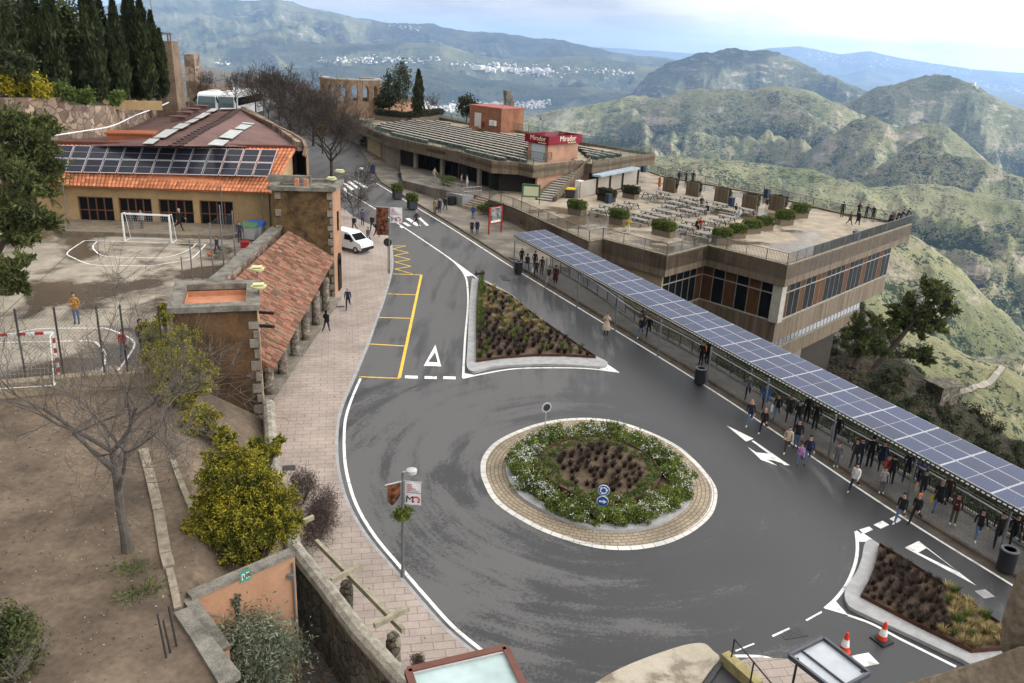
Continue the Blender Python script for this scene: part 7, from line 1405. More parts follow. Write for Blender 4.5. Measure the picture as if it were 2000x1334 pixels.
t, c = on_posts('notice_board', 'red framed notice board on two posts beside the road', p, 1.9, 1.0, 2.75, rzb, M_RED, M_PHOTO); text('MUSEU DE MONTSERRAT', .115, M_WHITE, 'lettering', t.o, t.L, frame_m(c + t.n * .06 + [0, 0, .79], t.d, t.n))
mb = MB(); mb.beam(c - t.d * .75 + t.n * .055 - [0, 0, .62], c + t.d * .75 + t.n * .055 - [0, 0, .62], .03, .22); t.part('caption', mb, M_WHITE)
p = at(1036, 398, ZT); t, c = on_posts('map_board', 'green framed map board at the corner of the terrace', p, 2.0, .75, 2.1, -.1, M_GREENF, M_MAP, .1)
mb = MB(); mb.beam(c - t.d * 1.02 + [0, 0, .75], c + t.d * 1.02 + [0, 0, .75], .25, .06); t.part('hood', mb, M_GREENF)

# lamps with banners
M_BANNER = mat('banner_white', (.66, .65, .64), .7, .06, 2); M_BANPIC = mat('banner_picture', (.20, .075, .032), .6, .6, 3.2, col2=(.025, .014, .010), det=6, lo=.42, hi=.6); M_LGREY = mat('lamp_grey', (.42, .42, .41), .5, .15, 2); M_MRED = mat('museum_red', (.42, .03, .035), .6, .1, 2); M_BLACK = mat('print_black', (.02, .02, .022), .6, .1, 2)
def lamp(label, p, h, near, group):
    t = Thing('street_lamp', label, 'street lamp', p, group); mb = MB(); mb.tube([p, p + [0, 0, .35], p + [0, 0, .36], p + [0, 0, h]], [.085, .085, .06, .05], 10); t.part('pole', mb, M_STEEL)
    d = RT * [1, 1, 0] / np.linalg.norm(RT[:2]); mb = MB(); mb.tube([p + [0, 0, h], p + [0, 0, h + .05] + d * .28], .035); t.part('arm', mb, M_LGREY)
    mb = MB(); mb.lathe([(.12, -.12), (.20, -.08), (.21, .06), (.10, .10)], p + [0, 0, h + .06] + d * .34, 16); t.part('lamp_head', mb, M_LGREY); return t, d
ln_, dn = lamp('near street lamp with two banners and a hanging flower basket', gr(786.5, 1126, SW), 4.75, True, 'street lamps along the pavement')
lm_, dm = lamp('middle street lamp with two banners in front of the road', gr(760.5, 533.7, SW), 4.85, True, 'street lamps along the pavement')
lf_, df = lamp('far street lamp at the zebra crossing without banners', gr(701, 422.5, SW), 5.1, False, 'street lamps along the pavement')
def banner_set(l, d, p, zt_, near):
    p = np.array(p); n = np.array([d[1], -d[0], 0]); w, h = (.62, 1.0) if near else (1.0, 1.3)
    t = Thing('museum_banner', 'white museum banner on the %s lamp pole' % ('near' if near else 'middle'), 'banner', p + [0, 0, zt_ - h], 'banners on the lamp poles'); mb = MB(); N_ = 8; dd = (d + (n * .12 if near else 0))
    vs = []
    for k in range(N_ + 1):
        f = k / N_; q = p + dd * (.09 + w * f) + n * .03 * math.sin(f * 5); vs += [q + [0, 0, zt_ - .0 - .0 * f], q + [0, 0, zt_ - h]]
    mb.add(vs + [np.array(v) - n * .012 for v in vs], [(2 * k, 2 * k + 2, 2 * k + 3, 2 * k + 1) for k in range(N_)] + [(2 * N_ + 2 + 2 * k + 1, 2 * N_ + 2 + 2 * k + 3, 2 * N_ + 2 + 2 * k + 2, 2 * N_ + 2 + 2 * k) for k in range(N_)]); t.part('cloth', mb, M_BANNER)
    mb = MB(); mb.tube([p + [0, 0, zt_], p + dd * (w + .12) + [0, 0, zt_]], .018); mb.tube([p + [0, 0, zt_ - h], p + dd * (w + .1) + [0, 0, zt_ - h]], .014); t.part('bracket', mb, M_LGREY)
    o_ = n * .05; cx_ = p + dd * .17 + o_; s = .105 if near else .15
    for k, (tx, m) in enumerate((('ORA', M_MRED), ('LEGE', M_MRED), ('LABORA', M_MRED), ('REGE TE IPSUM', M_MRED), ('IN COMMUNITATE', M_BLACK))): text(tx, s * (.68 if k > 2 else .9), m, 'lettering', t.o, t.L, frame_m(cx_ + [0, 0, zt_ - .12 * h - k * .085 * h], dd, n), .003, 'LEFT')
    text('M', .42 * h, M_BLACK, 'lettering', t.o, t.L, frame_m(p + dd * (.09 + w * .30) + o_ + [0, 0, zt_ - h * .77], dd, n), .003)
    mb = MB(); cc = p + dd * (.09 + w * .70) + o_ + [0, 0, zt_ - h * .76]; rr_ = .125 * h; up3 = np.array([0, 0, 1.])
    for k in range(16):
        a0, a1 = R(-60 + 300 * k / 16), R(-60 + 300 * (k + 1) / 16); mb.beam(cc + (dd * math.cos(a0) + up3 * math.sin(a0)) * rr_, cc + (dd * math.cos(a1) + up3 * math.sin(a1)) * rr_, .012, .055 * h, n if False else (n[0], n[1], 0) if False else np.cross((dd * -math.sin(a0) + up3 * math.cos(a0)), n))
    for sgn in (-1, 1): mb.beam(cc + dd * sgn * rr_ * .5 - up3 * rr_ * .87, cc + dd * sgn * rr_ * 1.2 - up3 * rr_ * .95, .012, .03 * h)
    t.part('emblem', mb, M_MRED)
    t = Thing('picture_banner', 'dark picture banner on the %s lamp pole' % ('near' if near else 'middle'), 'banner', p + [0, 0, zt_ - h], 'banners on the lamp poles'); mb = MB(); e = -d * (.85 if near else 1) + (n * .5 if near else 0); vs = []
    for k in range(7):
        f = k / 6; q = p + e * (.1 + .55 * f if near else .08 + w * f) + n * .05 * math.sin(f * 4); low = zt_ - h * (.62 + .38 * math.sin(min(1, f * 1.3) * 1.57) - (.45 * max(0, f - .6) * 2.5 * .5)) if near else zt_ - h; vs += [q + [0, 0, zt_ - .05], (q[0], q[1], low)]
    mb.add(vs, [(2 * k, 2 * k + 1, 2 * k + 3, 2 * k + 2) for k in range(6)]); mb.add([np.array(v) + n * -.012 for v in vs], [(2 * k + 2, 2 * k + 3, 2 * k + 1, 2 * k) for k in range(6)]); t.part('cloth', mb, M_BANPIC)
    mb = MB(); mb.tube([p + [0, 0, zt_ - .02], p + e * (.75 if near else w + .1) + [0, 0, zt_ - .02]], .025); t.part('bracket', mb, M_LGREY)
banner_set(ln_, dn, gr(786.5, 1126, SW), ztop(gr(786.5, 1126), 934), True); banner_set(lm_, dm, gr(760.5, 533.7, SW), ztop(gr(760.5, 533.7), 428), False)
p = gr(786.5, 1126, SW); zb = ztop(p, 1003); t = shrub('flower_basket', 'round green flower basket hanging round the near lamp pole', p * [1, 1, 0] + [0, 0, zb], (.46, .46, .24), 1500, .06, L_HEDGE, 260, cat='basket', stem=False); mb = MB(); mb.lathe([(.08, -.3), (.3, -.16), (.33, -.1)], (p[0], p[1], zb), 12); t.part('basket', mb, M_DSTEEL)
# traffic signs
M_BLUE = mat('sign_blue', (.018, .085, .33), .4, .1, 2)
def disc(t, c, n, r, m, name, th_=.03, back=M_STEEL):
    n = np.array(n, float); x = np.array([n[1], -n[0], 0]); up3 = np.array([0, 0, 1.]); mb = MB(); N_ = 22; vs = [c + s * n * th_ / 2 + (x * math.cos(6.2832 * k / N_) + up3 * math.sin(6.2832 * k / N_)) * r for s in (1, -1) for k in range(N_)]
    mb.add(vs, [tuple(range(N_)), tuple(range(N_, 2 * N_))[::-1]] + [(k, N_ + k, N_ + (k + 1) % N_, (k + 1) % N_) for k in range(N_)]); t.part(name, mb, m)
p = gr(1174.5, 1005, .2); zs1, zs2 = ztop(p, 957.5), ztop(p, 979); n = np.array([-p[0], -p[1], 0]); n /= np.linalg.norm(n); x = np.array([-n[1], n[0], 0]); t = Thing('roundabout_sign', 'post with two round blue signs in front of the flower bed', 'traffic sign', p); up3 = np.array([0, 0, 1.])
mb = MB(); mb.tube([p - n * .05, p - n * .05 + [0, 0, zs1 - p[2] + .2]], .035, 8); t.part('post', mb, M_STEEL); rs = (zs1 - zs2) * .47
for zz_, k in ((zs1, 0), (zs2, 1)):
    c = np.array([p[0], p[1], zz_]); disc(t, c, n, rs, M_WHITE, 'sign_rim', .03); disc(t, c + n * .012, n, rs * .92, M_BLUE, 'sign_face', .02); mb = MB(); f = c + n * .03
    if k == 0:
        for j in range(3):
            for i in range(5):
                a0, a1 = R(100 + j * 120 - i * 15), R(100 + j * 120 - (i + 1) * 15); mb.beam(f + (x * math.cos(a0) + up3 * math.sin(a0)) * rs * .55, f + (x * math.cos(a1) + up3 * math.sin(a1)) * rs * .55, .012, .055, np.cross(x * -math.sin(a0) + up3 * math.cos(a0), n))
            a = R(100 + j * 120 - 78); q = f + (x * math.cos(a) + up3 * math.sin(a)) * rs * .55; tdir = x * math.sin(a) - up3 * math.cos(a); rad = x * math.cos(a) + up3 * math.sin(a); mb.poly([q + rad * .07, q + tdir * .10, q - rad * .07] if True else [])
    else:
        mb.beam(f - x * rs * .6, f + x * rs * .3, .012, .085, up3); mb.poly([q_ + n * .01 for q_ in (f + x * rs * .72, f + x * rs * .1 + up3 * rs * .42, f + x * rs * .1 - up3 * rs * .42)][::-1])
    t.part('arrow', mb, M_WHITE)
p = gr(1064.5, 832, .2); t = Thing('roundabout_sign', 'round grey backed sign on a post behind the flower bed', 'traffic sign', p); zs = ztop(p, 795); mb = MB(); mb.tube([p, (p[0], p[1], zs + .2)], .03, 8); t.part('post', mb, M_LGREY); n = np.array([.45, -.9, 0]); disc(t, np.array([p[0], p[1], zs]) + n * .04, n, .30, M_LGREY, 'sign_back'); disc(t, np.array([p[0], p[1], zs]) + n * .06, np.array(n), .21, M_DSTEEL, 'sign_boss')
p = gr(760.5, 531, SW); p = p + [-.15, .2, 0]; t = Thing('no_entry_sign', 'dark backed round sign on a short post at the middle lamp', 'traffic sign', p); zs = ztop(p, 473); mb = MB(); mb.tube([p, (p[0], p[1], zs + .3)], .03, 8); t.part('post', mb, M_STEEL); disc(t, np.array([p[0], p[1], zs]) + [0, -.05, 0], (0, -1, 0), .36, M_DSTEEL, 'sign_back'); disc(t, np.array([p[0], p[1], zs]) + [0, -.03, 0], (0, -1, 0), .38, M_LGREY, 'sign_rim', .02)
p = gr(936, 556, .2); t = Thing('direction_sign', 'small double sided direction sign at the tip of the triangular island', 'traffic sign', p); zs = ztop(p, 536); mb = MB(); mb.tube([p, (p[0], p[1], zs)], .03); t.part('post', mb, M_DSTEEL); mb = MB(); mb.beam((p[0] - .42, p[1], zs), (p[0] + .42, p[1] + .1, zs + .1), .06, .2); t.part('plate', mb, M_DSTEEL); mb = MB(); mb.box((p[0] - .3, p[1], zs + .2), (.1, .1, .2)); mb.box((p[0] + .3, p[1], zs + .25), (.1, .1, .2)); t.part('lamp', mb, M_DSTEEL)
p = at(708, 228, 6.6); t = Thing('antenna_mast', 'thin grey mast in front of the pink pavilion', 'mast', p); mb = MB(); mb.tube([p, (p[0], p[1], ztop(p, 156))], .06); t.part('pole', mb, M_STEEL); mb = MB(); mb.beam((p[0] - .6, p[1], ztop(p, 160)), (p[0] + .6, p[1], ztop(p, 160)), .06, .06); mb.beam((p[0] - .5, p[1], ztop(p, 160)), (p[0] - .5, p[1], ztop(p, 153)), .05, .05); t.part('crossbar', mb, M_STEEL)
# roof hedge planters on the low building
for k, (x0, y0, x1, y1, lab) in enumerate(((733, 233, 790, 240, 'left half of the long roof hedge in timber boxes'), (795, 240, 862, 231, 'right half of the long roof hedge in timber boxes'))):
    a, b = at(x0, y0, 6.6), at(x1, y1, 6.6); m_ = (a + b) / 2; planter(lab, np.array([m_[0], m_[1] + .8, 6.5]), np.linalg.norm(b - a) * .95, 1.2, .8, 1.0, math.atan2(b[1] - a[1], b[0] - a[0]), M_PLBOX, L_SCRUB, 270 + k, 'roof hedge planters')
# cones
M_CONE = mat('cone_orange', (.62, .045, .02), .5, .15, 2)
def cone(label, p, base_r, sc=1.0):
    t = Thing('traffic_cone', label, 'traffic cone', p, 'traffic cones'); mb = MB()
    if base_r: mb.box(p + [0, 0, .03], (.62, .62, .06), .5); mb.lathe([(.26, .06), (.22, .10)], p, 16)
    else: mb.lathe([(.24, 0), (.24, .04), (.19, .08)], p, 16)
    t.part('base', mb, M_BINB if base_r else M_CONE); mb = MB(); mb.lathe([(.19, .06), (.15, .28), (.10, .55), (.045, .84), (.035, .85)], p, 16); t.part('cone', mb, M_CONE); mb = MB(); mb.lathe([(.156, .27), (.103, .56)], p, 16); t.part('white_sleeve', mb, M_WHITE); return t
cone('orange and white traffic cone on a round orange base nearer the shelter roof', gr(1648, 1272), False); cone('orange and white traffic cone on a wide black base by the white edge line', gr(1722, 1251), True)
# lower edge: shelter, glass roof, slab, handrail, balustrade of the viewpoint
sz = 2.55; q = [at(*p_, sz + dz) for p_, dz in (((1541, 1281), 0), ((1608, 1247), 0), ((1698, 1316), 0), ((1632, 1352), 0))]; t = Thing('shelter', 'small bus shelter with flat grey metal roof at the lower edge', 'shelter', gr(1620, 1334)); mb = MB(); mb.hexa([p - [0, 0, .1] for p in q][::1], [p - [0, 0, .04] for p in q]); t.part('roof_sheet', mb, mat('grey_roof_sheet', (.40, .42, .44), .3, .25, 1.2, spec=.5))
mb = MB()
for a, b in zip(q, q[1:] + q[:1]): mb.beam(a, b, .09, .16)
mb.beam(q[0] * .66 + q[1] * .34 + [0, 0, .0], q[3] * .66 + q[2] * .34 + [0, 0, .0], .04, .06); t.part('roof_frame', mb, mat('anthracite', (.085, .09, .10), .4, .15, 2, metal=.3))
for f in ((.1, .12), (.1, .9), (.9, .9)): c = q[0] + (q[1] - q[0]) * f[0] + (q[3] - q[0]) * f[1]; mb = MB(); mb.tube([(c[0], c[1], zg(c[0], c[1])), c], .04); t.part('post', mb, M_DSTEEL)
gq = [at(797, 1312, 3.3), at(987, 1268, 3.3)]; gd = at(1022, 1340, 3.3) - gq[1]; gd /= np.linalg.norm(gd); gq += [gq[1] + gd * 4.5, gq[0] + gd * 4.5]; t = Thing('glass_kiosk', 'kiosk with pale glass roof in a red brown frame at the lower edge', 'kiosk', (gq[0] + gq[2]) / 2 * [1, 1, 0]); mb = MB(); mb.poly([p - [0, 0, .02] for p in gq][::-1]); t.part('glass_roof', mb, mat('milky_glass', (.42, .52, .50), .25, .3, .7, spec=.5, det=3))
mb = MB()
for a, b in zip(gq, gq[1:] + gq[:1]): mb.beam(a, b, .22, .2)
t.part('frame', mb, mat('red_brown_frame', (.145, .062, .045), .6, .2, 2)); mb = MB(); c = np.mean(gq, 0)
for a, b in zip(gq, gq[1:] + gq[:1]): mb.beam(a + (c - a) * .06 + [0, 0, .0], b + (c - b) * .06, .05, .1)
t.part('inner_frame', mb, M_LGREY)
for p in gq: mb = MB(); p = p + (c - p) * .03; mb.tube([(p[0], p[1], 0), p], .06); t.part('post', mb, M_DSTEEL)
mb = MB(); pts = g2([(1150, 1345), (1200, 1315), (1250, 1293), (1300, 1275), (1345, 1262), (1375, 1261), (1392, 1275), (1405, 1290), (1385, 1315), (1362, 1350)]); mb.prism([tuple(p) for p in smooth(pts, 3)] , lambda x, y: zg(x, y) - .1, lambda x, y: zg(x, y) + .1); struct('concrete_apron', mb, concrete('apron_concrete', (.33, .285, .215), (.42, .37, .29), (.17, .135, .09), .5), 'half dry concrete apron at the lower edge of the road')
mb = MB(); pts = g2([(1432, 1296), (1470, 1286), (1560, 1290), (1620, 1320), (1680, 1360), (1480, 1360)]); mb.prism([tuple(p) for p in pts], lambda x, y: zg(x, y) - .1, lambda x, y: zg(x, y) + .06); struct('pavement_corner', mb, M_PAVE, 'pink block pavement by the shelter')
mb = MB(); a, b = gr(1413, 1292), gr(1480, 1352); mb.beam(a + [0, 0, .2], b + [0, 0, .2], .38, .45); tag(mb.build('low_stone_kerb', mat('mossy_stone', (.36, .30, .14), .9, .4, 2, fine=.2)), 'yellowish stone kerb block below the black handrail', 'kerb')
mb = MB(); a, b = gr(1403, 1300), gr(1372, 1345)
for k in range(3): o_ = np.array([.10 * k, .05 * k, 0]); mb.beam(a + o_ + [0, 0, .11], b + o_ + [0, 0, .11], .05, .03)
tag(mb.build('drain_channel', M_IRON), 'dark slotted drain channel across the concrete apron', 'drain')
t = Thing('stair_handrail', 'black stair handrail beside the concrete apron', 'handrail', gr(1428, 1288)); mb = MB(); P_ = [gr(1428, 1288, .3), gr(1465, 1334, .3), gr(1500, 1378, .3)]
for p in P_: mb.tube([p, p + [0, 0, .9]], .03)
mb.tube([P_[0] + [0, 0, .9], P_[2] + [0, 0, .9]], .03); t.part('rail', mb, M_DSTEEL)
def solid_from(pix, d, depth, m, name, label, cat):
    P_ = [far(px, py, d) for px, py in pix]; mv = ray(1985, 1290) * depth; mb = MB(); n = len(P_); mb.add(P_ + [p + mv for p in P_], [tuple(range(n)), tuple(range(n, 2 * n))[::-1]] + [(i, n + i, n + (i + 1) % n, (i + 1) % n) for i in range(n)]); o = mb.build(name, m); bv = o.modifiers.new('bevel', 'BEVEL'); bv.width = .05; bv.segments = 3
    return tag(o, label, cat)
M_BAL = mat('balcony_stone', (.20, .155, .105), .95, .35, 6, fine=.25, bump=.3)
solid_from([(1700, 1380), (1760, 1337), (1850, 1310), (1935, 1284), (1990, 1262), (2090, 1262), (2090, 1400)], 1.25, .5, M_BAL, 'balcony_ledge', 'brown stone balcony ledge in the near corner', 'ledge')
solid_from([(1948, 1290), (1954, 1240), (1957, 1205), (1968, 1165), (1984, 1125), (2003, 1085), (2080, 1040), (2090, 1290)], 1.32, .35, M_BAL, 'balcony_baluster', 'brown stone baluster rising from the near balcony ledge', 'baluster')

# court furniture
M_NET = mat('white_net', (.30, .30, .28), .8, .1, 2)
def goal(label, pl, pr, hh, back, facing):
    t = Thing('goal', label, 'goal', (pl + pr) / 2, 'goals on the court'); d = (pr - pl) / np.linalg.norm(pr - pl); n = np.array([-d[1], d[0], 0]) * facing; up3 = np.array([0, 0, 1.]); L = np.linalg.norm(pr - pl)
    for nm, a, b in (('post', pl, pl + up3 * hh), ('post', pr, pr + up3 * hh), ('crossbar', pl + up3 * hh, pr + up3 * hh)):
        mb = MB(); mb.beam(a, b, .1, .1, n); f = t.part(nm, mb, M_WHITEM)
        for k in range(1, 9, 2):
            if facing < 0: mb = MB(); mb.beam(a + (b - a) * (k / 9), a + (b - a) * ((k + 1) / 9), .106, .106, n); t.part('red_band', mb, M_RED, f)
    mb = MB()
    for p in (pl, pr): mb.tube([p + up3 * hh, p + up3 * hh + n * .5, p + n * back], .025); mb.tube([p, p + n * back], .025)
    mb.tube([pl + n * back, pr + n * back], .02); t.part('back_frame', mb, M_WHITEM); mb = MB(); N_ = int(L / .16)
    for k in range(N_ + 1): p = pl + d * (L * k / N_); mb.tube([p + up3 * hh, p + up3 * hh + n * .5, p + n * back], .007, 3, False)
    for k in range(12): f = k / 11; q = up3 * hh * (1 - f) + n * (.5 + (back - .5) * f); mb.tube([pl + q, pr + q], .007, 3, False)
    for p in (pl, pr):
        for k in range(8): f = k / 8; mb.tube([p + up3 * hh * f, p + up3 * hh * f + n * (back - (back - .5) * f)], .007, 3, False)
    t.part('net', mb, M_NET)
ga, gb = at(244, 471, ZC), at(335, 475, ZC); goal('white goal with net in front of the glass doors', ga, gb, ztop(ga, 417) - ZC, 1.0, 1)
gb2 = at(116, 736, ZC); ga2 = gb2 + np.array([-3.05, -.9, 0]); goal('red banded white goal behind the chain link fence', ga2, gb2, ztop(gb2, 650) - ZC, 1.0, -1)
def chain(label, pts, hs, m):
    t = Thing('chain_link_fence', label, 'fence', pts[0], 'fences of the court'); net = MB()
    for p, h in zip(pts, hs): mb = MB(); mb.tube([p, p + [0, 0, h]], .045, 8); t.part('post', mb, m)
    for (a, ha), (b, hb) in zip(zip(pts[:-1], hs[:-1]), zip(pts[1:], hs[1:])):
        h = min(ha, hb) - .1; L = np.linalg.norm(b - a); d = (b - a) / L; k = -h
        while k < L:
            for sgn in (0, 1):
                s0, s1 = max(k, 0), min(k + h, L)
                if s1 > s0:
                    z0, z1 = (s0 - k, s1 - k) if not sgn else (h - (s0 - k), h - (s1 - k)); net.tube([a + d * s0 + [0, 0, z0 + .05], a + d * s1 + [0, 0, z1 + .05]], .0035, 3, False)
            k += .17
        for zz_ in (.08, h): net.tube([a + [0, 0, zz_], b + [0, 0, zz_]], .006, 3, False)
    t.part('mesh', net, M_DSTEEL)
fpx = [(-60, 750), (50.7, 741), (125, 736), (205, 733), (250, 731), (322, 726)]; P_ = [at(*p, ZC) for p in fpx]; chain('chain link fence on dark posts between the court and the bare garden', P_, [3.25, 3.3, 3.3, 3.35, 3.35, 3.2], M_DSTEEL)
P_ = [at(x / 2.857, y / 2.857 + 440, ZC) for x, y in ((1022, 305), (1075, 303), (1132, 300), (1193, 297), (1250, 235), (1312, 170), (1365, 115))]; chain('taller fence posts on the right side of the court by the parapet', P_, [1.5, 2.6, 3.0, 3.6, 4.2, 3.2, 2.0], M_STEEL)
for k, (px, py, ty) in enumerate(((135, 455, 318), (60, 470, 290), (437, 452, 360), (515, 452, 372))):
    p = at(px, py, ZC); mb = MB(); mb.tube([p, (p[0], p[1], ztop(p, ty))], .04, 7); tag(mb.build('court_post', M_STEEL), ['thin steel post at the left corner of the clubhouse front', 'leaning steel post in front of the left pines', 'steel post in front of the fourth glass door', 'steel post at the right corner of the clubhouse'][k], 'post', 'steel posts in front of the clubhouse')
p = at(409, 500.5, ZC); bm = bmesh.new(); bmesh.ops.create_icosphere(bm, subdivisions=3, radius=.13); me = bpy.data.meshes.new('ball'); bm.to_mesh(me); bm.free(); me.materials.append(mat('ball_orange', (.55, .12, .03), .6, .2, 8)); o = bpy.data.objects.new('ball', me); COL.objects.link(o); o.location = p + [0, 0, .13]; tag(o, 'orange basketball on the wet court', 'ball')
for k, (px, py, m, lab) in enumerate(((500, 464, M_BLUE, 'blue lidded recycling container by the rubble tower'), (487, 468, M_GREENF, 'green lidded recycling container beside the blue one'))):
    p = at(px, py, ZC); t = Thing('recycling_container', lab, 'container', p, 'containers by the court'); mb = MB(); mb.hexa([p + q for q in ([-.5, -.4, .1], [.5, -.4, .1], [.5, .4, .1], [-.5, .4, .1])], [p + q for q in ([-.65, -.55, 1.0], [.65, -.55, 1.0], [.65, .55, 1.0], [-.65, .55, 1.0])]); t.part('body', mb, M_LGREY); mb = MB(); mb.hexa([p + q for q in ([-.7, -.6, 1.0], [.7, -.6, 1.0], [.7, .6, 1.0], [-.7, .6, 1.0])], [p + q for q in ([-.62, -.5, 1.12], [.62, -.5, 1.12], [.62, .55, 1.25], [-.62, .55, 1.25])]); t.part('lid', mb, m)
    for sx in (-.45, .45): mb = MB(); mb.tube([p + [sx - .05, .4, .12], p + [sx + .05, .4, .12]], .12, 10); t.part('wheel', mb, M_BINB)
mb = MB(); a, b = at(470, 482, ZC), at(487, 484, ZC); p = (a + b) / 2; mb.box(p + [0, 0, .2], (.6, .5, .4), .3); mb.box(p + [0, 0, .42], (.66, .56, .06), .3); tag(mb.build('red_crate', M_RED), 'red crate on the court beside the recycling containers', 'crate')

# the white van
def van():
    p = gr(668, 490, SW); rz = math.atan2(*(gr(712, 493, SW) - gr(655, 478, SW))[[1, 0]]); f = np.array([math.cos(rz), math.sin(rz), 0]); l = np.array([-f[1], f[0], 0]); c = gr(694, 496, SW) - f * 1.3 + l * .84; c[2] = zg(c[0], c[1]) + SW; t = Thing('van', 'small white van parked behind the rubble tower on the pavement', 'van', c); M_VAN = mat('van_white', (.74, .74, .73), .3, .05, 1)
    def q(x, y, z): return c + f * x + l * y + np.array([0, 0, z])
    prof = [(-2.0, .35), (-2.02, .9), (-1.95, 1.72), (-1.7, 1.82), (.25, 1.80), (.62, 1.66), (1.28, 1.12), (1.85, .98), (2.0, .80), (2.02, .35)]; n = len(prof); mb = MB(); vs = []
    for s in (-1, 1): vs += [q(x, s * (.82 if z < 1.15 else .82 - (z - 1.15) * .16), z) for x, z in prof]
    mb.add(vs, [tuple(range(n))[::-1], tuple(range(n, 2 * n))] + [(i, (i + 1) % n, n + (i + 1) % n, n + i) for i in range(n)]); b = t.part('body', mb, M_VAN)
    mb = MB(); mb.poly([q(1.25, -.70, 1.17), q(1.25, .70, 1.17), q(.66, .64, 1.65), q(.66, -.64, 1.65)]); mb.v = [tuple(np.array(v) + np.array([0, 0, .015]) + f * .015) for v in mb.v]; t.part('windscreen', mb, M_GLASS)
    for s in (-1, 1):
        mb = MB(); pts = [q(1.1, s * .825, 1.12), q(.58, s * .76, 1.6), q(-.1, s * .75, 1.66), q(-.1, s * .825, 1.12)]; mb.poly([x + l * s * .012 for x in (pts if s < 0 else pts[::-1])][::-1]); t.part('side_window', mb, M_GLASS)
        for x in (-1.25, 1.3):
            mb = MB(); mb.tube([q(x, s * .62, .31), q(x, s * .84, .31)], .31, 18); w = t.part('wheel', mb, M_BINB); mb = MB(); mb.tube([q(x, s * .84, .31), q(x, s * .855, .31)], .17, 14); t.part('rim', mb, M_LGREY, w)
        mb = MB(); mb.beam(q(1.72, s * .62, .80), q(2.0, s * .52, .76), .26, .16); t.part('headlight', mb, mat('headlight_glass', (.5, .5, .5), .15, .1, 2)); mb = MB(); mb.box(q(.9, s * .95, 1.15), (.16, .16, .2), rz); t.part('mirror', mb, M_BINB)
    mb = MB(); mb.beam(q(2.0, -.8, .45), q(2.0, .8, .45), .14, .26); t.part('bumper', mb, M_BINB)
van()
# ---------------------------------------------------------------- people
_cl = {}
def cloth(c, rough=.9):
    if c not in _cl: _cl[c] = mat('cloth_%d' % len(_cl), c, rough, .3, 9.0, fine=.1, spec=.2)
    return _cl[c]
SKIN = mat('skin', (.46, .27, .19), .6, .1, 9); M_FACE = mat('face_detail', (.04, .025, .02), .6)
CO = dict(black=(.017, .017, .018), dark=(.030, .028, .030), navy=(.018, .026, .055), grey=(.11, .11, .115), lgrey=(.30, .30, .31), brown=(.055, .034, .024), tan=(.30, .20, .115), beige=(.50, .40, .30), white=(.66, .65, .62), red=(.42, .03, .025), orange=(.50, .14, .03), mustard=(.45, .22, .03), purple=(.12, .09, .20), lilac=(.40, .20, .42), olive=(.085, .08, .045), blue=(.03, .085, .27), denim=(.085, .14, .24), pink=(.55, .33, .34), khaki=(.22, .18, .12), maroon=(.07, .018, .02), yellow=(.55, .38, .03), blond=(.34, .23, .11), hblack=(.012, .010, .009), hbrown=(.05, .03, .02), hgrey=(.33, .33, .33), skin=None)
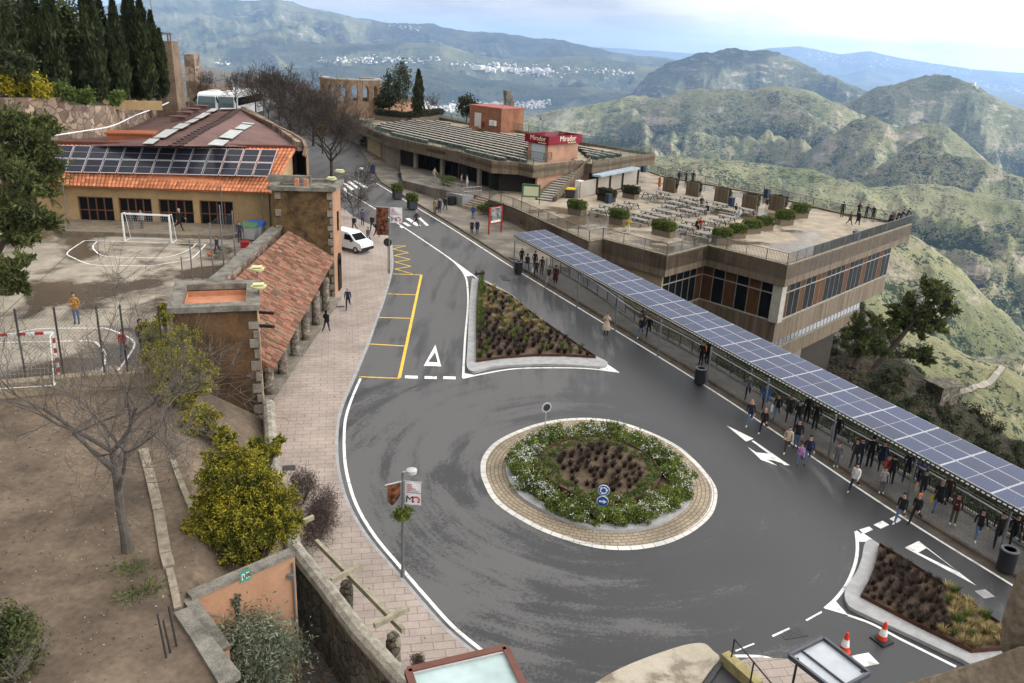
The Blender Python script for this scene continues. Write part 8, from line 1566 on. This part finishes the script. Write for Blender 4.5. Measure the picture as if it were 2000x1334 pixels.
def human(kind):
    """One continuous body grown from a jointed skeleton, facing +Y; face groups: 0 top, 1 legs, 2 shoes, 3 skin."""
    N, Rr, E, T = [], [], [], []
    def node(p, r, par=None, tag_=0):
        N.append(p); Rr.append(r if isinstance(r, tuple) else (r, r))
        if par is not None: E.append((par, len(N) - 1)); T.append(tag_)
        return len(N) - 1
    sit = kind.startswith('sit'); dz = -.42 if sit else 0.0
    lean = {'lean': .35, 'sitlean': .35, 'sit': .08}.get(kind, .03)
    V3 = lambda x, y, z: (x, y, z + dz)
    def up(x, y, z):                                                     # torso bends at the pelvis
        h = z - .95; return V3(x, y + h * math.sin(lean), .95 + h * math.cos(lean))
    pel = node(V3(0, 0, .95), (.15, .115)); wai = node(up(0, 0, 1.10), (.135, .10), pel); che = node(up(0, 0, 1.30), (.165, .115), wai); nb = node(up(0, -.005, 1.43), (.09, .075), che)
    nk = node(up(0, .01, 1.49), .052, nb, 3); jw = node(up(0, .035, 1.55), (.062, .07), nk, 3); sk = node(up(0, .015, 1.635), (.078, .095), jw, 3); node(up(0, 0, 1.705), (.05, .06), sk, 3); node(up(0, .115, 1.60), .014, sk, 3)
    for s in (-1, 1): node(up(s * .088, .0, 1.615), .02, sk, 3)
    wk = kind in ('walk', 'walkbag', 'coat')
    for s in (-1, 1):
        hp = node(V3(s * .09, 0, .90), .092, pel, 1)
        if sit: kn, an = (s * .12, .42, .93 + dz), (s * .13, .44, .10)
        else:
            a = R(26) * s if wk else R(2); b = (R(8) if s > 0 else R(38)) if wk else R(3)
            kn = (s * .095, .42 * math.sin(a), .90 - .42 * math.cos(a)); an = (s * .10, kn[1] + .40 * math.sin(a - b), kn[2] - .40 * math.cos(a - b))
        k_ = node(kn, .068, hp, 1); m_ = node(((kn[0] + an[0]) / 2, (kn[1] + an[1]) / 2 - .015, (kn[2] + an[2]) / 2), .058, k_, 1); an_ = node(an, .042, m_, 1); hl = node((an[0], an[1] - .03, max(.035, an[2] - .055)), .042, an_, 2); node((an[0] + s * .02, an[1] + .15, max(.03, an[2] - .065)), (.042, .032), an_, 2)
        sh_ = node(up(s * .18, 0, 1.395), .062, che if False else nb, 0)
        S0 = up(s * .18, 0, 1.395)
        if kind == 'photo': el, wr = (s * .27, .20, 1.22), (s * .09, .34, 1.50)
        elif kind == 'crossed': el, wr = (s * .25, .05, 1.13), (-s * .07, .22, 1.20 + .03 * s)
        elif kind == 'lean': el, wr = (s * .24, .42, 1.10), (s * .12, .55, 1.00)
        elif sit: el, wr = (s * .25, .14 + lean * .5, 1.13 + dz), (s * .10, .36 + lean * .3, 1.10 + dz)
        elif wk: a = -R(24) * s; el = (s * .235, .27 * math.sin(a), 1.395 - .27 * math.cos(a)); wr = (s * .25, el[1] + .25 * math.sin(a + .5), el[2] - .25 * math.cos(a + .5))
        elif kind == 'phone': el, wr = (s * .24, .03, 1.13), ((.08, .27, 1.26) if s > 0 else (s * .25, .06, .90))
        else: el, wr = (s * .245, -.02, 1.12), (s * .25, .05, .88)
        e_ = node(el, .048, sh_, 0); w_ = node(wr, .035, e_, 0); d = np.array(wr) - np.array(el); d /= np.linalg.norm(d); side = np.cross(d, [0, 1, .2]); side /= np.linalg.norm(side) + 1e-9; pal = np.array(wr) + d * .07; pa = node(tuple(pal), (.036, .022), w_, 3); crl = np.cross(side, d)
        for j, ln in enumerate((.062, .072, .068, .05)): b0 = pal + side * (-.024 + .016 * j) + d * .02; f1 = node(tuple(b0 + d * ln * .6), .010, pa, 3); node(tuple(b0 + d * ln + crl * .02), .009, f1, 3)
        node(tuple(pal - side * .045 + d * .02 + crl * .01), .011, pa, 3)
    me = bpy.data.meshes.new('sk'); me.from_pydata(N, E, []); o = bpy.data.objects.new('sk', me); COL.objects.link(o); o.modifiers.new('s', 'SKIN'); ss = o.modifiers.new('u', 'SUBSURF'); ss.levels = 1; ss.render_levels = 1
    for i, r in enumerate(Rr): me.skin_vertices[0].data[i].radius = r; me.skin_vertices[0].data[i].use_root = (i == 0)
    dg = bpy.context.evaluated_depsgraph_get(); b = bpy.data.meshes.new_from_object(o.evaluated_get(dg)); bpy.data.objects.remove(o); b.name = 'person'
    A = np.array([N[e[0]] for e in E]); B = np.array([N[e[1]] for e in E]); D = B - A; L2 = (D * D).sum(1); tg = np.array(T); RR = np.array([max(Rr[e[1]]) for e in E])
    b.materials.clear()
    for k in range(4): b.materials.append(SKIN)
    for p in b.polygons:
        c = np.array(p.center); t = np.clip(((c - A) * D).sum(1) / L2, 0, 1); d = np.linalg.norm(c - A - D * t[:, None], axis=1) / (RR + .03); k = tg[d.argmin()]
        p.material_index = int(k); p.use_smooth = True
        if not sit and k == 1 and c[2] > .84: p.material_index = 0
        if sit and k == 1 and c[2] > .50 and c[1] < .06: p.material_index = 0
    hc = np.array(up(0, .005, 1.645)); return b, hc, lean, dz
BODY = {k: human(k) for k in ('stand', 'walk', 'photo', 'crossed', 'sit', 'sitlean', 'lean', 'phone')}
def hairmesh(kind):
    bm = bmesh.new(); bmesh.ops.create_icosphere(bm, subdivisions=3, radius=1)
    for v in bm.verts:
        x, y, z = v.co
        if kind == 'hood': v.co = (x * .118, y * .128 - .02, z * .135 - .01)
        else: v.co = (x * .094, y * .112 - .006, z * .108 + .012)
        if kind == 'long' and z < .1 and y < .35: v.co = (x * .10, min(v.co.y, -.01) - .03, .02 + z * .26 * (1 if y < .2 else .3))
    kill = [v for v in bm.verts if (v.co.y > .045 and v.co.z < .06) or (kind == 'short' and v.co.z < -.045) or (kind == 'bald' and v.co.z < .085)]
    bmesh.ops.delete(bm, geom=kill, context='VERTS'); me = bpy.data.meshes.new('hair'); bm.to_mesh(me); bm.free(); me.materials.append(SKIN)
    for p in me.polygons: p.use_smooth = True
    return me
HAIR = {k: hairmesh(k) for k in ('short', 'long', 'hood', 'hat')}
fm = MB()
for s in (-1, 1): fm.box((s * .034, .103, .0), (.02, .012, .010))
fm.box((0, .098, -.085), (.045, .012, .010)); FACE = fm.build('face', M_FACE); FACEM = FACE.data; bpy.data.objects.remove(FACE)
sk_ = {}
for nm, zb, rb in (('long', .42, .25), ('mid', .62, .23), ('wide', .40, .32)):
    mb = MB(); mb.lathe([(.17, 1.08), (.20, .95), (rb * .95, (zb + .9) / 2), (rb, zb), (rb * .9, zb)], (0, 0, 0), 16); o = mb.build('coat', SKIN); me = o.data; me.transform(Matrix.Diagonal((1, .78, 1, 1))); sk_[nm] = me; bpy.data.objects.remove(o)
def setm(o, ms):
    for i, m in enumerate(ms): o.material_slots[i].link = 'OBJECT'; o.material_slots[i].material = m
def pack(label, p, d, m, kind='backpack', h=1.2):
    mb = MB(); c = np.array(p)
    if kind == 'backpack': q = c - d * .19 + [0, 0, h]; mb.box(q, (.30, .16, .42), math.atan2(d[1], d[0]) - math.pi / 2); mb.box(q - d * .09 - [0, 0, .08], (.22, .06, .2), math.atan2(d[1], d[0]) - math.pi / 2)
    else: s = np.array([d[1], -d[0], 0]); q = c + s * .30 + [0, 0, .62]; mb.box(q, (.34, .12, .32), math.atan2(d[1], d[0])); mb.tube([q + d * .1 + [0, 0, .16], q + [0, 0, .3], q - d * .1 + [0, 0, .16]], .012)
    tag(mb.build(kind, m), label, kind)
def person(px, py, z, face, pose, top, legs, hair, label, h=1.0, coat=None, hk='short', shoes='dark', group=None, bp=None, bag=None, seat=0):
    p = gr(px, py, z) if z in (0, SW) else at(px, py, z); me, hc, lean, dz = BODY[pose]
    o = bpy.data.objects.new('person', me); COL.objects.link(o); tag(o, label, 'person', group); c = lambda n: SKIN if n == 'skin' else cloth(CO[n])
    setm(o, [c(top), c(legs), c(shoes), SKIN]); put(o, p, -R(face), h * .985)
    ho = bpy.data.objects.new('hair', HAIR['hood' if hk == 'hood' else hk]); COL.objects.link(ho); ho.parent = o; ho.location = hc; ho.rotation_euler = (-lean, 0, 0); setm(ho, [c(hair)])
    fo = bpy.data.objects.new('face', FACEM); COL.objects.link(fo); fo.parent = o; fo.location = hc; fo.rotation_euler = (-lean, 0, 0)
    if coat: k = bpy.data.objects.new('coat', sk_[coat]); COL.objects.link(k); k.parent = o; setm(k, [c(top)])
    d = np.array([math.sin(R(face)), math.cos(R(face)), 0])
    if bp: pack(bp[1], p, d, cloth(CO[bp[0]]), 'backpack', 1.2 * h)
    if bag: pack(bag[1], p, d, cloth(CO[bag[0]]), 'bag')
    return o
P_ = person; W3 = lambda x, y: (1350 + x / 3.077, 650 + y / 3.077); C7 = lambda x, y: (950 + x / 3.636, 430 + y / 3.636); K6 = lambda x, y: (640 + x / 6.667, 280 + y / 6.667); E5 = lambda x, y: (1300 + x / 3.333, 300 + y / 3.333)
# street on the left
P_(680, 605, SW, 175, 'walk', 'navy', 'navy', 'hgrey', 'balding man in dark sweater and jeans walking on the pink pavement'); P_(638, 650, SW, 10, 'walk', 'black', 'dark', 'hblack', 'woman with long dark hair in black walking beside the arcade pillars', .95, hk='long')
P_(*K6(345, 1158), SW, 200, 'walk', 'dark', 'brown', 'hbrown', 'man with a blue backpack standing among the bare branches by the van', bp=('blue', 'blue backpack of the man by the bare branches')); P_(*K6(455, 1070), SW, 10, 'stand', 'purple', 'navy', 'hblack', 'person in a purple jacket at the far lamp')
P_(*K6(582, 1150), SW, 190, 'walk', 'dark', 'navy', 'red', 'man in dark jacket with a red cap near the picture banner', 1.03); P_(*K6(640, 1238), SW, 20, 'walk', 'navy', 'black', 'hblack', 'person in navy with bright yellow shoes behind the middle lamp', shoes='yellow'); P_(*K6(530, 1300), SW, 190, 'walk', 'grey', 'denim', 'hbrown', 'girl in grey hooded top and jeans in front of the van', .92, hk='long')
P_(*K6(1155, 1080), 0, 100, 'walk', 'dark', 'black', 'hgrey', 'man in dark clothes walking over the zebra crossing', 1.0); P_(*K6(935, 525), SW, 330, 'stand', 'navy', 'denim', 'hblack', 'man in navy top walking a dark dog by the ramp', shoes='white')
P_(*K6(1395, 910), SW, 30, 'stand', 'tan', 'brown', 'hbrown', 'person in a long tan coat with a handbag, left of the strolling three', .97, 'long', bag=('brown', 'dark handbag of the person in the tan coat')); P_(*K6(1455, 910), SW, 20, 'stand', 'navy', 'navy', 'hgrey', 'person in a navy coat, middle of the strolling three', .97, 'mid'); P_(*K6(1530, 885), SW, 15, 'walk', 'black', 'black', 'hblack', 'person in black with a backpack, right of the strolling three', .98, bp=('black', 'black backpack of the right stroller'))
P_(*K6(1892, 985), SW, 20, 'stand', 'blue', 'denim', 'navy', 'person in blue jacket and pale jeans at the entrance steps', .93); P_(*K6(1877, 1180), SW, 185, 'stand', 'black', 'black', 'hgrey', 'white haired woman in black coat with a stick by the notice board', .86, 'mid'); P_(*K6(1945, 1180), SW, 180, 'stand', 'navy', 'black', 'hgrey', 'white haired person in dark coat with blue scarf bag by the notice board', .88, 'mid', bp=('blue', 'blue bag on the back of the white haired person'))
P_(848.5, 352, ZF, 120, 'walk', 'beige', 'beige', 'hbrown', 'visitor in pale clothes striding on the entrance platform', .95); P_(901, 364, ZF, 100, 'stand', 'pink', 'khaki', 'hbrown', 'visitor in pale pink at the cafe glazing', .9); P_(912, 367, ZF, 260, 'stand', 'white', 'white', 'hblack', 'visitor in a white dress at the cafe glazing', .95, 'mid')
# under the canopy, far half
P_(*C7(248, 318), SW, 150, 'stand', 'black', 'black', 'white', 'person in black with a white hat behind the far litter bin', .95, hk='hood'); P_(*C7(287, 368), SW, 20, 'walk', 'dark', 'denim', 'hblack', 'person in dark padded jacket and pale jeans near the far bin', .97); P_(*C7(350, 405), SW, 190, 'walk', 'black', 'black', 'hblack', 'woman in black with a pale skirt second from the far post', .93, bag=('white', 'white bag held low under the far canopy end')); P_(*C7(342, 345), SW, 30, 'stand', 'dark', 'dark', 'hbrown', 'dark figure half hidden behind the woman with the pale skirt', .97)
P_(*C7(392, 388), SW, 20, 'stand', 'brown', 'dark', 'hbrown', 'person in brown beside the second canopy post', .97); P_(*C7(440, 455), SW, 200, 'walk', 'brown', 'lgrey', 'hblack', 'person in brown jacket and pale trousers before the fence start', .92); P_(*C7(488, 458), SW, 10, 'stand', 'maroon', 'black', 'hblack', 'tall person in a long dark red coat at the fence start', 1.0, 'long', shoes='white')
P_(*C7(848, 812), 0, 190, 'photo', 'beige', 'dark', 'hbrown', 'woman in a long beige coat photographing from the kerb', .98, 'wide'); P_(*C7(1093, 838), SW, 205, 'walk', 'black', 'denim', 'hblack', 'person in black jacket and blue jeans walking under the canopy middle', .97, shoes='white'); P_(*C7(1148, 830), SW, 195, 'walk', 'black', 'black', 'hblack', 'person all in black beside the one in blue jeans', .97, hk='long'); P_(*C7(1108, 765), SW, 200, 'stand', 'grey', 'dark', 'hgrey', 'grey haired person half hidden behind the pair at the fence', .97)
P_(*C7(1520, 1030), SW, 230, 'stand', 'black', 'black', 'hblack', 'person in black with an orange bag behind the middle litter bin', 1.0, bp=('orange', 'orange bag of the person behind the middle bin')); P_(*C7(1562, 1022), SW, 60, 'stand', 'navy', 'black', 'hblack', 'person in navy standing at the post by the middle litter bin', 1.05)
# under the canopy, near half
P_(*W3(335, 398), SW, 200, 'walk', 'grey', 'black', 'hblack', 'person in grey jacket walking left of the blue coat', .93); P_(*W3(437, 455), SW, 200, 'walk', 'blue', 'dark', 'hblack', 'person in a bright blue coat at the post', .95, 'mid'); P_(*W3(345, 560), 0, 200, 'walk', 'navy', 'denim', 'blond', 'man in shorts with a yellow backpack on the edge line', .97, shoes='white', bp=('mustard', 'yellow backpack of the man on the edge line')); P_(*W3(427, 605), 0, 215, 'walk', 'black', 'black', 'blond', 'fair haired woman in black on the edge line', .92, shoes='white', hk='long')
P_(*W3(508, 518), SW, 205, 'walk', 'black', 'denim', 'hblack', 'person in black carrying a white bag right of the blue coat', .92, bag=('white', 'white bag carried right of the blue coat')); P_(*W3(580, 530), SW, 200, 'walk', 'dark', 'dark', 'hblack', 'dark walker in a short coat left of the fence pair', .97, 'mid'); P_(*W3(632, 565), SW, 205, 'walk', 'black', 'navy', 'hblack', 'dark walker in navy trousers in the middle of the group', .95); P_(*W3(688, 540), SW, 20, 'stand', 'black', 'black', 'hblack', 'black figure standing against the bright fence rail', 1.02); P_(*W3(738, 580), SW, 15, 'stand', 'black', 'black', 'hbrown', 'broad person in black trousers at the fence rail', 1.0)
P_(*W3(570, 722), 0, 200, 'walk', 'beige', 'brown', 'hbrown', 'woman in a pale peach jacket walking on the edge line', .93, hk='long', shoes='white'); P_(*W3(627, 690), 0, 200, 'stand', 'black', 'denim', 'hblack', 'man with a black backpack and jeans behind the girl in lilac', 1.0, bp=('black', 'black backpack of the man behind the girl in lilac')); P_(*W3(648, 795), 0, 205, 'walk', 'lilac', 'denim', 'hbrown', 'girl in a lilac jacket walking on the road edge', .74, hk='long'); P_(*W3(692, 790), 0, 200, 'walk', 'navy', 'denim', 'hblack', 'man in a navy padded jacket right of the girl in lilac', 1.0)
P_(*W3(868, 652), SW, 200, 'walk', 'black', 'navy', 'hblack', 'person in black behind the near canopy post', .97, bag=('lgrey', 'grey bag behind the near canopy post')); P_(*W3(866, 803), SW, 190, 'stand', 'grey', 'grey', 'hblack', 'child in grey patterned clothes standing under the canopy edge', .82, shoes='white'); P_(*W3(972, 805), SW, 215, 'walk', 'dark', 'dark', 'hblack', 'dark walker bending forward behind the white jacket', .95); P_(*W3(1003, 800), SW, 210, 'stand', 'navy', 'navy', 'hblack', 'person in navy directly above the white jacket', .95)
P_(*W3(970, 958), 0, 225, 'walk', 'white', 'navy', 'hblack', 'woman in a white jacket stepping onto the road', .95, hk='long', shoes='beige'); P_(*W3(1064, 810), SW, 15, 'stand', 'black', 'black', 'hblack', 'tall man in black with his back to the road', 1.08); P_(*W3(1132, 822), SW, 200, 'walk', 'navy', 'black', 'hblack', 'person in dark navy coat beside the tall man', .97, 'mid'); P_(*W3(1140, 962), SW, 195, 'phone', 'lgrey', 'grey', 'hblack', 'young person in pale grey holding a phone', .84, shoes='white'); P_(*W3(1165, 900), SW, 200, 'stand', 'red', 'grey', 'hbrown', 'person in red and white behind the young person in grey', .92)
P_(*W3(1192, 910), SW, 20, 'stand', 'black', 'black', 'hblack', 'slim person in black right of the young person in grey', .97); P_(*W3(1285, 888), SW, 210, 'walk', 'navy', 'dark', 'hblack', 'person in a navy jacket by the near post and fence', 1.0); P_(*W3(1368, 905), SW, 190, 'stand', 'purple', 'navy', 'hblack', 'person in dull purple leaning by the fence rail', .97)
P_(*W3(1245, 1148), 0, 225, 'walk', 'black', 'denim', 'hblack', 'person in black jacket and blue jeans striding over the square markings', .98, shoes='white'); P_(*W3(1335, 1150), 0, 230, 'walk', 'black', 'black', 'orange', 'person in black with an orange hood stepping off the kerb', .97, hk='hood'); P_(*W3(1378, 1000), SW, 205, 'walk', 'dark', 'dark', 'hblack', 'person in dark clothes with a cream shoulder bag at the near post', .95, bag=('beige', 'cream shoulder bag at the near post')); P_(*W3(1472, 1075), SW, 215, 'walk', 'black', 'denim', 'hgrey', 'grey haired person in a black coat carrying a yellow bag', 1.0, 'mid', bag=('yellow', 'yellow paper bag swinging under the canopy')); P_(*W3(1525, 1038), SW, 20, 'walk', 'brown', 'dark', 'hbrown', 'person in dark brown behind the yellow bag', .97)
P_(*W3(1568, 1152), SW, 205, 'phone', 'maroon', 'olive', 'hblack', 'person in maroon top and olive trousers with white shoes', .97, shoes='white'); P_(*W3(1712, 1248), SW, 200, 'walk', 'black', 'denim', 'hblack', 'woman in black with a shoulder strap and pale jeans', .95, shoes='white', hk='long'); P_(*W3(1828, 1280), SW, 205, 'walk', 'dark', 'black', 'hblack', 'person in dark jacket walking beside the nearest post', 1.02); P_(*W3(1918, 1282), SW, 205, 'walk', 'black', 'black', 'hblack', 'person in black between the nearest post and the large bin', .97)
# terrace
P_(1226, 457, ZT, 190, 'photo', 'yellow', 'white', 'hbrown', 'visitor in yellow top and white trousers by the front railing', .95); P_(1339, 358.7, ZT, 330, 'photo', 'dark', 'black', 'hblack', 'left of two dark visitors at the far railing', 1.0); P_(1352.5, 358.7, ZT, 20, 'stand', 'navy', 'black', 'hblack', 'right of two dark visitors at the far railing', 1.02); P_(1287, 367, ZT, 60, 'stand', 'orange', 'brown', 'hgrey', 'person in a long orange coat at the first screen planter', .95, 'long'); P_(1325, 356, ZT, 20, 'stand', 'navy', 'navy', 'hblack', 'dark figure behind the first screen planter', .9)
P_(1284, 380, ZT, 100, 'sitlean', 'pink', 'dark', 'hblack', 'person in pink bent over a picnic table', .95); P_(1369, 404, ZT, 180, 'sit', 'dark', 'black', 'hblack', 'person in black sitting at the end of the back row'); P_(1382, 419, ZT, 225, 'sitlean', 'navy', 'dark', 'hgrey', 'man in navy with white cap sitting bent forward'); P_(1436, 420, ZT, 230, 'sit', 'dark', 'khaki', 'hbrown', 'man in dark jacket sitting left of the fourth screen'); P_(1443, 427, ZT, 210, 'sitlean', 'white', 'lgrey', 'hbrown', 'person in a white jacket sitting before the fourth screen')
P_(1367, 448, ZT, 200, 'sitlean', 'red', 'black', 'hblack', 'person in a red jacket sitting at a picnic table'); P_(1358.5, 450, ZT, 160, 'sitlean', 'black', 'black', 'hblack', 'person in black sitting left of the red jacket'); P_(1496.5, 412.5, ZT, 200, 'stand', 'dark', 'white', 'hblack', 'visitor in dark top at the concrete screen by the double hedge', .95)
P_(1643.5, 424.5, ZT, 30, 'stand', 'navy', 'black', 'hblack', 'tall dark man standing apart on the terrace', 1.06); P_(1675, 424, ZT, 30, 'lean', 'black', 'black', 'red', 'visitor with a red hood at the far terrace railing', 1.0, hk='hood'); P_(1658.5, 441, ZT, 60, 'walk', 'olive', 'brown', 'hbrown', 'person in an olive coat walking in front of the railing group', .92, 'mid'); P_(1674, 441.5, ZT, 40, 'walk', 'black', 'black', 'hblack', 'person in a long black coat beside the olive coat', .98, 'mid'); P_(1690, 427, ZT, 50, 'lean', 'dark', 'black', 'hblack', 'dark visitor leaning on the far railing next to the red hood', .98); P_(1703.5, 429.5, ZT, 30, 'stand', 'black', 'black', 'pink', 'visitor in black with a pink hood at the railing', .95, hk='hood', shoes='white')
for k, (x, y, c, hr, lab) in enumerate(((1735, 444, 'black', 'hblack', 'first dark visitor of the group at the terrace corner'), (1741, 441, 'grey', 'red', 'visitor with reddish hair in the corner group'), (1749, 440, 'black', 'blond', 'fair haired visitor in the corner group'), (1757, 437, 'dark', 'hbrown', 'visitor in dark brown in the corner group'), (1768, 434, 'black', 'hblack', 'last visitor right at the terrace corner'))): P_(x, y, ZT, 60 + 12 * k, 'lean', c, 'black', hr, lab, .98)
# court
P_(151, 632, ZC, 165, 'crossed', 'mustard', 'denim', 'hbrown', 'woman in a mustard sweater and jeans with folded arms on the court', 1.0, hk='long'); P_(425, 499, ZC, 200, 'walk', 'navy', 'black', 'hblack', 'child in navy beside the orange ball', .8, shoes='white'); P_(469, 474, ZC, 180, 'stand', 'navy', 'dark', 'hbrown', 'person in navy by the recycling containers', .95); P_(352, 451, ZC + .28, 100, 'walk', 'black', 'black', 'hgrey', 'man in black walking past the glass doors', 1.0); P_(278, 446, ZC + .28, 190, 'stand', 'lgrey', 'grey', 'hblack', 'boy in pale grey behind the far goal net', .85); P_(257, 446, ZC + .28, 160, 'stand', 'grey', 'grey', 'hbrown', 'child in grey standing at the left post of the far goal', .75)
P_(279, 688, ZC, 120, 'stand', 'navy', 'navy', 'navy', 'hooded person in navy behind the mimosa at the fence', 1.0, hk='hood'); P_(300, 704, ZC, 150, 'sit', 'black', 'black', 'hblack', 'person in black crouching behind the mimosa at the fence', 1.0, hk='hood'); P_(243, 695, ZC, 170, 'walk', 'red', 'denim', 'hbrown', 'boy in a red and dark top behind the court fence', .78)
P_(797, 237, 6.6, 60, 'stand', 'denim', 'navy', 'hblack', 'visitor in blue far away on the roof terrace', .95) if False else None
# the dog by the ramp
def dog():
    p = gr(790, 360, SW); N = [((0, -.25, .42), .10), ((0, 0, .43), .105), ((0, .22, .45), .12), ((0, .33, .55), .075), ((0, .42, .64), .075), ((0, .53, .62), .045), ((0, -.42, .50), .025), ((0, -.52, .60), .015)]; E = [(0, 1), (1, 2), (2, 3), (3, 4), (4, 5), (0, 6), (6, 7)]
    for s in (-1, 1):
        i = len(N); N += [((s * .07, .22, .30), .05), ((s * .075, .20, .16), .03), ((s * .075, .21, .03), .03), ((s * .075, .26, .02), .025)]; E += [(2, i), (i, i + 1), (i + 1, i + 2), (i + 2, i + 3)]
        i = len(N); N += [((s * .075, -.22, .30), .065), ((s * .08, -.34, .18), .035), ((s * .08, -.30, .03), .03), ((s * .08, -.24, .02), .025)]; E += [(0, i), (i, i + 1), (i + 1, i + 2), (i + 2, i + 3)]
        N += [((s * .05, .40, .75), .02)]; E += [(4, len(N) - 1)]
    me = bpy.data.meshes.new('s'); me.from_pydata([n[0] for n in N], E, []); o = bpy.data.objects.new('s', me); COL.objects.link(o); o.modifiers.new('s', 'SKIN'); u = o.modifiers.new('u', 'SUBSURF'); u.levels = u.render_levels = 1
    for i, n in enumerate(N): me.skin_vertices[0].data[i].radius = (n[1], n[1]); me.skin_vertices[0].data[i].use_root = i == 1
    b = bpy.data.meshes.new_from_object(o.evaluated_get(bpy.context.evaluated_depsgraph_get())); bpy.data.objects.remove(o); b.materials.clear(); b.materials.append(cloth(CO['black'])); d = bpy.data.objects.new('dog', b); COL.objects.link(d); put(d, p, R(200)); tag(d, 'black dog on a lead beside the man in navy at the ramp', 'dog')
dog()
# ---------------------------------------------------------------- the air
def haze():
    m = bpy.data.materials.new('haze'); m.use_nodes = True; t = m.node_tree; t.nodes.clear()
    v = nd(t, 'ShaderNodeVolumePrincipled', {'Color': (.36, .58, 1.0, 1), 'Density': 4.2e-5, 'Anisotropy': 0.2})
    nd(t, 'ShaderNodeOutputMaterial', {'Volume': v.outputs[0]})
    mb = MB(); mb.box((0, 16000, -250), (64000, 36000, 1560)); o = mb.build('haze', m); tag(o, 'blue haze filling the air between the ledge and the far hills', 'haze', kind='stuff')
haze()

def steam():
    m = bpy.data.materials.new('steam'); m.use_nodes = True; t = m.node_tree; t.nodes.clear(); P = nd(t, 'ShaderNodeTexCoord').outputs['Object']
    ln = nd(t, 'ShaderNodeVectorMath', {0: P}, operation='LENGTH').outputs['Value']; n = nd(t, 'ShaderNodeTexNoise', {'Vector': P, 'Scale': 2.2, 'Detail': 4.0}).outputs['Fac']
    f = nd(t, 'ShaderNodeMapRange', {'Value': ln, 'From Min': 1.0, 'From Max': .2, 'To Max': 1.0}).outputs[0]; g = nd(t, 'ShaderNodeMapRange', {'Value': n, 'From Min': .42, 'From Max': .7, 'To Max': .55}).outputs[0]
    v = nd(t, 'ShaderNodeVolumePrincipled', {'Color': (.95, .95, .95, 1), 'Density': nd(t, 'ShaderNodeMath', {0: f, 1: g}, operation='MULTIPLY').outputs[0]}); nd(t, 'ShaderNodeOutputMaterial', {'Volume': v.outputs[0]})
    bm = bmesh.new(); bmesh.ops.create_icosphere(bm, subdivisions=3, radius=1.0); me = bpy.data.meshes.new('steam'); bm.to_mesh(me); bm.free(); me.materials.append(m); o = bpy.data.objects.new('steam', me); COL.objects.link(o)
    o.location = (kC[0] + 1.6, kC[1] + 2.6, 11.2); o.rotation_euler = (0, R(38), 0); o.scale = (1.5, 1.4, 3.6); tag(o, 'thin white steam drifting from the rooftop kiosk', 'steam', kind='stuff')
steam()
